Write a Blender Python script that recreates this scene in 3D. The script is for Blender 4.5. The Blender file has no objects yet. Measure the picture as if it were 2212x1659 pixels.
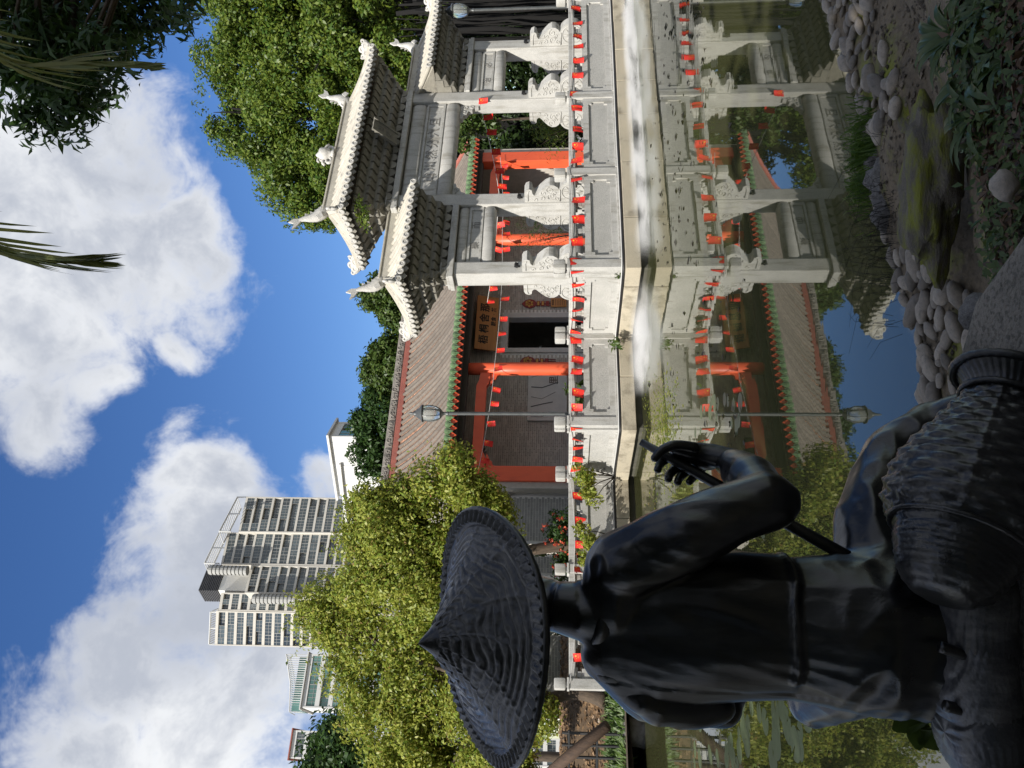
import bpy, bmesh, math, random
import numpy as np
from mathutils import Vector, Matrix, Euler, noise as mnoise

random.seed(7)
RNG = np.random.default_rng(11)
SC = bpy.context.scene
COL = SC.collection
R = math.radians

# ------------------------------------------------------------------ camera, world, sun, exposure
CAM = Vector((0.0, 0.0, 1.67))
PITCH = math.atan(116 / 1662)
CP, SP = math.cos(PITCH), math.sin(PITCH)
cam_data = bpy.data.cameras.new('camera')
cam_data.lens = 36 * 1662 / 2212
cam_data.sensor_width = 36
cam_data.clip_start = 0.05
cam_data.clip_end = 5000
cam = bpy.data.objects.new('camera', cam_data)
COL.objects.link(cam)
_f = Vector((0, CP, SP)); _up = Vector((0, -SP, CP)); _rt = Vector((1, 0, 0))
# the photograph is stored turned on its side: picture-right is down, picture-up is right
_m = Matrix((-_up, _rt, -_f)).transposed().to_4x4()
_m.translation = CAM
cam.matrix_world = _m
SC.camera = cam

SUN_DIR = Vector((-0.50, -0.68, 0.54)).normalized()
SUN_EL = math.asin(SUN_DIR.z)
sun_data = bpy.data.lights.new('sun', 'SUN')
sun_data.energy = 5.0
sun_data.angle = R(0.5)
sun_data.color = (1.0, 0.95, 0.87)
sun = bpy.data.objects.new('sun', sun_data)
COL.objects.link(sun)
sun.rotation_euler = SUN_DIR.to_track_quat('Z', 'Y').to_euler()

SC.view_settings.view_transform = 'Standard'
SC.view_settings.look = 'None'
SC.view_settings.gamma = 1
SC.view_settings.exposure = 0.36
SC.view_settings.use_curve_mapping = False


def ray(u, v):
    """direction through the photograph; u to the right, v down, in the upright picture (1659 x 2212)"""
    a = (u - 829.5) / 1662; b = (1106 - v) / 1662
    return Vector((a, CP - b * SP, SP + b * CP))


def at(u, v, Y):
    r = ray(u, v)
    return CAM + r * (Y / r.y)


def on_z(u, v, z):
    r = ray(u, v)
    return CAM + r * ((z - CAM.z) / r.z)


world = bpy.data.worlds.new('World')
SC.world = world
world.use_nodes = True
world.cycles.sampling_method = 'MANUAL'
world.cycles.sample_map_resolution = 512


def build_world():
    nt = world.node_tree
    N = nt.nodes; Lk = nt.links
    N.clear()
    out = N.new('ShaderNodeOutputWorld')
    bg = N.new('ShaderNodeBackground'); bg.inputs['Strength'].default_value = 0.1
    sky = N.new('ShaderNodeTexSky'); sky.sky_type = 'NISHITA'; sky.sun_disc = False
    sky.sun_elevation = SUN_EL
    sky.sun_rotation = math.atan2(SUN_DIR.x, SUN_DIR.y)
    sky.air_density = 1.0; sky.dust_density = 0.25; sky.ozone_density = 3.0; sky.altitude = 0
    tc = N.new('ShaderNodeTexCoord')
    D = tc.outputs['Generated']

    def math_(op, a, b=None, clamp=False):
        n = N.new('ShaderNodeMath'); n.operation = op; n.use_clamp = clamp
        for i, x in enumerate((a, b)):
            if x is None: continue
            if isinstance(x, (int, float)): n.inputs[i].default_value = x
            else: Lk.new(x, n.inputs[i])
        return n.outputs[0]

    def noise_(vec, scale, detail, rough, dist=0.0):
        n = N.new('ShaderNodeTexNoise'); n.inputs['Scale'].default_value = scale
        n.inputs['Detail'].default_value = detail; n.inputs['Roughness'].default_value = rough
        n.inputs['Distortion'].default_value = dist
        Lk.new(vec, n.inputs['Vector'])
        return n

    def ramp(x, lo, hi, a=0.0, b=1.0):
        n = N.new('ShaderNodeMapRange'); n.interpolation_type = 'SMOOTHSTEP'
        n.inputs['From Min'].default_value = lo; n.inputs['From Max'].default_value = hi
        n.inputs['To Min'].default_value = a; n.inputs['To Max'].default_value = b
        Lk.new(x, n.inputs['Value'])
        return n.outputs[0]
    # warp the direction so that cloud banks get ragged outlines
    wn = noise_(D, 5.0, 2, 0.6)
    sub = N.new('ShaderNodeVectorMath'); sub.operation = 'SUBTRACT'
    Lk.new(wn.outputs['Color'], sub.inputs[0]); sub.inputs[1].default_value = (0.5, 0.5, 0.5)
    scl = N.new('ShaderNodeVectorMath'); scl.operation = 'SCALE'; scl.inputs['Scale'].default_value = 0.16
    Lk.new(sub.outputs[0], scl.inputs[0])
    add = N.new('ShaderNodeVectorMath'); add.operation = 'ADD'
    Lk.new(D, add.inputs[0]); Lk.new(scl.outputs[0], add.inputs[1])
    W = add.outputs[0]
    banks = [(1160, 40, 400), (1330, 190, 290), (1140, 300, 250), (1195, 440, 150), (960, 60, 270), (1500, 120, 190),
             (800, 100, 150), (850, 220, 90), (950, 400, 75), (1150, -250, 420), (850, -200, 300),
             (40, 200, 250), (210, 330, 200), (120, 500, 320), (340, 520, 230), (480, 440, 190), (620, 450, 130), (720, 420, 90),
             (300, 760, 290), (30, 900, 240), (-250, 500, 400), (988, 815, 22), (640, 700, 90), (500, 860, 170)]
    mask = None
    for (u, v, r) in banks:
        c = ray(u, v).normalized()
        rr = r / 1662 * (ray(u, v).length ** -1.2)
        dn = N.new('ShaderNodeVectorMath'); dn.operation = 'DISTANCE'
        Lk.new(W, dn.inputs[0]); dn.inputs[1].default_value = c
        m = ramp(dn.outputs['Value'], 0.0, rr * 1.5, 1.0, 0.0)
        mask = m if mask is None else math_('MAXIMUM', mask, m)
    # cloud banks over the rest of the sky, out of the frame
    far = noise_(D, 2.3, 1, 0.5)
    front = N.new('ShaderNodeSeparateXYZ'); Lk.new(D, front.inputs[0])
    away = ramp(front.outputs['Y'], 0.35, 0.75, 1.0, 0.0)
    rest = math_('MULTIPLY', ramp(far.outputs['Fac'], 0.36, 0.56), away)
    mask = math_('MAXIMUM', mask, rest)
    det = noise_(W, 6.5, 6, 0.66)
    fine = noise_(D, 40.0, 3, 0.6)
    d1 = math_('ADD', mask, math_('MULTIPLY', math_('SUBTRACT', det.outputs['Fac'], 0.5), 1.5))
    d1 = math_('ADD', d1, math_('MULTIPLY', math_('SUBTRACT', fine.outputs['Fac'], 0.5), 0.45))
    cover = ramp(d1, 0.26, 0.86)
    # thin parts are white, the thick middle of a bank greyer; billows by noise
    bil = noise_(W, 4.2, 4, 0.55)
    thick = math_('ADD', math_('MULTIPLY', d1, 0.55), math_('MULTIPLY', bil.outputs['Fac'], 0.9))
    shade = ramp(thick, 0.62, 1.10)
    mixc = N.new('ShaderNodeMix'); mixc.data_type = 'RGBA'
    mixc.inputs['A'].default_value = (7.9, 8.0, 8.1, 1)
    mixc.inputs['B'].default_value = (3.9, 4.2, 4.85, 1)
    Lk.new(shade, mixc.inputs['Factor'])
    hs = N.new('ShaderNodeHueSaturation'); hs.inputs['Saturation'].default_value = 1.22; hs.inputs['Hue'].default_value = 0.511
    hs.inputs['Value'].default_value = 1.12
    Lk.new(sky.outputs[0], hs.inputs['Color'])
    mix = N.new('ShaderNodeMix'); mix.data_type = 'RGBA'
    Lk.new(cover, mix.inputs['Factor'])
    Lk.new(hs.outputs[0], mix.inputs['A']); Lk.new(mixc.outputs['Result'], mix.inputs['B'])
    Lk.new(mix.outputs['Result'], bg.inputs['Color'])
    Lk.new(bg.outputs[0], out.inputs['Surface'])


build_world()
SC.cycles.max_bounces = 5
SC.cycles.transparent_max_bounces = 8
SC.cycles.diffuse_bounces = 2
SC.cycles.glossy_bounces = 3
SC.cycles.volume_bounces = 2
SC.cycles.volume_step_rate = 2.0
SC.cycles.use_denoising = True
SC.cycles.caustics_reflective = False
SC.cycles.caustics_refractive = False

# ------------------------------------------------------------------ frame of the terrace: s along it, t back from the water
TA = R(30)
TC, TS = math.cos(TA), math.sin(TA)


def TW(s, t, z=0.0):
    return Vector((TC * s - TS * t, TS * s + TC * t, z))


def WT(p):
    return (TC * p[0] + TS * p[1], -TS * p[0] + TC * p[1])


# ------------------------------------------------------------------ materials
def _nodes(name):
    m = bpy.data.materials.new(name); m.use_nodes = True
    nt = m.node_tree
    return m, nt, nt.nodes, nt.links, nt.nodes['Principled BSDF']


def material(name, c1, c2=None, rough=0.7, scale=3.0, detail=5, speck=0.0, speck_scale=120, bump=0.0, bump_scale=30,
             stain=None, stain_scale=1.2, stain_lo=0.5, stain_hi=0.75, vary=0.0, metallic=0.0, spec=0.5, stretch=(1, 1, 1), island=0.0,
             stain_stretch=(1, 1, 1)):
    m, nt, N, Lk, b = _nodes(name)
    tc = N.new('ShaderNodeTexCoord')
    mp = N.new('ShaderNodeMapping'); mp.inputs['Scale'].default_value = stretch
    Lk.new(tc.outputs['Object'], mp.inputs[0])
    vec = mp.outputs[0]
    oi = N.new('ShaderNodeObjectInfo')
    if vary > 0:
        av = N.new('ShaderNodeVectorMath'); av.operation = 'MULTIPLY_ADD'
        Lk.new(oi.outputs['Random'], av.inputs[0]); av.inputs[1].default_value = (17, 31, 23); Lk.new(vec, av.inputs[2])
        vec = av.outputs[0]

    def nz(s, d=5, r=0.6, v=None):
        n = N.new('ShaderNodeTexNoise'); n.inputs['Scale'].default_value = s
        n.inputs['Detail'].default_value = d; n.inputs['Roughness'].default_value = r
        Lk.new(v or vec, n.inputs['Vector']); return n.outputs['Fac']

    def rmp(x, lo, hi):
        n = N.new('ShaderNodeMapRange'); n.inputs['From Min'].default_value = lo; n.inputs['From Max'].default_value = hi
        Lk.new(x, n.inputs['Value']); return n.outputs[0]

    def mixc(f, a, bb):
        n = N.new('ShaderNodeMix'); n.data_type = 'RGBA'
        if hasattr(f, 'is_linked') or not isinstance(f, (int, float)): Lk.new(f, n.inputs['Factor'])
        else: n.inputs['Factor'].default_value = f
        for k, x in (('A', a), ('B', bb)):
            if isinstance(x, (tuple, list)): n.inputs[k].default_value = (*x[:3], 1)
            else: Lk.new(x, n.inputs[k])
        return n.outputs['Result']
    c2 = c2 or tuple(x * 0.75 for x in c1)
    col = mixc(rmp(nz(scale, detail), 0.3, 0.7), c1, c2)
    if speck > 0:
        dk = N.new('ShaderNodeHueSaturation'); dk.inputs['Value'].default_value = 1 - speck
        Lk.new(col, dk.inputs['Color'])
        col = mixc(rmp(nz(speck_scale, 2), 0.5, 0.62), col, dk.outputs[0])
    if stain:
        sm = N.new('ShaderNodeMapping'); sm.inputs['Scale'].default_value = stain_stretch
        Lk.new(vec, sm.inputs[0])
        col = mixc(rmp(nz(stain_scale, 6, 0.65, sm.outputs[0]), stain_lo, stain_hi), col, stain)
    if vary > 0 or island > 0:
        h = N.new('ShaderNodeHueSaturation')
        src = oi.outputs['Random']
        if island > 0:
            g = N.new('ShaderNodeNewGeometry'); src = g.outputs['Random Per Island']
        k = max(vary, island)
        mr = N.new('ShaderNodeMapRange'); mr.inputs['To Min'].default_value = 1 - k; mr.inputs['To Max'].default_value = 1 + k
        Lk.new(src, mr.inputs['Value']); Lk.new(mr.outputs[0], h.inputs['Value'])
        Lk.new(col, h.inputs['Color']); col = h.outputs[0]
    Lk.new(col, b.inputs['Base Color'])
    b.inputs['Roughness'].default_value = rough
    b.inputs['Metallic'].default_value = metallic
    b.inputs['Specular IOR Level'].default_value = spec
    if bump > 0:
        bn = N.new('ShaderNodeBump'); bn.inputs['Strength'].default_value = min(1.0, bump); bn.inputs['Distance'].default_value = 0.02 * max(1, bump)
        Lk.new(nz(bump_scale, 6), bn.inputs['Height']); Lk.new(bn.outputs[0], b.inputs['Normal'])
    return m


def leaf_material(name, c1, c2, trans=0.35, rough=0.45, dark=None):
    m, nt, N, Lk, b = _nodes(name)
    g = N.new('ShaderNodeNewGeometry')
    cr = N.new('ShaderNodeValToRGB')
    e = cr.color_ramp.elements
    e[0].position = 0; e[0].color = (*c1, 1)
    e[1].position = 1; e[1].color = (*c2, 1)
    if dark:
        q = cr.color_ramp.elements.new(0.08); q.color = (*c1, 1); e[0].color = (*dark, 1)
    Lk.new(g.outputs['Random Per Island'], cr.inputs[0])
    Lk.new(cr.outputs[0], b.inputs['Base Color'])
    b.inputs['Roughness'].default_value = rough
    b.inputs['Specular IOR Level'].default_value = 0.35
    tr = N.new('ShaderNodeBsdfTranslucent')
    hs = N.new('ShaderNodeHueSaturation'); hs.inputs['Value'].default_value = 1.3; hs.inputs['Hue'].default_value = 0.485
    Lk.new(cr.outputs[0], hs.inputs['Color']); Lk.new(hs.outputs[0], tr.inputs['Color'])
    mx = N.new('ShaderNodeMixShader'); mx.inputs[0].default_value = trans
    Lk.new(b.outputs[0], mx.inputs[1]); Lk.new(tr.outputs[0], mx.inputs[2])
    Lk.new(mx.outputs[0], N['Material Output'].inputs['Surface'])
    return m


# ------------------------------------------------------------------ mesh builder
class MB:
    def __init__(self):
        self.v = []; self.f = []

    def add(self, verts, faces):
        o = len(self.v)
        self.v.extend([tuple(p) for p in verts])
        self.f.extend([tuple(i + o for i in f) for f in faces])
        return self

    def box(self, c, size, rz=0.0, rx=0.0, ry=0.0, taper=1.0):
        x, y, z = (k / 2 for k in size)
        pts = [Vector((sx * x * (taper if sz > 0 else 1), sy * y * (taper if sz > 0 else 1), sz * z)) for sz in (-1, 1) for sx, sy in ((-1, -1), (1, -1), (1, 1), (-1, 1))]
        if rz or rx or ry:
            e = Euler((rx, ry, rz)).to_matrix(); pts = [e @ p for p in pts]
        c = Vector(c)
        self.add([p + c for p in pts], [(3, 2, 1, 0), (4, 5, 6, 7), (0, 1, 5, 4), (1, 2, 6, 5), (2, 3, 7, 6), (3, 0, 4, 7)])
        return self

    def bx(self, x0, x1, y0, y1, z0, z1):
        return self.box(((x0 + x1) / 2, (y0 + y1) / 2, (z0 + z1) / 2), (x1 - x0, y1 - y0, z1 - z0))

    def bevbox(self, c, size, bev=0.02, rz=0.0):
        """box with chamfered edges"""
        bm = bmesh.new(); bmesh.ops.create_cube(bm, size=1.0)
        for v in bm.verts: v.co = Vector((v.co.x * size[0], v.co.y * size[1], v.co.z * size[2]))
        bmesh.ops.bevel(bm, geom=list(bm.edges), offset=bev, segments=2, affect='EDGES', profile=0.6)
        e = Matrix.Rotation(rz, 3, 'Z'); c = Vector(c)
        bm.verts.index_update()
        self.add([e @ v.co + c for v in bm.verts], [[q.index for q in f.verts] for f in bm.faces])
        bm.free(); return self

    def prism(self, poly, depth, M=None):
        """polygon in x,z extruded along y by depth (front at y=0)"""
        n = len(poly)
        pts = [Vector((p[0], 0, p[1])) for p in poly] + [Vector((p[0], depth, p[1])) for p in poly]
        if M is not None: pts = [M @ p for p in pts]
        fs = [tuple(range(n)), tuple(reversed(range(n, 2 * n)))]
        fs += [((i + 1) % n, i, i + n, (i + 1) % n + n) for i in range(n)]
        return self.add(pts, fs)

    def lathe(self, prof, n=16, M=None, cap=True):
        """profile of (r, z)"""
        pts = []; fs = []
        for r, z in prof:
            for k in range(n):
                a = 2 * math.pi * k / n
                pts.append(Vector((r * math.cos(a), r * math.sin(a), z)))
        for i in range(len(prof) - 1):
            for k in range(n):
                k2 = (k + 1) % n
                fs.append((i * n + k, i * n + k2, (i + 1) * n + k2, (i + 1) * n + k))
        if cap:
            fs.append(tuple(reversed(range(n)))); fs.append(tuple(range((len(prof) - 1) * n, len(prof) * n)))
        if M is not None: pts = [M @ p for p in pts]
        return self.add(pts, fs)

    def tube(self, path, rad, n=8, flat=None, cap=True):
        path = [Vector(p) for p in path]
        if isinstance(rad, (int, float)): rad = [rad] * len(path)
        pts = []; fs = []
        prev = None
        for i, p in enumerate(path):
            d = (path[min(i + 1, len(path) - 1)] - path[max(i - 1, 0)])
            if d.length < 1e-9: d = Vector((0, 0, 1))
            d.normalize()
            if prev is None:
                ref = Vector((0, 0, 1)) if abs(d.z) < 0.9 else Vector((1, 0, 0))
                if flat is not None: ref = Vector(flat)
                a = (ref - d * ref.dot(d)).normalized()
            else:
                a = (prev - d * prev.dot(d))
                a = a.normalized() if a.length > 1e-6 else prev
            prev = a
            b = d.cross(a)
            r = rad[i]
            ra, rb = r if isinstance(r, tuple) else (r, r)
            for k in range(n):
                w = 2 * math.pi * k / n
                pts.append(p + a * (ra * math.cos(w)) + b * (rb * math.sin(w)))
        for i in range(len(path) - 1):
            for k in range(n):
                k2 = (k + 1) % n
                fs.append((i * n + k, i * n + k2, (i + 1) * n + k2, (i + 1) * n + k))
        if cap:
            fs.append(tuple(reversed(range(n)))); fs.append(tuple(range((len(path) - 1) * n, len(path) * n)))
        return self.add(pts, fs)

    def ell(self, c, r, n=10, m=7, M=None):
        c = Vector(c)
        if isinstance(r, (int, float)): r = (r, r, r)
        pts = [Vector((0, 0, -r[2]))]; fs = []
        for i in range(1, m):
            ph = -math.pi / 2 + math.pi * i / m
            for k in range(n):
                a = 2 * math.pi * k / n
                pts.append(Vector((r[0] * math.cos(ph) * math.cos(a), r[1] * math.cos(ph) * math.sin(a), r[2] * math.sin(ph))))
        pts.append(Vector((0, 0, r[2])))
        for k in range(n): fs.append((0, 1 + (k + 1) % n, 1 + k))
        for i in range(m - 2):
            for k in range(n):
                k2 = (k + 1) % n
                fs.append((1 + i * n + k, 1 + i * n + k2, 1 + (i + 1) * n + k2, 1 + (i + 1) * n + k))
        last = len(pts) - 1
        for k in range(n): fs.append((1 + (m - 2) * n + k, 1 + (m - 2) * n + (k + 1) % n, last))
        if M is not None: pts = [M @ p for p in pts]
        return self.add([p + c for p in pts], fs)

    def mesh(self, name, mat, smooth=False, off=(0, 0, 0), auto=None):
        me = bpy.data.meshes.new(name)
        if off != (0, 0, 0):
            vs = [(p[0] - off[0], p[1] - off[1], p[2] - off[2]) for p in self.v]
        else: vs = self.v
        me.from_pydata(vs, [], self.f)
        if mat: me.materials.append(mat)
        if smooth: me.shade_smooth()
        if auto is not None:
            me.shade_smooth()
            me.set_sharp_from_angle(angle=R(auto))
        return me


def link(o, parent=None):
    COL.objects.link(o)
    if parent is not None: o.parent = parent
    return o


def obj(name, me, parent=None, loc=(0, 0, 0), rz=0.0, rot=None):
    o = bpy.data.objects.new(name, me)
    o.location = loc
    o.rotation_euler = rot if rot is not None else (0, 0, rz)
    return link(o, parent)


def tag(o, label=None, cat=None, group=None, kind=None):
    if label: o['label'] = label
    if cat: o['category'] = cat
    if group: o['group'] = group
    if kind: o['kind'] = kind
    return o


def thing(name, label, cat, loc=(0, 0, 0), rz=0.0, group=None, kind=None):
    return tag(obj(name, None, None, loc, rz), label, cat, group, kind)


class Local:
    """a thing of the terrace: built in (s,t,z), its Empty at its base and turned with the terrace"""
    def __init__(self, name, label, cat, base, group=None, kind=None):
        self.base = tuple(base)
        self.o = thing(name, label, cat, TW(*base), TA, group, kind)
        if kind == 'structure' and cat is None: pass

    def part(self, name, mb, mat, parent=None, smooth=False, auto=None):
        return obj(name, mb.mesh(name, mat, smooth, self.base, auto), parent or self.o)

    def put(self, name, me, loc, parent=None, rz=0.0, rot=None):
        b = self.base
        return obj(name, me, parent or self.o, (loc[0] - b[0], loc[1] - b[1], loc[2] - b[2]), rz, rot)


def np_mesh(name, verts, quads, mat, smooth=False):
    """verts (n,3), quads (m,4) as arrays"""
    me = bpy.data.meshes.new(name)
    n = len(verts); m = len(quads); k = quads.shape[1]
    me.vertices.add(n); me.vertices.foreach_set('co', np.asarray(verts, np.float32).ravel())
    me.loops.add(m * k); me.loops.foreach_set('vertex_index', np.asarray(quads, np.int32).ravel())
    me.polygons.add(m); me.polygons.foreach_set('loop_start', np.arange(0, m * k, k, dtype=np.int32))
    me.update(calc_edges=True); me.validate()
    if mat: me.materials.append(mat)
    if smooth: me.shade_smooth()
    return me


def unit(a):
    return a / np.maximum(np.linalg.norm(a, axis=-1, keepdims=True), 1e-9)


def leaf_mesh(name, P, NRM, L, aspect, mat, droop=0.25, fold=0.12, along=None, lvar=0.5):
    """one diamond leaf for each point P, facing roughly along NRM"""
    n = len(P)
    nn = unit(NRM + RNG.normal(0, 0.55, (n, 3)))
    a = RNG.normal(0, 1, (n, 3)) if along is None else along + RNG.normal(0, 0.35, (n, 3))
    a[:, 2] -= droop
    a = unit(a - nn * np.sum(a * nn, 1, keepdims=True))
    b = np.cross(nn, a)
    l = (L * (1 + RNG.uniform(-lvar, lvar, n)))[:, None]
    w = l * aspect * 0.5
    p0 = P; p2 = P + a * l - nn * l * 0.12
    mid = P + a * l * 0.45
    p1 = mid + b * w + nn * l * fold; p3 = mid - b * w + nn * l * fold
    V = np.stack([p0, p1, p2, p3], 1).reshape(-1, 3)
    Q = np.arange(4 * n).reshape(n, 4)
    return np_mesh(name, V, Q, mat)


def crown_points(blobs, clumps, per, rc, shell=0.75, flat=0.85):
    """leaf positions in clumps spread over the surface of ellipsoids (x,y,z,rx,ry,rz)"""
    B = np.array(blobs, float)
    area = (B[:, 3] * B[:, 4] + B[:, 4] * B[:, 5] + B[:, 3] * B[:, 5])
    pick = RNG.choice(len(B), clumps, p=area / area.sum())
    d = unit(RNG.normal(0, 1, (clumps, 3)))
    rr = RNG.uniform(shell, 1.02, (clumps, 1))
    C = B[pick, :3] + d * rr * B[pick, 3:6]
    cr = rc * RNG.uniform(0.6, 1.35, clumps)
    q = unit(RNG.normal(0, 1, (clumps, per, 3)))
    rad = RNG.uniform(0.25, 1.0, (clumps, per, 1)) ** 0.5
    off = q * rad * cr[:, None, None]
    off[..., 2] *= flat
    P = (C[:, None, :] + off).reshape(-1, 3)
    Nn = unit(off * 1.0 + d[:, None, :] * cr[:, None, None] * 0.4 + np.array([0, 0, 0.25]) * cr[:, None, None]).reshape(-1, 3)
    return P, Nn


def spiral(c, r0, r1, turns, a0, n=18, plane='xz'):
    pts = []
    for i in range(n):
        k = i / (n - 1)
        a = a0 + turns * 2 * math.pi * k; r = r0 + (r1 - r0) * k
        x, y = r * math.cos(a), r * math.sin(a)
        if plane == 'xz': pts.append(Vector(c) + Vector((x, 0, y)))
        elif plane == 'yz': pts.append(Vector(c) + Vector((0, x, y)))
        else: pts.append(Vector(c) + Vector((x, y, 0)))
    return pts


def glyphs(text, size, depth=0.004, bold=0.0):
    """mesh data of lettering lying in x,z (reading along +x, facing -y), centred"""
    cu = bpy.data.curves.new('lettering', 'FONT'); cu.body = text; cu.size = size; cu.extrude = depth
    cu.align_x = 'CENTER'; cu.align_y = 'CENTER'; cu.resolution_u = 2; cu.offset = size * bold
    o = bpy.data.objects.new('lettering', cu); COL.objects.link(o)
    dg = bpy.context.evaluated_depsgraph_get()
    me = bpy.data.meshes.new_from_object(o.evaluated_get(dg))
    bpy.data.objects.remove(o)
    me.transform(Matrix.Rotation(R(90), 4, 'X'))
    return me


# ------------------------------------------------------------------ palette
M = {}
M['stone'] = material('white_granite', (0.54, 0.53, 0.50), (0.43, 0.425, 0.40), 0.75, 2.5, 6, 0.22, 70, 0.2, 60, stain=(0.25, 0.235, 0.195), stain_scale=2.2, stain_lo=0.50, stain_hi=0.74, vary=0.05, stain_stretch=(3.6, 3.6, 0.45))
M['stone_field'] = material('pitted_granite', (0.50, 0.49, 0.46), (0.41, 0.405, 0.38), 0.85, 3, 6, 0.3, 55, 0.5, 70, stain=(0.4, 0.4, 0.36), stain_scale=1.2, stain_lo=0.55, stain_hi=0.85, vary=0.05)
M['stone_roof'] = material('weathered_granite', (0.56, 0.53, 0.45), (0.42, 0.39, 0.33), 0.8, 4, 7, 0.15, 70, 0.3, 40, stain=(0.26, 0.24, 0.21), stain_scale=2.2, stain_lo=0.56, stain_hi=0.72, vary=0.08)
M['stone_carve'] = material('carved_granite', (0.64, 0.62, 0.58), (0.45, 0.44, 0.41), 0.8, 6, 7, 0.15, 60, 0.5, 35, stain=(0.24, 0.23, 0.21), stain_scale=5, stain_lo=0.58, stain_hi=0.74, vary=0.05)
M['stone_corbel'] = material('shade_toned_granite', (0.27, 0.255, 0.215), (0.19, 0.18, 0.155), 0.85, 4, 6, 0.15, 60, 0.2, 40, stain=(0.13, 0.125, 0.10), stain_scale=3, stain_lo=0.55, stain_hi=0.8, vary=0.09)  # granite darkened in colour for the shade under the eaves
M['ink'] = material('dark_inscription', (0.03, 0.028, 0.025), None, 0.8)
M['carved_ink'] = material('incised_lettering', (0.27, 0.26, 0.24), None, 0.9)
M['coping'] = material('stained_coping_stone', (0.50, 0.44, 0.33), (0.40, 0.36, 0.28), 0.85, 2, 7, 0.15, 60, 0.4, 30, stain=(0.20, 0.17, 0.12), stain_scale=2.0, stain_lo=0.52, stain_hi=0.72, vary=0.08)
M['wallstone'] = material('mossy_retaining_wall', (0.10, 0.095, 0.075), (0.05, 0.05, 0.035), 0.9, 4, 7, 0, 0, 0.6, 12)
M['paving'] = material('pale_paving', (0.30, 0.285, 0.255), (0.24, 0.23, 0.21), 0.85, 1.5, 6, 0.1, 60, 0.2, 30)
M['earth'] = material('brown_earth', (0.10, 0.075, 0.05), (0.055, 0.042, 0.028), 0.95, 2.5, 7, 0, 0, 0.7, 14)
M['red'] = material('vermilion_paint', (0.80, 0.125, 0.045), (0.70, 0.10, 0.04), 0.45, 2, 5, 0, 0, 0.06, 25, stain=(0.45, 0.06, 0.03), stain_scale=1.5, stain_lo=0.55, stain_hi=0.9, stretch=(1, 1, 0.3))
M['red_dull'] = material('red_ridge_brick', (0.40, 0.13, 0.095), (0.30, 0.10, 0.08), 0.85, 4, 6, 0.1, 60, 0.4, 30)
M['tile_grey'] = material('grey_brown_roof_tile', (0.20, 0.17, 0.14), (0.13, 0.11, 0.092), 0.8, 5, 6, 0.1, 70, 0.4, 35, vary=0.12)
M['tile_pan'] = material('terracotta_pan_tile', (0.62, 0.37, 0.25), (0.42, 0.24, 0.16), 0.85, 4, 6, 0, 0, 0.3, 30, island=0.3)
M['tile_green'] = material('green_glazed_tile', (0.13, 0.25, 0.10), (0.22, 0.30, 0.17), 0.25, 9, 5, 0, 0, 0.1, 20, vary=0.25)
M['ridge_grey'] = material('weathered_ridge_plaster', (0.34, 0.31, 0.27), (0.20, 0.18, 0.16), 0.9, 4, 7, 0.1, 50, 0.7, 25, stain=(0.10, 0.09, 0.08), stain_scale=4, stain_lo=0.55, stain_hi=0.75)
M['brick'] = material('grey_brick', (0.50, 0.46, 0.405), (0.40, 0.37, 0.325), 0.9, 6, 5, 0.1, 80, 0.2, 40, island=0.18)
M['mortar'] = material('pale_mortar', (0.78, 0.76, 0.71), None, 0.95, 5, 5, 0, 0, 0.2, 50)
M['beam_dark'] = material('dark_brown_timber', (0.075, 0.06, 0.05), (0.05, 0.042, 0.036), 0.7, 3, 5, stretch=(0.3, 3, 3))
M['door_stone'] = material('grey_door_surround', (0.58, 0.57, 0.54), (0.50, 0.49, 0.47), 0.8, 3, 5, 0.1, 60)
M['black'] = material('black_paint', (0.012, 0.012, 0.014), None, 0.5)
M['room'] = material('dim_room_plaster', (0.45, 0.43, 0.39), None, 0.9)
M['wood_sign'] = material('honey_wood', (0.58, 0.28, 0.09), (0.46, 0.20, 0.06), 0.5, 3, 6, stretch=(0.5, 6, 6))
M['wood_post'] = material('weathered_log', (0.09, 0.055, 0.035), (0.05, 0.032, 0.022), 0.85, 5, 6, 0, 0, 0.6, 12, stretch=(3, 3, 0.6))
M['paper'] = material('pale_poster_board', (0.62, 0.61, 0.57), (0.54, 0.54, 0.51), 0.7, 3, 4)
M['gold'] = material('gold_paint', (0.55, 0.30, 0.06), None, 0.4)
M['darkred'] = material('dark_red_lacquer', (0.25, 0.015, 0.015), None, 0.5)
M['flag'] = material('red_flag_cloth', (0.78, 0.03, 0.02), (0.70, 0.025, 0.018), 0.6, 4, 3, vary=0.08)
M['star'] = material('yellow_star_print', (0.9, 0.5, 0.03), None, 0.6)
M['cord'] = material('white_cord', (0.65, 0.63, 0.6), None, 0.8)
M['lamp_metal'] = material('grey_painted_metal', (0.11, 0.115, 0.115), (0.075, 0.08, 0.08), 0.4, 8, 4, metallic=0.3)
M['pipe_white'] = material('white_hose', (0.62, 0.61, 0.58), (0.5, 0.5, 0.47), 0.5, 5)
M['pipe_black'] = material('black_hose', (0.015, 0.015, 0.016), None, 0.5)
M['bark'] = material('grey_brown_bark', (0.11, 0.08, 0.055), (0.05, 0.038, 0.028), 0.95, 6, 7, 0, 0, 0.9, 14, stretch=(2, 2, 0.5))
M['bark_dark'] = material('shade_dark_bark', (0.005, 0.0045, 0.004), (0.003, 0.0025, 0.002), 0.95, 6, 7, 0, 0, 0.8, 10, stretch=(3, 3, 0.4))  # canopy shade over the roots put into a near-black bark colour
M['leaf_yellow'] = leaf_material('yellow_green_leaf', (0.135, 0.215, 0.022), (0.41, 0.42, 0.085), 0.4, dark=(0.26, 0.17, 0.06))
M['leaf_green'] = leaf_material('mid_green_leaf', (0.045, 0.105, 0.013), (0.165, 0.215, 0.03), 0.32)
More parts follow.
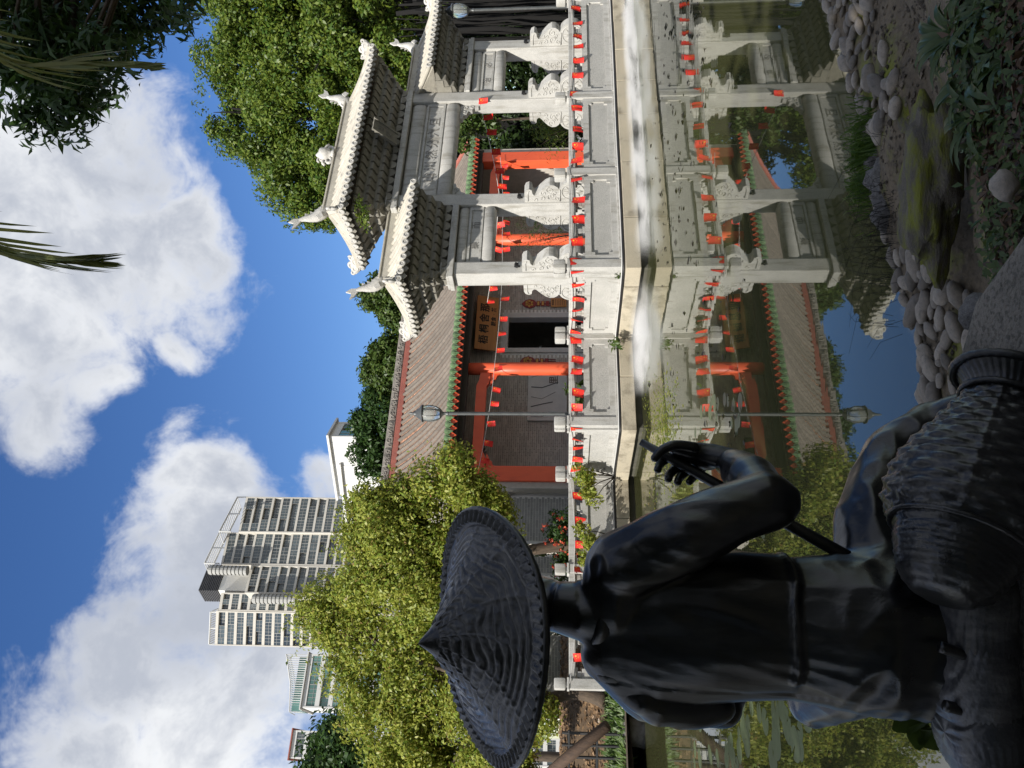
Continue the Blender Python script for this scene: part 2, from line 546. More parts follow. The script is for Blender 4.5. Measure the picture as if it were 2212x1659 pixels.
M['leaf_deep'] = leaf_material('deep_green_leaf', (0.022, 0.055, 0.012), (0.05, 0.10, 0.02), 0.3)
M['leaf_small'] = leaf_material('fresh_green_leaf', (0.04, 0.085, 0.014), (0.09, 0.13, 0.025), 0.3)
M['leaf_palm'] = leaf_material('palm_leaflet', (0.11, 0.14, 0.03), (0.20, 0.20, 0.06), 0.35)
M['leaf_litter'] = leaf_material('dry_leaf_litter', (0.13, 0.08, 0.045), (0.30, 0.195, 0.11), 0.15)
M['grass'] = leaf_material('grass_blade', (0.045, 0.10, 0.012), (0.10, 0.17, 0.025), 0.35)
M['flower'] = leaf_material('orange_red_petal', (0.55, 0.08, 0.04), (0.70, 0.16, 0.08), 0.3)
# ================================================================== ground, pond, terrace
FLOOR = 0.46
ZIG = [(80, 12.72), (10.17, 12.72), (10.17, 15.21), (7.78, 15.21), (7.78, 17.9), (2.6, 17.9)]
LEFT_SHORE = [(-6.95, 16.35), (-8.0, 15.7), (-9.5, 14.4), (-12, 11), (-14, 5), (-16, -3), (-20, -40)]


def ngon(name, pts, mat, z=None):
    bm = bmesh.new()
    vs = [bm.verts.new((p[0], p[1], p[2] if z is None else z)) for p in pts]
    f = bm.faces.new(vs)
    bmesh.ops.triangulate(bm, faces=[f])
    bm.normal_update()
    for f in bm.faces:
        if f.normal.z < 0: f.normal_flip()
    me = bpy.data.meshes.new(name); bm.to_mesh(me); bm.free()
    me.materials.append(mat)
    return me


gp = [TW(80, 13.0)] + [TW(s + 0.2, t + 0.2) for s, t in ZIG[1:]] + [Vector((x, y, 0)) for x, y in LEFT_SHORE] + \
     [Vector((-2500, -40, 0)), Vector((-2500, 3500, 0)), Vector((3500, 3500, 0)), Vector((3500, 1900, 0))]
tag(obj('ground', ngon('ground', gp, M['earth'], 0.40)), kind='structure')
bed = MB().bx(-60, 60, -30, 45, -1.3, -1.2)
M['bed'] = material('pond_mud', (0.05, 0.05, 0.02), None, 0.95)
tag(obj('pond_bed', bed.mesh('pond_bed', M['bed'])), kind='structure')


def water_material():
    m, nt, N, Lk, b = _nodes('murky_pond_water')
    tc = N.new('ShaderNodeTexCoord')
    mp = N.new('ShaderNodeMapping'); mp.inputs['Rotation'].default_value = (0, 0, -R(20)); mp.inputs['Scale'].default_value = (0.6, 1.3, 1)
    Lk.new(tc.outputs['Object'], mp.inputs[0])
    n1 = N.new('ShaderNodeTexNoise'); n1.inputs['Scale'].default_value = 2.6; n1.inputs['Detail'].default_value = 3
    n2 = N.new('ShaderNodeTexNoise'); n2.inputs['Scale'].default_value = 0.35; n2.inputs['Detail'].default_value = 2
    Lk.new(mp.outputs[0], n1.inputs['Vector']); Lk.new(tc.outputs['Object'], n2.inputs['Vector'])
    mr = N.new('ShaderNodeMapRange'); mr.inputs['From Min'].default_value = 0.42; mr.inputs['From Max'].default_value = 0.68
    mr.inputs['To Min'].default_value = 0.12; mr.inputs['To Max'].default_value = 1.0
    Lk.new(n2.outputs['Fac'], mr.inputs['Value'])
    # livelier where the nozzles stir the water by the far bank, calm near the shore
    sx = N.new('ShaderNodeSeparateXYZ'); Lk.new(tc.outputs['Object'], sx.inputs[0])
    far = N.new('ShaderNodeMapRange'); far.inputs['From Min'].default_value = 7.0; far.inputs['From Max'].default_value = 15.0
    far.inputs['To Min'].default_value = 0.22; far.inputs['To Max'].default_value = 1.0; Lk.new(sx.outputs['Y'], far.inputs['Value'])
    m0 = N.new('ShaderNodeMath'); m0.operation = 'MULTIPLY'; Lk.new(mr.outputs[0], m0.inputs[0]); Lk.new(far.outputs[0], m0.inputs[1])
    ml = N.new('ShaderNodeMath'); ml.operation = 'MULTIPLY'
    Lk.new(n1.outputs['Fac'], ml.inputs[0]); Lk.new(m0.outputs[0], ml.inputs[1])
    bp = N.new('ShaderNodeBump'); bp.inputs['Strength'].default_value = 0.10; bp.inputs['Distance'].default_value = 0.03
    Lk.new(ml.outputs[0], bp.inputs['Height'])
    df = N.new('ShaderNodeBsdfDiffuse')
    cr = N.new('ShaderNodeMix'); cr.data_type = 'RGBA'
    cr.inputs['A'].default_value = (0.048, 0.050, 0.022, 1); cr.inputs['B'].default_value = (0.07, 0.073, 0.03, 1)
    Lk.new(n2.outputs['Fac'], cr.inputs['Factor']); Lk.new(cr.outputs['Result'], df.inputs['Color'])
    gl = N.new('ShaderNodeBsdfGlossy'); gl.inputs['Roughness'].default_value = 0.015; gl.inputs['Color'].default_value = (0.92, 0.93, 0.9, 1)
    Lk.new(bp.outputs[0], gl.inputs['Normal'])
    fr = N.new('ShaderNodeFresnel'); fr.inputs['IOR'].default_value = 2.1
    Lk.new(bp.outputs[0], fr.inputs['Normal'])
    mx = N.new('ShaderNodeMixShader')
    Lk.new(fr.outputs[0], mx.inputs[0]); Lk.new(df.outputs[0], mx.inputs[1]); Lk.new(gl.outputs[0], mx.inputs[2])
    Lk.new(mx.outputs[0], N['Material Output'].inputs['Surface'])
    return m


wat = MB().add([(-60, -30, 0), (60, -30, 0), (60, 45, 0), (-60, 45, 0)], [(0, 1, 2, 3)])
tag(obj('pond_water', wat.mesh('pond_water', water_material())), kind='structure')

# ---- terrace body, paving, coping
body = MB()
zz = [(s + (0.0 if i == 0 else -0.22), t - 0.22) for i, (s, t) in enumerate(ZIG)]
poly = zz + [(2.4, 60), (80, 60)]
bm = bmesh.new()
vs = [bm.verts.new(TW(s, t, FLOOR - 0.02)) for s, t in poly]
f0 = bm.faces.new(vs)
r_ = bmesh.ops.extrude_face_region(bm, geom=[f0])
for v in [e for e in r_['geom'] if isinstance(e, bmesh.types.BMVert)]: v.co.z = -0.9
bmesh.ops.triangulate(bm, faces=[f for f in bm.faces if len(f.verts) > 4])
bmesh.ops.recalc_face_normals(bm, faces=bm.faces)
me = bpy.data.meshes.new('terrace'); bm.to_mesh(me); bm.free(); me.materials.append(M['wallstone'])
terrace = tag(obj('terrace', me), kind='structure')
pv = [TW(s + (0 if i == 0 else 0.1), t + 0.1) for i, (s, t) in enumerate(ZIG)] + [TW(2.6, 60), TW(80, 60)]
tag(obj('paving', ngon('paving', pv, M['paving'], FLOOR)), kind='structure')

cop = Local('coping', None, None, (10, 14, 0.15), kind='structure')
cop.o['label'] = 'stained stone coping along the pond edge'
del cop.o['label']


def coping_run(x0, x1, y0, y1, along):
    a, b = (x0, x1) if along == 's' else (y0, y1)
    k = a
    while k < b - 0.05:
        l = min(random.uniform(1.1, 1.9), b - k)
        if b - k - l < 0.4: l = b - k
        j = random.uniform(-0.012, 0.012); g = 0.012
        mb = MB()
        if along == 's': mb.bevbox(((k + k + l) / 2, (y0 + y1) / 2 + j, 0.305 + j * 0.3), (l - g, y1 - y0, 0.31), 0.015)
        else: mb.bevbox(((x0 + x1) / 2 + j, k + l / 2, 0.305 + j * 0.3), (x1 - x0, l - g, 0.31), 0.015)
        cop.part('coping_stone', mb, M['coping'])
        k += l


coping_run(9.82, 24, 12.36, 12.98, 's')
coping_run(9.82, 10.42, 12.98, 15.46, 't')
coping_run(7.43, 9.82, 14.86, 15.46, 's')
coping_run(7.43, 8.03, 15.46, 18.15, 't')
coping_run(2.3, 7.43, 17.55, 18.15, 's')

# ---- hoses lying along the coping
hose_line = [(23, 12.49), (20, 12.47), (18, 12.50), (16, 12.46), (14, 12.49), (12, 12.46), (10.6, 12.48), (10.0, 12.56), (9.92, 13.4), (9.95, 14.3), (9.88, 14.88), (9.6, 14.97),
             (8.6, 14.96), (7.65, 15.02), (7.55, 15.4), (7.58, 16.3), (7.55, 17.3), (7.3, 17.67), (6, 17.66), (4, 17.69), (2.5, 17.66)]


def smooth_path(pts, n=6):
    out = []
    P = [Vector(p) for p in pts]
    for i in range(len(P) - 1):
        p0 = P[max(i - 1, 0)]; p1 = P[i]; p2 = P[i + 1]; p3 = P[min(i + 2, len(P) - 1)]
        for k in range(n):
            t = k / n
            out.append(0.5 * ((2 * p1) + (p2 - p0) * t + (2 * p0 - 5 * p1 + 4 * p2 - p3) * t * t + (3 * p1 - p0 - 3 * p2 + p3) * t ** 3))
    out.append(P[-1]); return out


for off, rad, mt, nm, lb, dz in ((0.0, 0.034, 'pipe_white', 'water_hose', 'thick pale hose lying along the coping below the balustrade', 0.032),
                                 (-0.066, 0.028, 'pipe_black', 'water_hose', 'thin black hose lying on the coping beside the pale hose', 0.026)):
    pts = [TW(s + (0 if i < 7 or 11 <= i < 13 or i > 16 else off), t + (off if i < 8 or 11 <= i < 14 or i > 16 else 0) + 0.008 * math.sin(i * 3.1 + off * 90), 0.466 + dz + 0.004 * math.sin(i * 2)) for i, (s, t) in enumerate(hose_line)]
    mb = MB().tube(smooth_path(pts), rad, 7)
    b0 = pts[0]
    o = obj(nm, mb.mesh(nm, M[mt], True, tuple(b0)), None, b0)
    tag(o, lb, 'hose')

# ---- balustrades
RAIL_T = 1.60


def block_mesh():
    return None


def balustrade(label, pts, posts):
    """pts: two ends in (s,t); posts: fractions that carry a post"""
    a = Vector(pts[0]); b = Vector(pts[1]); d = (b - a); Ln = d.length; d.normalize()
    th = math.atan2(d.y, d.x)
    base = TW(a.x, a.y, FLOOR)
    o = thing('stone_balustrade', label, 'balustrade', base, TA + th, 'stone balustrades around the terrace edge')

    def part(name, mb, mat='stone', par=None, auto=None):
        return obj(name, mb.mesh(name, M[mat], False, (0, 0, FLOOR), auto), par or o)
    # local x along the run, y to the back (front is y<0)
    side = 1
    for p in posts:
        x = p
        mb = MB().bevbox((x, 0, FLOOR + 0.02 + 0.56), (0.22, 0.22, 1.12), 0.012)
        mb.bevbox((x, 0, FLOOR + 1.12 + 0.035), (0.26, 0.26, 0.05), 0.01)
        po = part('post', mb)
        c = MB().lathe([(0.085, FLOOR + 1.16), (0.06, FLOOR + 1.19), (0.075, FLOOR + 1.215)], 12)
        c = MB().add([(q[0] + x, q[1], q[2]) for q in c.v], c.f)
        c.bevbox((x, 0, FLOOR + 1.215 + 0.125), (0.235, 0.235, 0.25), 0.035)
        part('cap', c, 'stone', po, 40)
    xs = sorted(posts)
    for i in range(len(xs) - 1):
        x0, x1 = xs[i] + 0.11, xs[i + 1] - 0.11
        xc = (x0 + x1) / 2; l = x1 - x0
        part('top_rail', MB().bevbox((xc, 0, RAIL_T - 0.075), (l, 0.17, 0.15), 0.018))
        # openwork between rail and panel
        br = MB()
        for k in (0.0, 0.33, 0.67, 1.0):
            xx = x0 + 0.09 + (l - 0.18) * k
            br.bevbox((xx, 0, RAIL_T - 0.15 - 0.02), (0.30, 0.10, 0.045), 0.012)
            br.bevbox((xx, 0, RAIL_T - 0.15 - 0.09), (0.14, 0.10, 0.10), 0.02)
            br.bevbox((xx, 0, RAIL_T - 0.15 - 0.165), (0.26, 0.10, 0.055), 0.012)
            part('rail_support', br); br = MB()
        z0, z1 = FLOOR + 0.10, RAIL_T - 0.34
        part('plinth', MB().bevbox((xc, 0, FLOOR + 0.055), (l, 0.25, 0.09), 0.012))
        pn = part('panel', MB().bx(x0, x1, -0.045, 0.06, z0, z1), 'stone_field')
        # raised border with notched corners
        fr = MB(); m_ = 0.13; q = 0.075; y0, y1 = -0.085, -0.047
        fr.bx(x0, x1, y0, y1, z1 - m_, z1); fr.bx(x0, x1, y0, y1, z0, z0 + m_)
        fr.bx(x0, x0 + m_, y0, y1, z0 + m_, z1 - m_); fr.bx(x1 - m_, x1, y0, y1, z0 + m_, z1 - m_)
        for sx in (x0 + m_, x1 - m_ - q):
            for sz in (z0 + m_, z1 - m_ - q):
                fr.bx(sx, sx + q, y0 + 0.002, y1, sz, sz + q)
        part('panel_border', fr, 'stone', pn)
    return o


# each run is listed with its water side facing its local -y
balustrade('long stone balustrade run with panels along the right bank before the gateway', ((10.17, 12.72), (23.0, 12.72)), [0, 2.62, 5.15, 9.0, 12.6])
balustrade('short sunlit stone balustrade bay turning back at the corner beside the gateway', ((10.17, 15.21), (10.17, 12.72)), [0.0, 2.38])
balustrade('stone balustrade bay facing the pond in front of the lamp post', ((7.78, 15.21), (10.17, 15.21)), [0, 2.27])
balustrade('short sunlit stone balustrade bay turning back left of the lamp post', ((7.78, 17.9), (7.78, 15.21)), [0.0, 2.58])
balustrade('leftmost stone balustrade run with two bays in dappled shade', ((2.75, 17.9), (7.78, 17.9)), [0, 2.54, 4.92])

# ---- mist drifting off the water nozzles
def mist_material(dens, lx, ly, lz):
    """density fades towards every side of the box that holds it"""
    m = bpy.data.materials.new('fog_over_water'); m.use_nodes = True
    N = m.node_tree.nodes; Lk = m.node_tree.links
    N.clear()
    out = N.new('ShaderNodeOutputMaterial')
    vol = N.new('ShaderNodeVolumePrincipled'); vol.inputs['Color'].default_value = (1, 1, 1, 1)
    vol.inputs['Anisotropy'].default_value = 0.0
    tc = N.new('ShaderNodeTexCoord')
    mp = N.new('ShaderNodeMapping'); mp.inputs['Scale'].default_value = (1.0, 2.2, 3.0); Lk.new(tc.outputs['Object'], mp.inputs[0])
    nz = N.new('ShaderNodeTexNoise'); nz.inputs['Scale'].default_value = 1.3; nz.inputs['Detail'].default_value = 3
    Lk.new(mp.outputs[0], nz.inputs['Vector'])
    sx = N.new('ShaderNodeSeparateXYZ'); Lk.new(tc.outputs['Object'], sx.inputs[0])

    def fade(src, lo, hi):
        n = N.new('ShaderNodeMapRange'); n.interpolation_type = 'SMOOTHSTEP'
        n.inputs['From Min'].default_value = lo; n.inputs['From Max'].default_value = hi
        Lk.new(src, n.inputs['Value']); return n.outputs[0]

    def mul(a, b):
        n = N.new('ShaderNodeMath'); n.operation = 'MULTIPLY'
        for i_, x in enumerate((a, b)):
            if isinstance(x, float): n.inputs[i_].default_value = x
            else: Lk.new(x, n.inputs[i_])
        return n.outputs[0]
    f = mul(fade(sx.outputs['X'], 0.0, lx * 0.15), fade(sx.outputs['X'], lx, lx * 0.8))
    f = mul(f, mul(fade(sx.outputs['Y'], 0.0, ly * 0.45), fade(sx.outputs['Y'], ly, ly * 0.6)))
    f = mul(f, fade(sx.outputs['Z'], lz, lz * 0.15))
    f = mul(mul(f, fade(nz.outputs['Fac'], 0.36, 0.62)), dens)
    Lk.new(f, vol.inputs['Density']); Lk.new(vol.outputs[0], out.inputs['Volume'])
    return m


def mist(label, s0, s1, t0, t1, h, dens):
    mb = MB().bx(0, s1 - s0, 0, t1 - t0, 0.006, h)
    o = obj('mist', mb.mesh('mist', mist_material(dens, s1 - s0, t1 - t0, h)), None, TW(s0, t0, 0.0), TA)
    return tag(o, label, None, kind='stuff')


mist('white mist drifting low over the water below the right bank', 9.7, 19.5, 11.5, 12.34, 0.34, 9.0)
mist('thin mist over the water below the corner of the balustrade', 8.0, 9.75, 12.2, 14.8, 0.34, 5.0)

# ---- floating leaves, lily pads, pond weed
pad_mats = [material('lily_pad_green', (0.075, 0.11, 0.045), (0.11, 0.13, 0.07), 0.35, 6, vary=0.2)]


def pad_mesh(r):
    mb = MB(); n = 16; pts = [Vector((0, 0, 0.004))]
    for k in range(n):
        a = 0.18 + (2 * math.pi - 0.36) * k / (n - 1)
        rr = r * (1 + 0.04 * math.sin(k * 5.1))
        pts.append(Vector((rr * math.cos(a), rr * math.sin(a), 0.004 + 0.012 * (0.5 + 0.5 * math.sin(3 * a)))))
    fs = [(0, k, k + 1) for k in range(1, n)]
    lo = [Vector((p.x, p.y, 0.001)) for p in pts]
    o = len(pts)
    fs += [(o, o + k + 1, o + k) for k in range(1, n)]
    fs += [(k, o + k, o + k + 1, k + 1) for k in range(1, n)]
    mb.add(pts + lo, fs)
    return mb.mesh('lily_pad', pad_mats[0])


pads = [pad_mesh(1.0)]
spots = []
for i in range(46):
    u = random.uniform(2, 150); v = random.uniform(1500, 1700) if i < 38 else random.uniform(1700, 1780)
    spots.append((on_z(u, v, 0), random.uniform(0.07, 0.14), 'left'))
for i in range(26):
    u = random.uniform(640, 800); v = random.uniform(1500, 1600)
    spots.append((on_z(u, v, 0), random.uniform(0.05, 0.10), 'mid'))
for i in range(12):
    u = random.uniform(500, 600); v = random.uniform(1600, 1700)
    spots.append((on_z(u, v, 0), random.uniform(0.06, 0.10), 'arm'))
lab = {'left': 'flat lily pad floating on the pond left of the statue', 'mid': 'small lily pad floating below the middle balustrade reflection',
       'arm': 'lily pad floating on the pond behind the bent arm of the statue'}
for p, r, w in spots:
    o = obj('lily_pad', pads[0], None, p, random.uniform(0, 6.28)); o.scale = (r, r, r)
    tag(o, lab[w], 'lily pad', {'left': 'lily pads left of the statue', 'mid': 'lily pads in the middle of the pond', 'arm': 'lily pads behind the arm'}[w])
# pond weed scum and drifting dead leaves
P = []
for i in range(900):
    q = on_z(random.gauss(735, 45), random.gauss(1432, 16), 0)
    P.append((q.x, q.y, 0.006))
for i in range(260):
    q = on_z(random.uniform(560, 860), random.uniform(1390, 1470), 0)
    P.append((q.x, q.y, 0.006))
P = np.array(P)
tag(obj('pond_weed', leaf_mesh('pond_weed', P, np.tile([0, 0, 6.0], (len(P), 1)), 0.07, 0.5, M['leaf_yellow'], 0, 0.02)), 'yellow green weed floating below the middle balustrade bays', kind='stuff')
P = []
for i in range(150):
    q = on_z(random.uniform(1080, 1655), random.gauss(1455, 40), 0)
    P.append((q.x, q.y, 0.008))
for i in range(60):
    q = on_z(random.uniform(560, 1100), random.gauss(1520, 60), 0)
    P.append((q.x, q.y, 0.008))
P = np.array(P)
M['dead_leaf'] = leaf_material('dark_dead_leaf', (0.02, 0.018, 0.012), (0.07, 0.06, 0.03), 0.1)
tag(obj('floating_leaves', leaf_mesh('floating_leaves', P, np.tile([0, 0, 4.0], (len(P), 1)), 0.10, 0.5, M['dead_leaf'], 0, 0.05)), 'dark dead leaves drifting on the pond', kind='stuff')
# ================================================================== memorial gateway (paifang)
PT = 14.2                       # middle line of the gateway
COLS = [11.17, 13.30, 17.03, 19.16]
CW, CD = 0.36, 0.45


def corbel_mesh(w, d, h):
    """S-curved corbel, front face towards -y: bulging top, hollow under it"""
    prof = [(0, h), (-d * 0.95, h), (-d, h * 0.86), (-d * 0.97, h * 0.66), (-d * 0.72, h * 0.5), (-d * 0.34, h * 0.36), (-d * 0.12, h * 0.18), (-d * 0.06, 0), (0, 0)]
    n = len(prof)
    pts = [Vector((-w * (0.30 + 0.14 * p[1] / h), p[0], p[1])) for p in prof] + [Vector((w * (0.30 + 0.14 * p[1] / h), p[0], p[1])) for p in prof]
    fs = [(i, (i + 1) % n, (i + 1) % n + n, i + n) for i in range(n)] + [tuple(reversed(range(n))), tuple(range(n, 2 * n))]
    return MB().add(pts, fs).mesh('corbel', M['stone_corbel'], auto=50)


def fan_corbel(w, h):
    """small half-round block of the lowest row"""
    mb = MB(); n = 8
    prof = [(-w * 0.44, 0)] + [(-w * 0.44 * math.cos(math.pi * k / n), h * 0.15 + h * 0.85 * math.sin(math.pi * k / n)) for k in range(n + 1)] + [(w * 0.44, 0)]
    mb.prism([(a, h - b) for a, b in prof], 0.12)
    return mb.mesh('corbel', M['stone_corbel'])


def cyl_row(p0, p1, r, n=10, bulge=0.0):
    """half-round tile row from p0 to p1 with a slight sag"""
    pts = []
    for i in range(7):
        k = i / 6
        q = Vector(p0).lerp(Vector(p1), k); q.z -= bulge * math.sin(math.pi * k)
        pts.append(q)
    return MB().tube(pts, r, n)


def gateway_roof(T, s0, s1, rs0, rs1, ze, zr, od, hip0, hip1, tag_):
    """roof over s0..s1 at the eaves, ridge rs0..rs1; eaves at ze, ridge foot at zr, overhang od from PT; hip0/hip1: hipped ends"""
    f0, f1 = PT - od, PT + od
    up = 0.045                                               # upturn at hipped corners
    def lift(s):
        k = 0.0
        if hip0: k = max(k, 1 - (s - s0) / 0.7)
        if hip1: k = max(k, 1 - (s1 - s) / 0.7)
        return up * max(0, k) ** 2
    # roof slab (underlay)
    slab = MB()
    e = [Vector((s0, f0, ze)), Vector((s1, f0, ze)), Vector((s1, f1, ze)), Vector((s0, f1, ze)), Vector((rs0, PT, zr)), Vector((rs1, PT, zr))]
    for k, p in enumerate(e[:4]): p.z += lift(p.x)
    b = [p - Vector((0, 0, 0.07)) for p in e]
    fs = [(0, 1, 5, 4), (2, 3, 4, 5), (3, 0, 4), (1, 2, 5)]
    fs += [tuple(i + 6 for i in reversed(f)) for f in fs]
    fs += [(1, 0, 6, 7), (2, 1, 7, 8), (3, 2, 8, 9), (0, 3, 9, 6)]
    slab.add(e + b, fs)
    roof = T.part('roof', slab, M['stone_roof'])
    sp = 0.205
    r = 0.068
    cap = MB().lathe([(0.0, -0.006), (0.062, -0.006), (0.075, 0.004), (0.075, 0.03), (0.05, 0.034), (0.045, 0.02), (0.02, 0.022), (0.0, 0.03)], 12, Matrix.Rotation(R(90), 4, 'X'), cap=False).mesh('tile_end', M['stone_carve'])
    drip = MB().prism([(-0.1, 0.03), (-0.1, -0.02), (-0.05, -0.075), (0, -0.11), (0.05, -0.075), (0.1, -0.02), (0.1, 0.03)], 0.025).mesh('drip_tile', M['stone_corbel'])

    def zs(s, t):
        """height of the front/back slope"""
        k = (t - f0) / od if t <= PT else (f1 - t) / od
        return ze + (zr - ze) * k + lift(s) * max(0, 1 - k * 1.6)
    # front and back slopes
    n = int((s1 - s0) / sp)
    for sgn in (0, 1):
        for i in range(n + 1):
            s = s0 + (s1 - s0 - n * sp) / 2 + i * sp
            te = f0 if sgn == 0 else f1
            # where the row meets ridge or hip line
            k = 1.0
            if hip0 and s < rs0: k = (s - s0) / (rs0 - s0)
            if hip1 and s > rs1: k = (s1 - s) / (s1 - rs1)
            if k < 0.08: k = 0.08
            tt = te + (PT - te) * k
            q0 = (s, te + (0.02 if sgn else -0.02), zs(s, te) + 0.035); q1 = (s, tt, zs(s, tt) + 0.035)
            me = cyl_row(q0, q1, r, 10, 0.02 * k).mesh('tile_row', M['stone_roof'], True, T.base)
            row = obj('tile_row', me, roof)
            T.put('tile_end', cap, (s, q0[1] - (0.012 if sgn == 0 else -0.012), q0[2]), row, R(180) if sgn else 0)
            if i < n:
                sm = s + sp / 2
                T.put('drip_tile', drip, (sm, te - (0.012 if sgn == 0 else -0.012), ze + lift(sm) - 0.01), roof, R(180) if sgn else 0)
    # hipped end slopes
    for hip, se, re_ in ((hip0, s0, rs0), (hip1, s1, rs1)):
        if not hip: continue
        m_ = int(2 * od / sp)
        for i in range(m_ + 1):
            t = f0 + (2 * od - m_ * sp) / 2 + i * sp
            k = 1 - abs(t - PT) / od
            if k < 0.08: k = 0.08
            x1 = se + (re_ - se) * k
            z0_ = ze + up * (abs(t - PT) / od) ** 2 + 0.035
            z1_ = ze + (zr - ze) * k + 0.035
            sg = -1 if se == s0 else 1
            me = cyl_row((se + sg * 0.02, t, z0_), (x1, t, z1_), r, 10, 0.02 * k).mesh('tile_row', M['stone_roof'], True, T.base)
            row = obj('tile_row', me, roof)
            T.put('tile_end', cap, (se + sg * 0.032, t, z0_), row, R(-90) if sg < 0 else R(90))
            if i < m_:
                T.put('drip_tile', drip, (se + sg * 0.012, t + sp / 2, z0_ - 0.045), roof, R(-90) if sg < 0 else R(90))
    # ridge
    rg = MB().bevbox(((rs0 + rs1) / 2, PT, zr + 0.11), (rs1 - rs0, 0.16, 0.20), 0.02)
    rg.bevbox(((rs0 + rs1) / 2, PT, zr + 0.235), (rs1 - rs0, 0.22, 0.05), 0.015)
    T.part('ridge', rg, M['stone_roof'])
    # hip ridges with scrolls at their feet
    for hip, se, re_ in ((hip0, s0, rs0), (hip1, s1, rs1)):
        if not hip: continue
        for te in (f0, f1):
            A = Vector((re_, PT, zr + 0.10)); Bc = Vector((se, te, ze + up + 0.07))
            pts = []
            for i in range(9):
                k = i / 8
                q = A.lerp(Bc, k); q.z -= 0.07 * math.sin(math.pi * k); q.z += 0.04 * max(0, k - 0.75) / 0.25
                pts.append(q)
            T.part('hip_ridge', MB().tube(pts, (0.085), 6), M['stone_roof'])
            # scroll ornament in the plane of the hip
            d = (Bc - A); d.z = 0; d.normalize()
            sc = MB()
            def pl(x, z): return Bc + d * x + Vector((0, 0, z))
            def curl(cx, cz, r0, r1, turns, a0, rad):
                pp = []
                for i in range(22):
                    k = i / 21; a = a0 + turns * 6.283 * k; rr = r0 + (r1 - r0) * k
                    pp.append(pl(cx + rr * math.cos(a), cz + rr * math.sin(a)))
                sc.tube(pp, [rad * (0.6 + 0.6 * math.sin(math.pi * (0.15 + 0.8 * i / 21))) for i in range(22)], 6)
            curl(-0.16, 0.11, 0.13, 0.03, 1.4, -1.2, 0.042)
            curl(0.03, 0.13, 0.11, 0.02, -1.3, 3.6, 0.038)
            curl(-0.07, 0.24, 0.085, 0.02, 1.3, -0.5, 0.032)
            curl(-0.36, 0.12, 0.10, 0.02, -1.2, 0.4, 0.034)
            curl(0.13, 0.22, 0.07, 0.02, 1.1, 2.6, 0.026)
            curl(-0.24, 0.25, 0.06, 0.015, 1.2, 2.0, 0.026)
            sc.tube([pl(-0.45, 0.05), pl(-0.25, 0.12), pl(-0.1, 0.13), pl(0.06, 0.12), pl(0.16, 0.17)], [(0.05, 0.03), (0.12, 0.035), (0.15, 0.035), (0.12, 0.03), (0.04, 0.02)], 8, flat=(0, 0, 1))
            T.part('scroll_ornament', sc, M['stone_carve'], smooth=True)
    return zs


def fish(T, s, z, sg, size=1.0):
    """ridge-end fish: head biting the ridge, scaled body arching up, forked tail"""
    mb = MB(); k = size
    path = [(-0.16, 0.02), (-0.06, 0.10), (0.06, 0.16), (0.16, 0.27), (0.21, 0.42), (0.23, 0.58), (0.29, 0.72)]
    rad = [(0.07, 0.07), (0.16, 0.11), (0.19, 0.12), (0.165, 0.105), (0.12, 0.08), (0.085, 0.055), (0.05, 0.035)]
    pts = [Vector((s + sg * x * k, PT, z + y * k)) for x, y in path]
    sp_ = smooth_path(pts, 4)
    rr = []
    for i in range(len(sp_)):
        f = i / 4; j = min(int(f), len(rad) - 2); a = f - j
        rr.append(tuple(k * (rad[j][q] * (1 - a) + rad[j + 1][q] * a) * (1.0 + 0.06 * (i % 2)) for q in (0, 1)))
    mb.tube(sp_, rr, 10, flat=(0, 0, 1))
    # forked tail
    tx, tz = s + sg * 0.29 * k, z + 0.72 * k
    Mt = Matrix.Translation((tx, PT - 0.02, tz)) @ Matrix.Diagonal((sg * k, 1, k, 1))
    mb.prism([(-0.05, -0.04), (0.05, -0.05), (0.20, 0.02), (0.29, 0.14), (0.17, 0.11), (0.10, 0.13), (0.06, 0.27), (-0.05, 0.14)], 0.04, Mt)
    # dorsal fins, lip, eye, pectoral fin
    for (x, y, a, b) in ((0.02, 0.24, 0.10, 0.12), (0.06, 0.36, 0.08, 0.11), (0.11, 0.50, 0.06, 0.10)):
        Mt = Matrix.Translation((s + sg * x * k, PT - 0.015, z + y * k)) @ Matrix.Diagonal((sg * k, 1, k, 1))
        mb.prism([(0.06, -0.05), (0.08, 0.08), (-a, b), (-0.02, -0.02)], 0.03, Mt)
    Mt = Matrix.Translation((s + sg * 0.16 * k, PT - 0.13 * k, z + 0.16 * k)) @ Matrix.Diagonal((sg * k, 1, k, 1))
    mb.prism([(-0.05, -0.04), (0.10, -0.12), (0.17, 0.0), (0.08, 0.08)], 0.03, Mt)
    for y in (-1, 1):
        mb.ell((s - sg * 0.05 * k, PT + y * 0.085 * k, z + 0.16 * k), 0.035 * k, 8, 6)
        mb.tube(spiral((s - sg * 0.14 * k, PT + y * 0.06 * k, z + 0.13 * k), 0.09 * k, 0.02 * k, 1.2, 1.0 if sg > 0 else 2.1, 12), 0.022 * k, 5)
    T.part('fish_ornament', mb, M['stone_carve'], auto=60)


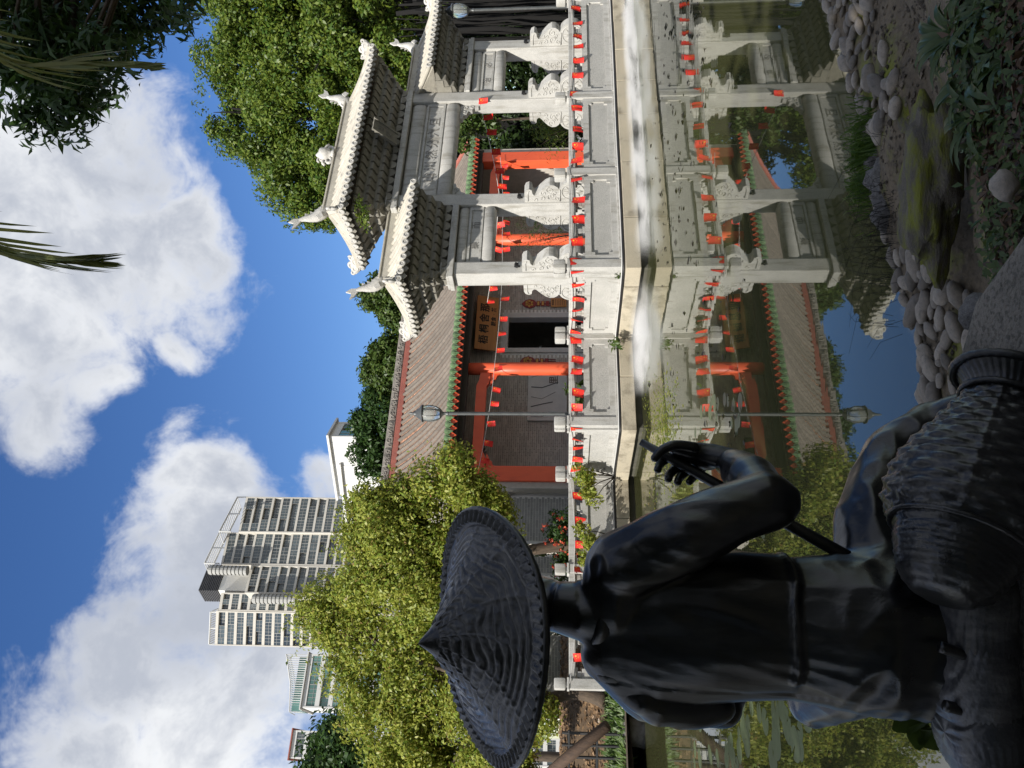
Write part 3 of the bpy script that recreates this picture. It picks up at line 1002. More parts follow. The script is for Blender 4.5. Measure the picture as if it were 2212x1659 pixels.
def drum_stone(T, s, sgn):
    """bracing drum stone in front (sgn -1) or behind (+1) a column"""
    prof = [(0, 2.66), (0.30, 2.66), (0.40, 2.62), (0.44, 2.54), (0.40, 2.48), (0.28, 2.465), (0.22, 2.42), (0.23, 2.37), (0.31, 2.31), (0.40, 2.24), (0.50, 2.15), (0.56, 2.05), (0.55, 1.95), (0.49, 1.87), (0.42, 1.83)]
    c = (0.34, 1.50); r = 0.33
    for i in range(13):
        a = R(72) - R(144) * i / 12
        prof.append((c[0] + r * math.cos(a), c[1] + r * math.sin(a)))
    prof += [(0.50, 1.12), (0.62, 1.08), (0.68, 0.98), (0.68, 0.80), (0.74, 0.76), (0.74, FLOOR + 0.001), (0, FLOOR + 0.001)]
    w = 0.26
    y0 = PT + sgn * CD / 2
    mb = MB(); n = len(prof)
    A = [Vector((s - w / 2, y0 + sgn * p[0], p[1])) for p in prof]
    Bq = [Vector((s + w / 2, y0 + sgn * p[0], p[1])) for p in prof]
    fs = [tuple(range(n)), tuple(reversed(range(n, 2 * n)))] + [((i + 1) % n, i, i + n, (i + 1) % n + n) for i in range(n)]
    if sgn > 0: fs = [tuple(reversed(f)) for f in fs]
    mb.add(A + Bq, fs)
    dr = T.part('drum_stone', mb, M['stone'], auto=35)
    # relief carving on both cheeks
    cv = MB()
    for sx in (s - w / 2 - 0.004, s + w / 2 + 0.004):
        def q(a, b): return Vector((sx, y0 + sgn * a, b))
        cv.tube([q(c[0] + 0.27 * math.cos(6.283 * i / 24), c[1] + 0.27 * math.sin(6.283 * i / 24)) for i in range(25)], 0.016, 5, cap=False)
        cv.ell(q(*c), (0.018, 0.05, 0.05), 8, 6)
        for i in range(8):
            a = 6.283 * i / 8
            cv.tube([q(c[0] + 0.06 * math.cos(a), c[1] + 0.06 * math.sin(a)), q(c[0] + 0.15 * math.cos(a + 0.2), c[1] + 0.15 * math.sin(a + 0.2)), q(c[0] + 0.23 * math.cos(a), c[1] + 0.23 * math.sin(a))], [0.012, 0.028, 0.008], 5)
        def curl(cx, cz, r0, turns, a0):
            cv.tube([q(cx + (r0 * (1 - 0.85 * i / 13)) * math.cos(a0 + turns * 6.283 * i / 13), cz + (r0 * (1 - 0.85 * i / 13)) * math.sin(a0 + turns * 6.283 * i / 13)) for i in range(14)], 0.013, 5)
        curl(0.40, 2.04, 0.11, 1.3, 0.2); curl(0.20, 2.02, 0.10, -1.3, 2.6); curl(0.30, 2.20, 0.07, 1.2, 1.0)
        curl(0.13, 2.24, 0.08, -1.2, 0.4); curl(0.10, 2.40, 0.06, 1.2, 2.0); curl(0.12, 1.88, 0.06, 1.2, 0.4); curl(0.30, 1.93, 0.06, -1.2, 3.4)
        cv.tube([q(0.04, 2.58), q(0.30, 2.58), q(0.38, 2.55)], 0.012, 5)
        cv.tube([q(0.03, 1.81), q(0.40, 1.81)], 0.02, 5)
        cv.tube([q(0.05, 1.05), q(0.62, 1.03)], 0.02, 5)
    T.part('carving', cv, M['stone'], dr, smooth=True)


GW = Local('stone_gateway', 'white granite memorial gateway with three tiled roofs behind the right bank balustrade', 'gateway', (15.1, PT, FLOOR))
for i, s in enumerate(COLS):
    top = 4.58 if i in (0, 3) else 6.12
    mb = MB().bevbox((s, PT, (FLOOR + top) / 2), (CW, CD, top - FLOOR), 0.025)
    GW.part('column', mb, M['stone'])
    for sg in (-1, 1): drum_stone(GW, s, sg)
    # little floodlight on the front of each column
    fl = MB().box((s + 0.02, PT - CD / 2 - 0.06, 2.80), (0.10, 0.07, 0.08), rx=R(25)).bx(s + 0.0, s + 0.04, PT - CD / 2 - 0.03, PT - CD / 2 - 0.001, 2.72, 2.78)
    tag(obj('floodlight', fl.mesh('floodlight', M['black'], off=(s, PT - CD / 2, 2.72)), None, TW(s, PT - CD / 2, 2.72), TA),
        'small black floodlight on the %s column of the gateway' % ('leftmost', 'inner left', 'inner right', 'rightmost')[i], 'floodlight', 'floodlights on the gateway columns')


def round_beam(s0, s1, z0, z1, d):
    """beam with softly rounded front and back and chamfered ends"""
    zc = (z0 + z1) / 2; h = (z1 - z0) / 2; mb = MB()
    n = 14
    def sec(k, s):
        return [Vector((s, PT + (d / 2) * math.copysign(abs(math.cos(6.283 * i / n)) ** 0.6, math.cos(6.283 * i / n)) * k, zc + h * k * math.copysign(abs(math.sin(6.283 * i / n)) ** 0.6, math.sin(6.283 * i / n)))) for i in range(n)]
    S = [sec(0.8, s0), sec(1.0, s0 + 0.07), sec(1.0, s1 - 0.07), sec(0.8, s1)]
    pts = [p for q in S for p in q]; fs = []
    for j in range(3):
        for i in range(n):
            fs.append((j * n + i, j * n + (i + 1) % n, (j + 1) * n + (i + 1) % n, (j + 1) * n + i))
    fs += [tuple(reversed(range(n))), tuple(range(3 * n, 4 * n))]
    return mb.add(pts, fs)


def bay(s0, s1, zb, hb, hp, hu, text):
    """lintel, inscription panel, upper beam between two columns; returns top"""
    a, b = s0 + CW / 2 + 0.001, s1 - CW / 2 - 0.001
    GW.part('lower_beam', round_beam(a, b, zb, zb + hb, 0.40), M['stone'], auto=40)
    z = zb + hb
    pn = GW.part('inscription_panel', MB().bx(a, b, PT - 0.12, PT + 0.12, z - 0.02, z + hp + 0.02), M['stone'])
    fr = MB(); w = 0.05; y0, y1 = PT - 0.15, PT - 0.121
    fr.bx(a, b, y0, y1, z + 0.01, z + 0.01 + w); fr.bx(a, b, y0, y1, z + hp - w, z + hp - 0.005)
    fr.bx(a, a + w * 2, y0, y1, z + 0.01 + w, z + hp - w); fr.bx(b - w * 2, b, y0, y1, z + 0.01 + w, z + hp - w)
    GW.part('panel_frame', fr, M['stone'], pn)
    n = len(text)
    for i, ch in enumerate(text):
        x = a + (b - a) * (0.14 + 0.72 * (i + 0.5) / n)
        me = glyphs(ch, hp * 0.66, 0.006); me.materials.clear(); me.materials.append(M['carved_ink'])
        GW.put('inscription', me, (x, PT - 0.124, z + hp / 2 - hp * 0.02), pn)
    z += hp
    GW.part('upper_beam', round_beam(a, b, z, z + hu, 0.34), M['stone'], auto=40)
    return z + hu


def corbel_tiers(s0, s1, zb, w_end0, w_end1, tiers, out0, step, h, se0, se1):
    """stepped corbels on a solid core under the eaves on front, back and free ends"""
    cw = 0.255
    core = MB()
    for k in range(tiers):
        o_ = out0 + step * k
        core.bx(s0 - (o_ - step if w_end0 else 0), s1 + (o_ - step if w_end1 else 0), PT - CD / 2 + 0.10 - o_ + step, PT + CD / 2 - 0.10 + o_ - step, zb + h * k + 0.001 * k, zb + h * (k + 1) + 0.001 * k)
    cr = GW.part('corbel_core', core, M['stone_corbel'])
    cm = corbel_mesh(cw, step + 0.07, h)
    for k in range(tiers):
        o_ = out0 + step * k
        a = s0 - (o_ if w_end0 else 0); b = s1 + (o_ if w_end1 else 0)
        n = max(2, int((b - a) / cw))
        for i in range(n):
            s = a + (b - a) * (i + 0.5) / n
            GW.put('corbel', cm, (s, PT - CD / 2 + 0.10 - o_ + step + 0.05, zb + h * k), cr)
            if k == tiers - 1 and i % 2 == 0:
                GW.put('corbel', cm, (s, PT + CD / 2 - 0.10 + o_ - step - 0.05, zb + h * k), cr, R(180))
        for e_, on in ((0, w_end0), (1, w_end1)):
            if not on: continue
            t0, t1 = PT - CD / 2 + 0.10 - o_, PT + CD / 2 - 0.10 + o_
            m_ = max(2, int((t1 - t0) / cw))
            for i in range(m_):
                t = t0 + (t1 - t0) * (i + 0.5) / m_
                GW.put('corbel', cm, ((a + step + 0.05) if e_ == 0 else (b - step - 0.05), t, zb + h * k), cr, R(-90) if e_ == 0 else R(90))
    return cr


def eaves_block(s0, s1, z, e0, e1):
    """cornice slabs and the row of half-round blocks under the corbels"""
    x0 = s0 - (0.10 if e0 else 0); x1 = s1 + (0.10 if e1 else 0)
    c = MB().bevbox(((x0 + x1) / 2, PT, z + 0.05), (x1 - x0, CD + 0.10, 0.10), 0.015)
    c.bevbox(((x0 + x1) / 2, PT, z + 0.13), (x1 - x0 - 0.02, CD + 0.04, 0.06), 0.012)
    GW.part('cornice', c, M['stone'])
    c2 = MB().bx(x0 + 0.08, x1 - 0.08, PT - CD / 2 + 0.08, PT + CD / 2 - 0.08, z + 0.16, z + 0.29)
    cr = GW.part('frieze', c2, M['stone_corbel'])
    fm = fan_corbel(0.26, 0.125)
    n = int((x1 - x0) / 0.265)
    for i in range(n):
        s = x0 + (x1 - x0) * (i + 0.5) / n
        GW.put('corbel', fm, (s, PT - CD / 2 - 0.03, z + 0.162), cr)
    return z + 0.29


# side bays
for (a, b, txt, lo, hi) in ((COLS[0], COLS[1], '樂而', True, False), (COLS[2], COLS[3], '治必', False, True)):
    z = bay(a, b, 3.35, 0.30, 0.34, 0.27, txt)          # 4.26
    x0 = a - CW / 2 if lo else a + CW / 2 + 0.002; x1 = b + CW / 2 if hi else b - CW / 2 - 0.002
    z = eaves_block(x0, x1, z + 0.002, lo, hi)
    if lo:   z_top = 4.58
    corbel_tiers(x0, x1, z, lo, hi, 3, 0.26, 0.21, 0.195, 0, 0)
    ze = z + 3 * 0.195 + 0.075
    gateway_roof(GW, x0 - 0.80 if lo else x0, x1 + 0.80 if hi else x1, x0 if lo else x0, x1 if hi else x1, ze, ze + 0.58, 1.03, lo, hi, 'wing')
    if lo: fish(GW, x0 - 0.02, ze + 0.58 + 0.12, -1, 0.88)
    else: fish(GW, x1 + 0.02, ze + 0.58 + 0.12, 1, 0.88)
# middle bay
z = bay(COLS[1], COLS[2], 4.50, 0.38, 0.50, 0.42, '山川然分六且')
x0, x1 = COLS[1] - CW / 2, COLS[2] + CW / 2
z = eaves_block(x0, x1, z + 0.002, True, True)
corbel_tiers(x0, x1, z, True, True, 3, 0.28, 0.22, 0.205, 0, 0)
ze = z + 3 * 0.205 + 0.075
gateway_roof(GW, x0 - 0.85, x1 + 0.85, x0 + 0.05, x1 - 0.05, ze, ze + 0.70, 1.08, True, True, 'middle')
fish(GW, x0 + 0.05, ze + 0.70 + 0.13, -1, 0.95); fish(GW, x1 - 0.05, ze + 0.70 + 0.13, 1, 0.95)
# pearl in a cloud scroll at the middle of the ridge
zc = ze + 0.70 + 0.26; sc_ = (x0 + x1) / 2
pe = MB().lathe([(0.16, zc - 0.02), (0.12, zc + 0.05), (0.09, zc + 0.08), (0.17, zc + 0.15), (0.20, zc + 0.25), (0.17, zc + 0.35), (0.08, zc + 0.43), (0.02, zc + 0.50)], 12)
pe = MB().add([(p[0] + sc_, p[1] + PT, p[2]) for p in pe.v], pe.f)
for sg in (-1, 1):
    pe.tube(spiral((sc_ + sg * 0.22, PT, zc + 0.14), 0.16, 0.03, 1.3 * sg, 1.5 - sg * 1.2, 16), 0.04, 6)
    pe.tube(spiral((sc_ + sg * 0.16, PT, zc + 0.33), 0.11, 0.02, 1.3 * sg, 1.5 - sg * 1.2, 16), 0.03, 6)
GW.part('pearl_ornament', pe, M['stone_carve'], smooth=True)
# vertical plaque under the middle eaves
PLY = PT - 0.72
pl_ = MB().box((sc_, PLY, z + 0.16), (0.42, 0.06, 0.72), rx=R(48))
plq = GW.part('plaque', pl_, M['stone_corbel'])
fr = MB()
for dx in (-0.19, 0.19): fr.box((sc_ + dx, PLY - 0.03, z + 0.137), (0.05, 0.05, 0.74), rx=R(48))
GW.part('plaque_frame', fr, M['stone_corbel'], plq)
for j, ch in enumerate('恩榮'):
    me = glyphs(ch, 0.2, 0.004); me.materials.clear(); me.materials.append(M['carved_ink'])
    dz = 0.12 - 0.25 * j
    q_ = Matrix.Rotation(R(48), 3, 'X') @ Vector((0, -0.036, dz))
    GW.put('inscription', me, (sc_, PLY + q_.y, z + 0.16 + q_.z), plq, rot=(R(48), 0, 0))
# carved brackets under the middle lintel
for s, sg in ((COLS[1] + CW / 2, 1), (COLS[2] - CW / 2, -1)):
    mb = MB()
    Mx = Matrix.Translation((s, PT - 0.07, 0)) @ Matrix.Diagonal((sg, 1, 1, 1))
    mb.prism([(0.002, 4.50), (0.52, 4.499), (0.50, 4.43), (0.38, 4.40), (0.33, 4.32), (0.22, 4.28), (0.18, 4.18), (0.09, 4.12), (0.06, 4.02), (0.002, 3.98)], 0.14, Mx)
    for (cx, cz, r0) in ((0.10, 4.36, 0.09), (0.27, 4.40, 0.07), (0.08, 4.18, 0.06)):
        mb.tube(spiral((s + sg * cx, PT - 0.075, cz), r0, 0.015, 1.4, 0.5, 14), 0.016, 5)
    GW.part('carved_bracket', mb, M['stone'])
# ================================================================== the hall behind the terrace
HC = [9.82, 13.86, 19.70, 23.96]
HT_E, HT_C, HT_W, HT_R = 22.27, 22.95, 25.0, 26.2
H0, H1 = 9.25, 24.6
ZE, ZR = 5.50, 8.02
HALL = Local('temple_hall', 'grey brick hall with red columns and tiled roof edged in green', 'hall', (16.8, 25.5, FLOOR))


def hz(k):
    return ZE + (ZR - ZE) * (0.72 * k + 0.28 * k * k)


# walls
def brick_wall(s0, s1, z0, z1, t, holes, name='brick_wall'):
    bl, bh, g = 0.25, 0.075, 0.012
    core = MB()
    cells = []
    xs = sorted({s0, s1, *[h[0] for h in holes], *[h[1] for h in holes]})
    for i in range(len(xs) - 1):
        a, b = xs[i], xs[i + 1]
        zs_ = [(z0, z1)]
        for h in holes:
            if h[0] <= a and b <= h[1]:
                zs_ = [(z0, h[2]), (h[3], z1)]
        for c, d in zs_:
            if d - c > 0.01: core.bx(a, b, t + 0.014, t + 0.25, c, d)
    w = HALL.part('wall', core, M['mortar'])
    bk = MB(); row = 0; z = z0
    while z < z1 - 0.02:
        s = s0 - (bl / 2 if row % 2 else 0)
        while s < s1:
            a, b = max(s, s0) + g / 2, min(s + bl, s1) - g / 2
            ok = b - a > 0.03
            for h in holes:
                if a < h[1] and b > h[0] and z + bh > h[2] + 0.01 and z < h[3] - 0.01: ok = False
            if ok:
                d = random.uniform(0, 0.004)
                c, e = z + g / 2, min(z + bh, z1) - g / 2
                bk.add([(a, t - d, c), (b, t - d, c), (b, t - d, e), (a, t - d, e), (a, t + 0.015, c), (b, t + 0.015, c), (b, t + 0.015, e), (a, t + 0.015, e)],
                       [(0, 1, 2, 3), (3, 2, 6, 7), (1, 5, 6, 2), (4, 0, 3, 7), (4, 5, 1, 0)])
            s += bl
        z += bh; row += 1
    o = HALL.part('bricks', bk, M['brick'], w)
    o['kind'] = 'stuff'
    return w


D0, D1, DZ = 16.02, 17.44, 3.92
FW = 0.20
brick_wall(H0 + 0.35, H1 - 0.35, FLOOR + 0.12, ZE + 0.75, HT_W, [(D0 - FW, D1 + FW, FLOOR, DZ + FW)])
for s in (H0 + 0.1, H1 - 0.35):
    g = MB()
    prof = [(HT_E + 0.55, FLOOR), (HT_E + 0.55, hz(0.13) - 0.12)] + [(HT_E + (HT_R - HT_E) * k, hz(k) - 0.12) for k in (0.3, 0.5, 0.75, 1.0)]
    prof += [(2 * HT_R - a, b) for a, b in reversed(prof[:-1])]
    n = len(prof)
    g.add([(s, a, b) for a, b in prof] + [(s + 0.25, a, b) for a, b in prof], [tuple(range(n)), tuple(reversed(range(n, 2 * n)))] + [((i + 1) % n, i, i + n, (i + 1) % n + n) for i in range(n)])
    HALL.part('gable_wall', g, M['brick'])
HALL.part('back_wall', MB().bx(H0 + 0.36, H1 - 0.36, 29.9, 30.1, FLOOR, ZE), M['brick'])
HALL.part('plinth', MB().bx(H0, H1, HT_E + 0.2, HT_W + 5.0, FLOOR - 0.01, FLOOR + 0.12), M['paving'])
# door surround and dim room
fr = MB().bx(D0 - FW, D0, HT_W - 0.05, HT_W + 0.3, FLOOR + 0.12, DZ).bx(D1, D1 + FW, HT_W - 0.05, HT_W + 0.3, FLOOR + 0.12, DZ).bx(D0 - FW, D1 + FW, HT_W - 0.05, HT_W + 0.3, DZ, DZ + FW)
HALL.part('door_surround', fr, M['door_stone'])
rm = MB()
rm.add([(D0 - 2, HT_W + 0.26, FLOOR + 0.125), (D1 + 2, HT_W + 0.26, FLOOR + 0.125), (D1 + 2, HT_W + 4.5, FLOOR + 0.125), (D0 - 2, HT_W + 4.5, FLOOR + 0.125),
        (D0 - 2, HT_W + 0.26, 4.6), (D1 + 2, HT_W + 0.26, 4.6), (D1 + 2, HT_W + 4.5, 4.6), (D0 - 2, HT_W + 4.5, 4.6)],
       [(0, 1, 2, 3), (7, 6, 5, 4), (1, 2, 6, 5), (2, 3, 7, 6), (3, 0, 4, 7)])
HALL.part('room', rm, M['room'])
cab = MB().bevbox((16.45, HT_W + 3.6, 1.7), (1.5, 0.5, 2.2), 0.02)
for k in range(3): cab.bx(15.75 + 0.5 * k, 16.15 + 0.5 * k, HT_W + 3.33, HT_W + 3.349, 0.8, 2.6)
tag(obj('cabinet', cab.mesh('cabinet', M['black'], off=(16.45, HT_W + 3.6, FLOOR + 0.13)), None, TW(16.45, HT_W + 3.6, FLOOR + 0.13), TA), 'tall dark cabinet inside the doorway of the hall', 'cabinet')
lp = MB().lathe([(0.02, 0.30), (0.03, 0.24), (0.24, 0.02), (0.25, 0.0), (0.235, 0.0), (0.02, 0.22)], 20, cap=False).tube([(0, 0, 0.28), (0, 0, 1.9)], 0.008, 5)
tag(obj('pendant_lamp', lp.mesh('pendant_lamp', M['paper'], True), None, TW(16.9, HT_W + 1.6, 2.66), TA), 'white cone pendant lamp hanging in the dark doorway', 'lamp')

# columns, beams
for i, s in enumerate(HC):
    if i in (0, 3):
        HALL.part('pilaster', MB().bevbox((s, HT_C, (FLOOR + 5.1) / 2 + 0.06), (0.52, 0.46, 5.1 - FLOOR - 0.12), 0.02), M['red'])
    else:
        c = MB().lathe([(0.225, FLOOR + 0.35), (0.235, 1.6), (0.23, 3.2), (0.215, 5.05)], 20)
        c = MB().add([(p[0] + s, p[1] + HT_C, p[2]) for p in c.v], c.f)
        HALL.part('column', c, M['red'], smooth=True)
        c = MB().lathe([(0.30, FLOOR + 0.12), (0.33, FLOOR + 0.20), (0.29, FLOOR + 0.28), (0.24, FLOOR + 0.36)], 20)
        c = MB().add([(p[0] + s, p[1] + HT_C, p[2]) for p in c.v], c.f)
        HALL.part('column_base', c, M['stone'], smooth=True)
for a, b in ((HC[0] + 0.27, HC[1] - 0.2), (HC[2] + 0.2, HC[3] - 0.27)):
    l = b - a
    prof = [(0, 4.28), (0.30, 4.28), (0.45, 4.33), (0.55, 4.39), (l - 0.55, 4.39), (l - 0.45, 4.33), (l - 0.30, 4.28), (l, 4.28), (l, 4.62), (l - 0.3, 4.66), (l - 0.5, 4.74), (0.5, 4.74), (0.3, 4.66), (0, 4.62)]
    mb = MB().prism(prof, 0.18, Matrix.Translation((a, HT_C - 0.09, 0)))
    HALL.part('tie_beam', mb, M['red'])
    for x, sg in ((a, 1), (b, -1)):
        mb = MB().prism([(0, 4.27), (0.5 * 1, 4.27), (0.42, 4.2), (0.28, 4.17), (0.22, 4.08), (0.1, 4.04), (0.0, 3.9)], 0.1, Matrix.Translation((x, HT_C - 0.05, 0)) @ Matrix.Diagonal((sg, 1, 1, 1)))
        HALL.part('bracket', mb, M['red'])
    HALL.part('dark_opening_panel', MB().bx(a + 0.3, (a + b) / 2 + 0.2, HT_W - 0.35, HT_W - 0.3, 4.55, 5.0), M['black'])  # black panel standing in for the darkness of a loft opening
HALL.part('eave_beam', MB().bevbox(((H0 + H1) / 2, HT_C, 5.18), (H1 - H0 - 0.3, 0.30, 0.24), 0.03), M['beam_dark'])
HALL.part('eave_beam', MB().bevbox(((H0 + H1) / 2, HT_E + 0.18, 5.30), (H1 - H0 - 0.1, 0.16, 0.16), 0.02), M['beam_dark'])
# ceiling boards of the porch
cl = MB()
for i in range(14):
    t = HT_E + 0.3 + i * 0.195
    k = (t - HT_E) / (HT_R - HT_E)
    cl.bx(H0 + 0.1, H1 - 0.1, t, t + 0.185, hz(k) - 0.23, hz(k) - 0.20)
HALL.part('ceiling', cl, M['beam_dark'])

# roof
NS = 9
front = [(HT_E + (HT_R - HT_E) * i / NS, hz(i / NS)) for i in range(NS + 1)]
prof = [(t, z) for t, z in front] + [(2 * HT_R - t, z) for t, z in reversed(front[:-1])]
rf = MB(); n = len(prof)
rf.add([(H0, t, z - 0.05) for t, z in prof] + [(H1, t, z - 0.05) for t, z in prof] + [(H0, t, z - 0.14) for t, z in prof] + [(H1, t, z - 0.14) for t, z in prof],
       [(i, i + n, i + 1 + n, i + 1) for i in range(n - 1)] + [(i + 2 * n, i + 1 + 2 * n, i + 1 + 3 * n, i + 3 * n) for i in range(n - 1)]
       + [(0, 2 * n, 3 * n, n), (n - 1, 2 * n - 1, 4 * n - 1, 3 * n - 1)] + [(i, i + 1, i + 1 + 2 * n, i + 2 * n) for i in range(n - 1)] + [(i + n, i + 3 * n, i + 1 + 3 * n, i + 1 + n) for i in range(n - 1)])
roof = HALL.part('roof', rf, M['tile_grey'])
SPC = 0.25
nr = int((H1 - H0) / SPC)
rowm = MB().tube([(0, t - HT_E, z - ZE + 0.035) for t, z in front], 0.078, 8).mesh('tile_row', M['tile_grey'], True)
# green two-lobed eaves tile and red lappet
lobe = [(x * 1.0, y * 1.15) for x, y in [(-0.115, 0.06), (-0.125, 0.0), (-0.10, -0.06), (-0.05, -0.09), (0, -0.15), (0.05, -0.09), (0.10, -0.06), (0.125, 0.0), (0.115, 0.06), (0.06, 0.10), (0, 0.06), (-0.06, 0.10)]]
gm = MB().prism(lobe, 0.03)
gm.lathe([(0.07, -0.04), (0.085, -0.02), (0.075, 0.0), (0.03, 0.008), (0.0, 0.012)], 12, Matrix.Translation((0, -0.012, 0.03)) @ Matrix.Rotation(R(90), 4, 'X'), cap=False)
gm.tube([(0, -0.018, 0.04), (0, -0.02, -0.12)], 0.01, 5)
gm = gm.mesh('eave_tile', M['tile_green'])
lm = MB().prism([(-0.122, 0.10), (-0.122, 0.0), (0, -0.17), (0.122, 0.0), (0.122, 0.10)], 0.025).mesh('lappet', M['red'])
pan = MB()
for i in range(nr + 1):
    s = H0 + 0.06 + i * SPC
    row = HALL.put('tile_row', rowm, (s, HT_E, ZE), roof, 0)
    row.rotation_euler = (random.gauss(0, 0.003), 0, random.gauss(0, 0.004))
    HALL.put('eave_tile', gm, (s, HT_E - 0.07, ZE - 0.01), roof)
    if i < nr:
        HALL.put('lappet', lm, (s + SPC / 2, HT_E - 0.03, ZE - 0.13), roof)
        m_ = 40
        for j in range(m_):
            k0, k1 = j / m_, (j + 1.15) / m_
            t0, t1 = HT_E + (HT_R - HT_E) * k0, HT_E + (HT_R - HT_E) * k1
            z0, z1 = hz(k0), hz(min(1, k1))
            a, b = s + 0.04, s + SPC - 0.04; dz = random.uniform(0, 0.006)
            h0 = 0.045 + dz
            pan.add([(a, t0, z0 + h0), ((a + b) / 2, t0, z0 + h0 - 0.02), (b, t0, z0 + h0), (b, t1, z1 - 0.004), ((a + b) / 2, t1, z1 - 0.022), (a, t1, z1 - 0.004), (a, t0 + 0.002, z0 - 0.01), (b, t0 + 0.002, z0 - 0.01)],
                    [(0, 1, 4, 5), (1, 2, 3, 4), (6, 7, 2, 1, 0)])
po = HALL.part('pan_tiles', pan, M['tile_pan'], roof); po['kind'] = 'stuff'
# ridge: red band, carved grey crest
HALL.part('ridge_band', MB().bevbox(((H0 + H1) / 2, HT_R, ZR + 0.06), (H1 - H0 - 0.05, 0.36, 0.22), 0.02), M['red_dull'])
cr = MB().bevbox(((H0 + H1) / 2, HT_R, ZR + 0.34), (H1 - H0 - 0.3, 0.22, 0.33), 0.03)
HALL.part('ridge_crest', cr, M['ridge_grey'])
x = H0 + 0.3
while x < H1 - 0.8:
    l = random.uniform(0.6, 1.3)
    mb = MB().bevbox((x + l / 2, HT_R - 0.12, ZR + 0.34), (l - 0.05, 0.06, 0.27), 0.025)
    for j in range(int(l / 0.17)):
        mb.tube(spiral((x + 0.12 + j * 0.17, HT_R - 0.155, ZR + 0.34 + random.uniform(-0.05, 0.05)), 0.085, 0.02, random.choice((-1.2, 1.2)), random.uniform(0, 6), 12), 0.022, 5)
    HALL.part('crest_relief', mb, M['ridge_grey'], auto=40)
    x += l
for s in (H0 + 0.05, H1 - 0.05):
    HALL.part('gable_ridge', MB().tube([(s, t, z + 0.07) for t, z in front], 0.12, 6), M['red_dull'])
# white plaster bat bracket on the wall of the left bay
bt = MB()
for sg in (-1, 1):
    bt.tube(spiral((11.5 + sg * 0.2, HT_W - 0.06, 4.62), 0.18, 0.04, 1.2 * sg, 1.57 - sg * 1.2, 14), 0.05, 6)
HALL.part('plaster_relief', bt, M['stone'], smooth=True)


def board(name, label, cat, s, z, w, h, t, mat, tilt=0.0, depth=0.05, frame=None):
    o = thing(name, label, cat, TW(s, t, z), TA)
    mb = MB().bevbox((0, 0, 0), (w, depth, h), min(0.01, depth * 0.3))
    mb.v = [tuple(Matrix.Rotation(tilt, 3, 'X') @ Vector(p)) for p in mb.v]
    obj('panel', mb.mesh('panel', M[mat]), o)
    return o


def text_on(o, ch, size, x, z, mat, tilt=0.0, depth=0.05):
    me = glyphs(ch, size, 0.003, 0.022); me.materials.clear(); me.materials.append(M[mat])
    p = Matrix.Rotation(tilt, 3, 'X') @ Vector((x, -depth / 2 - 0.004, z))
    return obj('lettering', me, o, p, 0, (tilt, 0, 0))


sg_ = board('sign_board', 'tilted wooden name board with black characters above the hall door', 'sign', 17.0, 4.74, 2.5, 0.86, HT_W - 0.32, 'wood_sign', R(14), 0.06)
for i, ch in enumerate('梧桐舍那'): text_on(sg_, ch, 0.40, -0.80 + 0.50 * i, 0.08, 'ink', R(14), 0.06)
for i, ch in enumerate('蔬食·茶'): text_on(sg_, ch, 0.21, -0.02 + 0.22 * i, -0.27, 'ink', R(14), 0.06)

ps = board('poster_board', 'pale poster board with grey writing half hidden by the red column', 'poster', 14.0, 2.35, 2.3, 1.45, HT_W - 0.06, 'paper')
for i, ch in enumerate('里有'): text_on(ps, ch, 0.36, 0.55 + 0.4 * i, -0.25, 'tile_grey')
pm = MB()
for k in range(5):
    x = -1.0 + k * 0.42
    pm.tube([(x, -0.028, 0.6), (x + 0.12 * math.sin(k * 2), -0.028, 0.2), (x + 0.2, -0.028, -0.1 - 0.1 * k)], 0.008 + 0.012 * (k % 2), 5)
obj('drawing', pm.mesh('drawing', M['lamp_metal']), ps)


def pendant(s, label):
    o = thing('hanging_ornament', label, 'ornament', TW(s, HT_W - 0.04, 3.0), TA, 'red and gold ornaments beside the hall door')
    mb = MB().prism([(0, 0.42), (0.16, 0.28), (0.22, 0.1), (0.16, -0.08), (0.06, -0.16), (-0.06, -0.16), (-0.16, -0.08), (-0.22, 0.1), (-0.16, 0.28)], 0.03)
    for dz in (-0.24, -0.42, -0.60): mb.bx(-0.12, 0.12, 0.0, 0.03, dz - 0.07, dz + 0.07)
    mb.tube([(0, 0.015, -0.1), (0, 0.015, -0.7)], 0.02, 5)
    for dx in (-0.08, 0, 0.08): mb.tube([(dx, 0.015, -0.66), (dx, 0.015, -0.95)], 0.015, 5)
    obj('backing', mb.mesh('backing', M['darkred']), o)
    g = MB().tube(spiral((0, -0.008, 0.12), 0.15, 0.03, 1.6, 0.3, 16), 0.022, 5)
    for k in range(6): g.ell((0.13 * math.cos(k * 1.05), -0.006, 0.12 + 0.13 * math.sin(k * 1.05)), (0.05, 0.012, 0.05), 6, 4)
    obj('gilding', g.mesh('gilding', M['gold']), o)
    for dz in (-0.24, -0.42): obj('gold_tablet', MB().bx(-0.09, 0.09, -0.012, -0.002, dz - 0.04, dz + 0.04).mesh('gold_tablet', M['gold']), o)


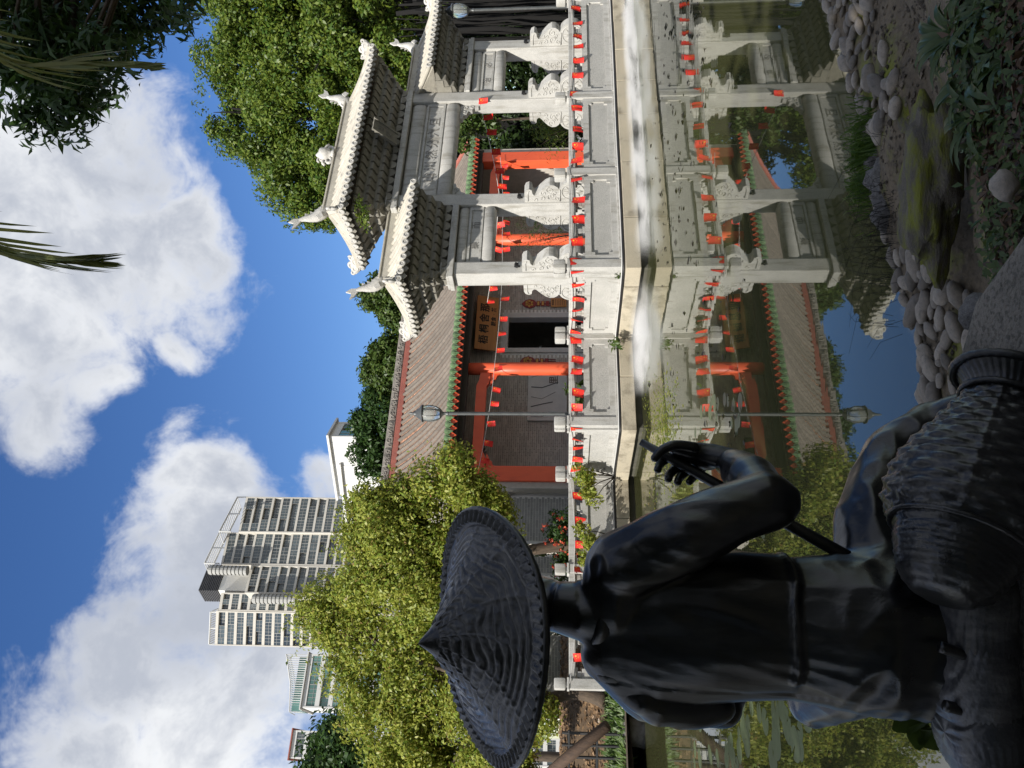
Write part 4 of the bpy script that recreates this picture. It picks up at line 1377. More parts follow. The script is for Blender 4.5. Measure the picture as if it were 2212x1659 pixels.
pendant(15.42, 'red and gold hanging ornament left of the hall door')
pendant(18.12, 'red and gold hanging ornament right of the hall door')
nb = board('notice_board', 'small wooden notice board below the ornament right of the door', 'notice board', 18.15, 1.95, 0.42, 0.62, HT_W - 0.04, 'wood_sign')
for k in range(6): obj('text_line', MB().bx(-0.15, 0.15 - 0.04 * (k % 3), -0.029, -0.026, 0.12 - 0.07 * k, 0.135 - 0.07 * k).mesh('text_line', M['ink']), nb)
text_on(nb, '素食茶舍', 0.07, 0, 0.22, 'ink')
st = thing('menu_stand', 'black menu stand with two round dishes beside the hall door', 'sign', TW(18.3, HT_W - 0.6, FLOOR + 0.12), TA)
obj('frame', MB().box((0, 0, 1.05), (0.62, 0.04, 0.46), rx=R(-20), ry=R(-12)).mesh('frame', M['black']), st)
obj('picture', MB().box((0, -0.03, 1.05), (0.52, 0.01, 0.34), rx=R(-20), ry=R(-12)).mesh('picture', M['paper']), st)
obj('legs', MB().tube([(-0.1, 0.1, 0), (-0.05, 0.02, 0.9)], 0.015, 6).tube([(0.1, 0.1, 0), (0.05, 0.02, 0.9)], 0.015, 6).tube([(0, -0.25, 0), (0, -0.02, 0.85)], 0.015, 6).mesh('legs', M['black']), st)
for dx in (-0.13, 0.13):
    pd = MB().lathe([(0.0, 0.0), (0.09, 0.0), (0.1, 0.006), (0.06, 0.012), (0, 0.012)], 14, Matrix.Translation((dx, -0.038 + 0.02 * 0, 1.05 + dx * 0.2)) @ Matrix.Rotation(R(90 - 20), 4, 'X'), cap=False)
    obj('dish', pd.mesh('dish', M['wood_sign']), st)

# ================================================================== lamp posts
def lamp_post(label, s, t, z0, top):
    o = thing('lamp_post', label, 'lamp post', TW(s, t, z0), TA, 'garden lamp posts')
    h = top - z0
    gz = h - 0.78
    mb = MB().lathe([(0.12, 0), (0.12, 0.12), (0.07, 0.2), (0.05, 0.5), (0.042, 0.6), (0.04, gz - 0.18), (0.05, gz - 0.17), (0.05, gz - 0.14), (0.03, gz - 0.1), (0.045, gz - 0.04), (0.10, gz), (0.12, gz + 0.02)], 12)
    obj('post', mb.mesh('post', M['lamp_metal'], auto=40), o)
    gm_, nt, N, Lk, b = _nodes('lamp_glass'); b.inputs['Base Color'].default_value = (0.75, 0.8, 0.78, 1); b.inputs['Roughness'].default_value = 0.08
    b.inputs['Transmission Weight'].default_value = 0.75; b.inputs['IOR'].default_value = 1.2
    gl = MB().lathe([(0.11, gz + 0.02), (0.16, gz + 0.10), (0.19, gz + 0.22), (0.19, gz + 0.32), (0.165, gz + 0.42)], 16, cap=False)
    obj('globe', gl.mesh('globe', gm_, True), o)
    cg = MB()
    for k in range(8):
        a = k * math.pi / 4
        cg.tube([(r * math.cos(a), r * math.sin(a), z) for r, z in ((0.115, gz + 0.02), (0.166, gz + 0.10), (0.196, gz + 0.22), (0.196, gz + 0.32), (0.17, gz + 0.43))], 0.008, 5)
    obj('cage', cg.mesh('cage', M['lamp_metal']), o)
    cp = MB().lathe([(0.175, gz + 0.42), (0.21, gz + 0.425), (0.20, gz + 0.45), (0.13, gz + 0.50), (0.10, gz + 0.56), (0.06, gz + 0.59), (0.055, gz + 0.63), (0.03, gz + 0.66), (0.028, gz + 0.71), (0.005, h)], 16)
    obj('cap', cp.mesh('cap', M['lamp_metal'], auto=40), o)


lamp_post('tall grey lamp post behind the balustrade in front of the hall', 8.22, 15.6, FLOOR, 5.32)
q = at(1636, 1000, 21.6); s_, t_ = WT(q)
lamp_post('grey lamp post against the dark banyan at the right edge', s_, t_, FLOOR, 5.2)

# ================================================================== bunting of red flags
def star_pts(c, r, a0=math.pi / 2):
    return [Vector((c[0] + (r if i % 2 == 0 else r * 0.4) * math.cos(a0 + i * math.pi / 5), 0, c[1] + (r if i % 2 == 0 else r * 0.4) * math.sin(a0 + i * math.pi / 5))) for i in range(10)]


def flag_meshes(kind):
    """cloth hanging from its hoist edge; kind bends it differently"""
    w, h = 0.16, 0.235
    nx, nz = 5, 6
    r = random.Random(kind)
    a1, a2, ph, tw = r.uniform(-0.03, 0.03), r.uniform(0.01, 0.03), r.uniform(0, 6), r.uniform(-0.35, 0.35)

    def surf(x, z):
        k = -z / h
        y = a1 * k * k * 2 + a2 * math.sin(x / w * 5 + ph) * k + tw * x * k * 0.8
        return Vector((x * (1 - 0.12 * k * abs(math.sin(ph))), y, z + abs(tw) * 0.05 * x * k))
    v = []; f = []
    for j in range(nz + 1):
        for i in range(nx + 1): v.append(surf((i / nx - 0.5) * w, -h * j / nz))
    m = nx + 1
    for j in range(nz):
        for i in range(nx): f.append((j * m + i, (j + 1) * m + i, (j + 1) * m + i + 1, j * m + i + 1))
    o = len(v)
    v += [p + Vector((0, 0.0015, 0)) for p in v]
    f += [tuple(reversed([i + o for i in q])) for q in f]
    fm = MB().add(v, f).mesh('flag', M['flag'], True)
    st = MB()
    for c, rr in (((0.03, -0.055), 0.026), ((0.055, -0.10), 0.010), ((0.025, -0.115), 0.010), ((-0.005, -0.10), 0.010), ((-0.02, -0.065), 0.010)):
        pts = [surf(p.x, p.z) + Vector((0, -0.003, 0)) for p in star_pts(c, rr)]
        ctr = surf(*c) + Vector((0, -0.003, 0))
        st.add([ctr] + pts, [(0, i + 1, (i + 1) % 10 + 1) for i in range(10)])
    return fm, st.mesh('stars', M['star'])


FL = [flag_meshes(k) for k in range(7)]


def bunting(label, pts, gap, sag, off=0.0, yaw=None, scale=1.12, jit=0.22):
    """pts: world points the cord is tied to"""
    P = [Vector(p) for p in pts]
    o = thing('flag_bunting', label, 'bunting', P[0])
    line = []
    for i in range(len(P) - 1):
        L_ = (P[i + 1] - P[i]).length
        n = max(3, int(L_ / 0.15))
        for k in range(n):
            q = P[i].lerp(P[i + 1], k / n); q.z -= sag * L_ * 4 * (k / n) * (1 - k / n) * 0.25
            line.append(q)
    line.append(P[-1])
    obj('cord', MB().tube(line, 0.009, 5).mesh('cord', M['cord'], False, tuple(P[0])), o)
    d = off; acc = 0.0
    for i in range(len(line) - 1):
        seg = line[i + 1] - line[i]; l = seg.length
        while d <= acc + l:
            q = line[i] + seg * ((d - acc) / max(l, 1e-6))
            k = random.randrange(len(FL))
            a = math.atan2(seg.y, seg.x) if yaw is None else yaw
            if abs(a - TA) > math.pi / 2 and abs(a - TA) < 1.5 * math.pi: a += math.pi
            fo = obj('flag', FL[k][0], o, q - P[0], a + random.gauss(0, jit), None)
            fo.rotation_euler = (random.gauss(0.0, 0.10), random.gauss(0, 0.10), a + random.gauss(0, jit))
            sc_ = scale * random.uniform(0.93, 1.06); fo.scale = (sc_, sc_, sc_)
            obj('stars', FL[k][1], fo)
            d += gap * random.uniform(0.72, 1.28)
        acc += l


zr = RAIL_T - 0.02
bunting('string of small red star flags tied along the right bank balustrade', [TW(s, 12.60, zr + dz) for s, dz in ((22.8, 0), (19.17, 0.0), (15.32, 0.0), (12.79, 0), (10.30, 0.02), (10.03, 0.0))], 0.60, 0.10, 0.2)
bunting('string of small red star flags on the sunlit bay at the balustrade corner', [TW(10.04, 12.62, zr), TW(10.04, 15.05, zr)], 0.46, 0.08, 0.15)
bunting('string of small red star flags along the balustrade below the lamp post', [TW(10.0, 15.08, zr), TW(9.0, 15.08, zr - 0.03), TW(7.70, 15.06, zr)], 0.44, 0.08, 0.12)
bunting('string of small red star flags on the sunlit bay left of the lamp post', [TW(7.66, 15.1, zr), TW(7.64, 17.75, zr)], 0.55, 0.10, 0.15)
bunting('string of small red star flags drooping along the leftmost balustrade', [TW(7.6, 17.76, zr), TW(5.29, 17.76, zr - 0.1), TW(2.75, 17.76, zr)], 0.62, 0.12, 0.5, scale=1.15)
bunting('string of red star flags slung along the porch of the hall', [TW(9.9, 22.55, 4.45), TW(13.86, 22.62, 4.12), TW(19.7, 22.62, 4.1), TW(23.8, 22.6, 4.35)], 0.72, 0.06, 0.3, scale=1.25)
bunting('string of red star flags swagged from the inner right gateway column to the hall', [TW(16.82, 13.93, 4.0), TW(17.4, 18.0, 3.78), TW(16.4, 22.5, 4.5)], 0.78, 0.05, 0.05, yaw=TA - 0.3, scale=1.15)
# ================================================================== trees and plants
def blob(u, v, rpx, Y, sq=1.0):
    c = at(u, v, Y); r = rpx * Y / 1662
    return (c.x, c.y, c.z, r, r * sq, r * 0.95)


def tree(name, label, base, trunk_top, r0, blobs, clumps, per, rc, L, aspect, leafmat, barkmat='bark', limbs=8, group=None, shell=0.7, droop=0.3, trunk_path=None, cat='tree', sprigs=0):
    base = Vector(base); top = Vector(trunk_top)
    o = thing(name, label, cat, base, 0, group)
    path = trunk_path or [base, base.lerp(top, 0.33) + Vector((r0 * 0.5, 0, 0)), base.lerp(top, 0.66) - Vector((r0 * 0.4, r0 * 0.3, 0)), top]
    path = smooth_path(path, 4)
    n = len(path)
    mb = MB().tube(path, [r0 * (1.25 - 0.25 * min(1, i / 2)) * (1 - 0.55 * i / (n - 1)) for i in range(n)], 10)
    tr = obj('trunk', mb.mesh('trunk', M[barkmat], True, tuple(base)), o)
    B = sorted(blobs, key=lambda b: -b[3])[:limbs]
    for b in B:
        st = path[int(n * random.uniform(0.55, 0.98))]
        c = Vector(b[:3]); mid = st.lerp(c, 0.5) + Vector((random.gauss(0, 0.2), random.gauss(0, 0.2), 0.15 * (c - st).length))
        pp = smooth_path([st, mid, c], 4)
        lm_ = MB().tube(pp, [r0 * 0.42 * (1 - 0.85 * i / (len(pp) - 1)) for i in range(len(pp))], 6)
        for k in range(3):
            q = c + Vector((random.uniform(-1, 1), random.uniform(-1, 1), random.uniform(-0.8, 0.6))) * b[3] * 0.7
            lm_.tube([pp[-4], pp[-3].lerp(q, 0.5) + Vector((0, 0, 0.1)), q], [r0 * 0.14, r0 * 0.08, r0 * 0.02], 5)
        obj('limb', lm_.mesh('limb', M[barkmat], True, tuple(base)), o)
    P, Nn = crown_points(blobs, clumps, per, rc, shell)
    if sprigs:                     # young shoots that break the outline
        Q = []; QN = []
        for k in range(sprigs):
            b = random.choice(blobs); d = Vector((random.gauss(0, 1), random.gauss(0, 1), random.gauss(0.5, 0.8))).normalized()
            st_ = Vector(b[:3]) + Vector((d.x * b[3], d.y * b[4], d.z * b[5])) * 0.95
            dr = (d * 0.6 + Vector((random.gauss(0, 0.3), random.gauss(0, 0.3), 0.6))).normalized(); ln = random.uniform(0.25, 0.7)
            for q in range(16):
                f = q / 15
                Q.append(tuple(st_ + dr * ln * f + Vector((random.gauss(0, 1), random.gauss(0, 1), random.gauss(0, 1))) * (0.07 * (1.1 - f) + 0.02)))
                QN.append(tuple(d))
        P = np.concatenate([P, np.array(Q)]); Nn = np.concatenate([Nn, np.array(QN)])
    me = leaf_mesh('crown', P - np.array(base), Nn, L, aspect, M[leafmat], droop)
    obj('crown', me, o)
    return o


bl = [blob(575, 815, 46, 19), blob(600, 900, 55, 19), blob(622, 970, 46, 18.8), blob(520, 845, 85, 19.2), blob(450, 825, 85, 19.2), blob(480, 920, 120, 19.2, 0.8), blob(570, 1010, 55, 18.8), blob(500, 1030, 85, 19), blob(410, 910, 110, 19.2),
      blob(655, 985, 22, 18.6), blob(550, 780, 22, 19.2), blob(600, 1055, 30, 18.8), blob(540, 1070, 50, 18.8), blob(490, 780, 30, 19.2), blob(400, 775, 40, 19.2)]
tree('yellow_green_tree', 'yellow green leafy tree spreading before the left end of the hall', (-4.3, 20.0, 0.4), (-4.2, 19.6, 4.4), 0.20, bl, 250, 340, 0.48, 0.095, 0.5, 'leaf_yellow', limbs=11, group='yellow green trees behind the statue', shell=0.5, sprigs=170)
bl = [blob(330, 735, 76, 20), blob(350, 860, 125, 20, 0.8), blob(255, 770, 78, 20), blob(160, 840, 85, 20), blob(60, 880, 90, 20), blob(210, 920, 130, 20, 0.8), blob(70, 980, 120, 20, 0.8), blob(130, 1060, 100, 19), blob(30, 1090, 80, 19), blob(-60, 950, 110, 20),
      blob(290, 690, 34, 20), blob(170, 1120, 55, 18.5), blob(110, 1150, 45, 18), blob(250, 1050, 95, 19), blob(200, 745, 34, 20), blob(345, 668, 24, 20), blob(110, 780, 30, 20)]
tree('yellow_green_tree', 'yellow green leafy tree below the tower at far left', tuple(at(148, 1310, 18.0)), tuple(at(165, 1120, 19.0)), 0.20, bl, 330, 340, 0.50, 0.098, 0.5, 'leaf_yellow', limbs=11, group='yellow green trees behind the statue', shell=0.5, sprigs=220)
bl = [blob(35, 720, 60, 40), blob(0, 690, 50, 40), blob(80, 760, 55, 40), blob(30, 800, 80, 40), blob(-50, 740, 70, 40)]
tree('dark_green_tree', 'dark green tree top at the far left edge below the clouds', (-19.5, 40, 0.4), (-19.5, 40, 9), 0.3, bl, 90, 110, 1.0, 0.3, 0.5, 'leaf_deep', limbs=4)
# big trees behind the gateway
YB = 38
big = [(1212, 700, 50), (1250, 650, 62), (1300, 605, 70), (1290, 720, 110), (1375, 570, 85), (1400, 690, 130), (1425, 500, 62), (1500, 470, 45), (1480, 540, 75), (1545, 600, 110)]
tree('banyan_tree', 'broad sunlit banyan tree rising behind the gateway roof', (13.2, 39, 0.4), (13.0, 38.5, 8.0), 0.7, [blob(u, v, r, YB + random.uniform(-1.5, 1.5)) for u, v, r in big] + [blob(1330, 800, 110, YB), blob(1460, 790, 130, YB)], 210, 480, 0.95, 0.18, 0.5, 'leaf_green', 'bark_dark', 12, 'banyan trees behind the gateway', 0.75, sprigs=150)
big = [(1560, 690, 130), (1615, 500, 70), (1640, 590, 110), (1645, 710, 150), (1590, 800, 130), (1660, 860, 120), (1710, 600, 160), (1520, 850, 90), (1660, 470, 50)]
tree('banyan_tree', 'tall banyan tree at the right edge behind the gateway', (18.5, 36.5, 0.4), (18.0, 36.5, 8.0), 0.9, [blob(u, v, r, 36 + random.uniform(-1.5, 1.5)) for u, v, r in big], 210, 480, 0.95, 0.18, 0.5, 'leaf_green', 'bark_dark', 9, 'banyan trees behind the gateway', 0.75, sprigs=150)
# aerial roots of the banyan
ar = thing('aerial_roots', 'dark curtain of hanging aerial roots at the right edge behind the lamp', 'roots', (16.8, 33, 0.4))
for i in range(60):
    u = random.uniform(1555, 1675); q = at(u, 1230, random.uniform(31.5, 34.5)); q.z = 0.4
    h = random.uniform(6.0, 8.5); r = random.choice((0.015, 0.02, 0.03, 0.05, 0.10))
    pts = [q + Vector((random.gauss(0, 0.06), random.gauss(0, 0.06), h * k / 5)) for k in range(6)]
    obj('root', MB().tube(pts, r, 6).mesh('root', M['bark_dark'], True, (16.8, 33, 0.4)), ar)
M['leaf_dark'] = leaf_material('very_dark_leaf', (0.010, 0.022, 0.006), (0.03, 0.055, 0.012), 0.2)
# shady hedge behind the gateway
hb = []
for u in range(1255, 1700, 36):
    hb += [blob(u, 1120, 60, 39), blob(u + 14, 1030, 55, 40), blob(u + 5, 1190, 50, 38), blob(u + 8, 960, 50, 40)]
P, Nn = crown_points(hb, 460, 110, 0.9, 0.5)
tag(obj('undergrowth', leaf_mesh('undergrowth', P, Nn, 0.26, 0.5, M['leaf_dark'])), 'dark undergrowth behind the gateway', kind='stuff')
bl = [blob(1400, 1010, 28, 27), blob(1385, 1050, 20, 27), blob(1425, 985, 22, 27), blob(1350, 1000, 14, 26.5)]
tree('small_tree', 'small leafy tree seen through the middle opening of the gateway', tuple(at(1405, 1250, 27)), tuple(at(1402, 1040, 27)), 0.07, bl, 40, 60, 0.3, 0.16, 0.45, 'leaf_small', limbs=3)
# trees behind the hall roof
for lb, bs, bx, lm2 in (('dark green tree top behind the hall roof beside the gateway', [(1030, 815, 38), (1000, 850, 40), (965, 865, 30), (1045, 850, 30), (1010, 800, 18)], 1010, 'leaf_small'),
                        ('dark green tree top behind the middle of the hall ridge', [(880, 825, 38), (850, 802, 24), (915, 850, 28), (830, 840, 32), (870, 860, 48), (805, 818, 20), (940, 875, 22)], 860, 'leaf_small'),
                        ('dark green tree top behind the hall ridge near the lamp', [(790, 815, 36), (770, 850, 45), (730, 818, 38), (700, 835, 40), (665, 820, 30), (760, 790, 22), (720, 860, 45), (700, 800, 36), (740, 795, 32), (655, 808, 34), (675, 785, 18)], 740, 'leaf_deep')):
    base = at(bx, 1222, 44); base.z = 0.4
    tree('hill_tree', lb, tuple(base), tuple(at(bx, 850, 44)), 0.25, [blob(u, v, r, 44) for u, v, r in bs], 120, 130, 0.55, 0.24, 0.45, lm2, limbs=5, group='tree tops behind the hall', shell=0.4)

# near tree whose branches hang into the top right corner
nb_ = [(1650, 330, 70), (1610, 250, 95), (1545, 215, 85), (1480, 180, 75), (1425, 150, 62), (1385, 95, 48), (1405, 45, 34), (1560, 90, 110), (1640, 130, 130), (1650, 0, 130), (1500, 100, 60), (1650, 390, 35), (1350, 70, 18), (1440, 90, 55), (1520, 20, 70)]
tree('overhanging_tree', 'dark leafy branches of a near tree hanging into the top right sky', (7.6, 6.6, 0.3), (6.6, 7.6, 6.8), 0.25, [blob(u, v, r, 9.0 + random.uniform(-0.6, 0.6)) for u, v, r in nb_], 210, 42, 0.26, 0.17, 0.27, 'leaf_deep', limbs=9, shell=0.25, droop=0.1)
# tall tree behind the camera that shades the statue and the near bank
sh = [(-5, -5, 7.2, 3.4, 3.2, 2.2), (-1.5, -5.0, 7.2, 3.0, 2.8, 2.0), (-8.5, -4.2, 7.0, 3.2, 3, 2.2), (-4, -8, 8.5, 3.5, 3.2, 2.4), (1.6, -4.4, 7.5, 2.6, 2.4, 2.0), (-10, -8, 8, 3.2, 3, 2.4), (-0.6, 1.0, 12.6, 2.6, 2.2, 1.6), (-3.5, -1.5, 11.5, 3.0, 2.6, 2.0), (-12, -3, 7, 2.6, 2.6, 2.2), (0, -8, 8.5, 3, 3, 2)]
tree('shade_tree', 'tall spreading shade tree standing behind the viewer', (-4.5, -6.5, 0.5), (-4.2, -6.0, 7.0), 0.4, sh, 420, 60, 0.95, 0.36, 0.5, 'leaf_deep', limbs=10, shell=0.3)

# unseen trees added behind the viewer to dim sky light and reflections
for i, (x, y, lb) in enumerate(((-13, -13, 'dense unseen tree added to block light far behind the viewer on the left'), (-4, -15, 'dense unseen tree added to block light far behind the viewer in the middle'), (5.5, -14, 'dense unseen tree added to block light far behind the viewer right of the middle'), (14, -11, 'dense unseen tree added to block light far behind the viewer on the right'))):
    bs = [(x + dx, y + dy, z, 3.4, 2.6, 2.6) for dx, dy, z in ((-2.5, 0, 2.2), (2.5, 0.5, 2.4), (0, 0, 5.2), (-2.2, 0.3, 7.2), (2.4, 0, 7.4))]
    tree('light_blocking_tree', lb, (x, y, 0.5), (x, y, 6.0), 0.35, bs, 120, 70, 1.25, 0.55, 0.55, 'leaf_deep', limbs=4, group='unseen trees added to block light behind the viewer', shell=0.4)

# palms hanging into the top of the picture


def frond(pts, nleaf, ll, spread, mat, droop=0.5):
    """rachis along pts, leaflets in two ranks"""
    pp = smooth_path(pts, 8); n = len(pp)
    st = MB().tube(pp, [0.022 * (1 - 0.9 * i / (n - 1)) + 0.003 for i in range(n)], 6)
    V = []; F = []
    for i in range(nleaf):
        k = 0.12 + 0.88 * i / (nleaf - 1)
        j = min(int(k * (n - 1)), n - 2)
        p = pp[j].lerp(pp[j + 1], k * (n - 1) - j); d = (pp[j + 1] - pp[j]).normalized()
        for sg in (-1, 1):
            side = d.cross(Vector((0, 0, 1))).normalized() * sg
            l = ll * math.sin(math.pi * (0.18 + 0.75 * k)) * random.uniform(0.85, 1.1)
            a = (d * 0.85 + side * spread * random.uniform(0.8, 1.2)).normalized()
            w = 0.017 * random.uniform(0.8, 1.2)
            wd = a.cross(Vector((0, 0, 1)).cross(a)).normalized() if False else Vector((0, 0, 1)).cross(a).normalized()
            q0 = p; q1 = p + a * l * 0.5 + Vector((0, 0, -droop * 0.2 * l)); q2 = p + a * l * 0.85 + Vector((0, 0, -droop * 0.75 * l)); q3 = p + a * l + Vector((0, 0, -droop * 1.15 * l))
            o = len(V)
            V += [q0 - wd * w * 0.4, q0 + wd * w * 0.4, q1 + wd * w, q1 - wd * w, q2 + wd * w * 0.7, q2 - wd * w * 0.7, q3]
            F += [(o, o + 1, o + 2, o + 3), (o + 3, o + 2, o + 4, o + 5), (o + 5, o + 4, o + 6)]
    return st, MB().add(V, F)


def palm(label, base, crown, fronds, group):
    base = Vector(base); crown = Vector(crown)
    o = thing('palm_tree', label, 'palm', base, 0, group)
    pp = smooth_path([base, base.lerp(crown, 0.5) + Vector((0.1, 0.1, 0)), crown], 6)
    obj('trunk', MB().tube(pp, [0.14 - 0.05 * i / len(pp) for i in range(len(pp))], 10).mesh('trunk', M['bark'], True, tuple(base)), o)
    for f in fronds:
        st, lf = frond(f[0], f[1], f[2], f[3], None, f[4])
        so = obj('frond', st.mesh('frond', M['leaf_palm'], True, tuple(base)), o)
        obj('leaflets', lf.mesh('leaflets', M['leaf_palm'], False, tuple(base)), so)


c1 = Vector((2.6, 3.0, 6.4))
palm('palm tree whose frond tip hangs into the sky at top centre', (3.4, 2.4, 0.4), c1,
     [([c1, c1 + Vector((-0.6, 1.4, 0.7)), at(1175, -110, 6.4), at(1100, 60, 6.6), at(1095, 215, 6.7)], 34, 0.5, 0.24, 0.9),
      ([c1, c1 + Vector((0.9, 0.8, 0.8)), c1 + Vector((1.8, 1.4, 0.4)), c1 + Vector((2.3, 1.8, -0.6))], 30, 0.7, 0.7, 0.6),
      ([c1, c1 + Vector((-0.9, -0.6, 0.8)), c1 + Vector((-1.8, -1.2, 0.4)), c1 + Vector((-2.3, -1.6, -0.6))], 30, 0.7, 0.7, 0.6),
      ([c1, c1 + Vector((0.6, -0.9, 0.9)), c1 + Vector((1.0, -1.8, 0.5)), c1 + Vector((1.2, -2.3, -0.5))], 30, 0.7, 0.7, 0.6)], 'palm trees overhead')
c2 = Vector((4.6, 4.6, 6.6))
palm('palm tree with a shaded frond before the leaves at top right', (5.4, 4.2, 0.4), c2,
     [([c2, c2 + Vector((-0.7, 1.0, 0.5)), at(1545, -20, 7.0), at(1525, 150, 7.1), at(1515, 320, 7.1)], 40, 0.42, 0.24, 1.0),
      ([c2, c2 + Vector((0.9, 0.8, 0.8)), c2 + Vector((1.8, 1.4, 0.4)), c2 + Vector((2.3, 1.8, -0.6))], 30, 0.7, 0.7, 0.6),
      ([c2, c2 + Vector((0.6, -0.9, 0.9)), c2 + Vector((1.0, -1.8, 0.5)), c2 + Vector((1.2, -2.3, -0.5))], 30, 0.7, 0.7, 0.6)], 'palm trees overhead')

# ---- shrubs and flowers behind the left balustrade


def shrub(name, label, base, blobs, clumps, per, rc, L, aspect, mat, group=None, cat='shrub', flowers=0):
    base = Vector(base)
    o = thing(name, label, cat, base, 0, group)
    st = MB()
    for b in blobs: st.tube([base, base.lerp(Vector(b[:3]), 0.5) + Vector((0.03, 0, 0.04)), Vector(b[:3])], [0.018, 0.012, 0.005], 5)
    obj('stem', st.mesh('stem', M['bark'], True, tuple(base)), o)
    P, Nn = crown_points(blobs, clumps, per, rc, 0.2)
    obj('foliage', leaf_mesh('foliage', P - np.array(base), Nn, L, aspect, M[mat]), o)
    if flowers:
        P, Nn = crown_points([(b[0], b[1] - 0.05, b[2], b[3] * 1.05, b[4] * 1.1, b[5]) for b in blobs], flowers, 9, 0.05, 0.9)
        obj('blossoms', leaf_mesh('blossoms', P - np.array(base), Nn, 0.06, 0.8, M['flower']), o)
    return o


def gz(p, z=FLOOR):
    q = Vector(p); q.z = z; return tuple(q)


shrub('flowering_shrub', 'shrub with orange red blossoms behind the left balustrade', gz(at(500, 1240, 20.2)), [blob(510, 1205, 38, 20), blob(470, 1215, 36, 20), blob(440, 1222, 30, 20), blob(530, 1225, 26, 20)], 60, 40, 0.16, 0.10, 0.45, 'leaf_deep', flowers=60)
shrub('hanging_shrub', 'bright green shrub trailing over the balustrade at the post', gz(at(630, 1300, 18.9)), [blob(632, 1262, 22, 18.6), blob(600, 1270, 18, 18.4), blob(575, 1282, 16, 18.3), blob(650, 1240, 12, 18.8)], 36, 26, 0.12, 0.11, 0.4, 'leaf_yellow')
shrub('hanging_shrub', 'pale green shrub trailing down before the leftmost balustrade bay', gz(at(500, 1300, 18.2)), [blob(490, 1270, 20, 17.8), blob(470, 1285, 18, 17.7), blob(450, 1262, 14, 17.8), blob(515, 1255, 12, 17.9)], 34, 24, 0.12, 0.10, 0.45, 'leaf_yellow')
shrub('potted_plant', 'round leaved plant standing behind the rail before the brick wall', gz(at(805, 1290, 19.0)), [blob(815, 1238, 13, 19), blob(800, 1250, 12, 19), blob(822, 1256, 9, 19)], 12, 9, 0.10, 0.18, 0.75, 'leaf_small', cat='plant')
for i, (u, v, Y, lb) in enumerate(((1444, 1318, 19.3, 'dry strap leaved weed at the foot of the second balustrade post'), (1072, 1335, 16.2, 'small weed growing at the foot of the corner balustrade post'), (916, 1322, 17.4, 'little bright green weed on the coping below the lamp'))):
    p = at(u, v, Y); p.z = 0.465
    shrub('weed', lb, tuple(p), [(p.x, p.y, p.z + 0.10, 0.12, 0.10, 0.10)], 6, 12, 0.08, 0.13, 0.3, 'leaf_small', 'weeds on the coping', 'weed')
# weed rooted on the middle roof corner
p = TW(12.45, 13.35, 6.45)
shrub('weed', 'straggling weed rooted on the left corner of the gateway main roof', tuple(p), [(p.x - 0.05, p.y, p.z + 0.05, 0.28, 0.25, 0.16), (p.x - 0.25, p.y - 0.1, p.z - 0.1, 0.2, 0.2, 0.1)], 14, 20, 0.14, 0.09, 0.4, 'leaf_green', 'weeds on the coping', 'weed')
# bare bush in front of the third red column
p = TW(18.9, 21.6, FLOOR)
o = thing('bare_bush', 'thin twiggy bush in front of a red column inside the gateway bay', 'shrub', p)
tw = MB()
for i in range(34):
    a = random.uniform(0, 6.28); h = random.uniform(1.4, 3.6); r = random.uniform(0.3, 1.0)
    tw.tube([(0, 0, 0), (0.35 * r * math.cos(a), 0.35 * r * math.sin(a), h * 0.45), (r * math.cos(a), r * math.sin(a), h)], [0.014, 0.009, 0.003], 4)
obj('twigs', tw.mesh('twigs', M['bark_dark']), o)
P, Nn = crown_points([(0, 0, 2.2, 0.9, 0.9, 1.4)], 60, 16, 0.3, 0.2)
obj('foliage', leaf_mesh('foliage', P, Nn, 0.10, 0.2, M['leaf_deep']), o)
# feathery bush in the middle opening
p = at(1400, 1260, 24); p.z = FLOOR
o = thing('feathery_bush', 'feathery dry bush in the middle opening of the gateway', 'shrub', p)
tw = MB()
for i in range(40):
    a = random.uniform(0, 6.28); h = random.uniform(1.0, 2.6); r = random.uniform(0.4, 1.2)
    tw.tube([(0, 0, 0), (0.3 * r * math.cos(a), 0.3 * r * math.sin(a), h * 0.55), (r * math.cos(a), r * math.sin(a), h)], [0.012, 0.008, 0.002], 4)
obj('twigs', tw.mesh('twigs', M['bark']), o)
P, Nn = crown_points([(0, 0, 1.6, 1.1, 1.1, 1.0)], 90, 22, 0.28, 0.3)
obj('foliage', leaf_mesh('foliage', P, Nn, 0.13, 0.16, M['leaf_green']), o)

# ---- garden wall left of the hall
M['pale_brick'] = material('pale_grey_brick', (0.33, 0.33, 0.31), (0.26, 0.26, 0.25), 0.9, 5, 5, 0.1, 80, 0.2, 40, island=0.12)
WL = Local('garden_wall', 'pale grey brick garden wall with gaps left of the hall', 'wall', (7.5, 23.2, FLOOR))


def small_bricks(s0, s1, z0, z1, t):
    WL.part('wall_core', MB().bx(s0, s1, t + 0.012, t + 0.3, z0, z1), M['mortar'])
    bk = MB(); z = z0; r = 0
    while z < z1 - 0.03:
        s = s0 - (0.14 if r % 2 else 0)
        while s < s1:
            a, b = max(s, s0) + 0.006, min(s + 0.28, s1) - 0.006
            if b - a > 0.04:
                bk.add([(a, t, z + 0.006), (b, t, z + 0.006), (b, t, z + 0.084), (a, t, z + 0.084), (a, t + 0.013, z + 0.006), (b, t + 0.013, z + 0.006), (b, t + 0.013, z + 0.084), (a, t + 0.013, z + 0.084)], [(0, 1, 2, 3), (3, 2, 6, 7), (1, 5, 6, 2), (4, 0, 3, 7), (4, 5, 1, 0)])
            s += 0.28
        z += 0.09; r += 1
    WL.part('bricks', bk, M['pale_brick'])['kind'] = 'stuff'


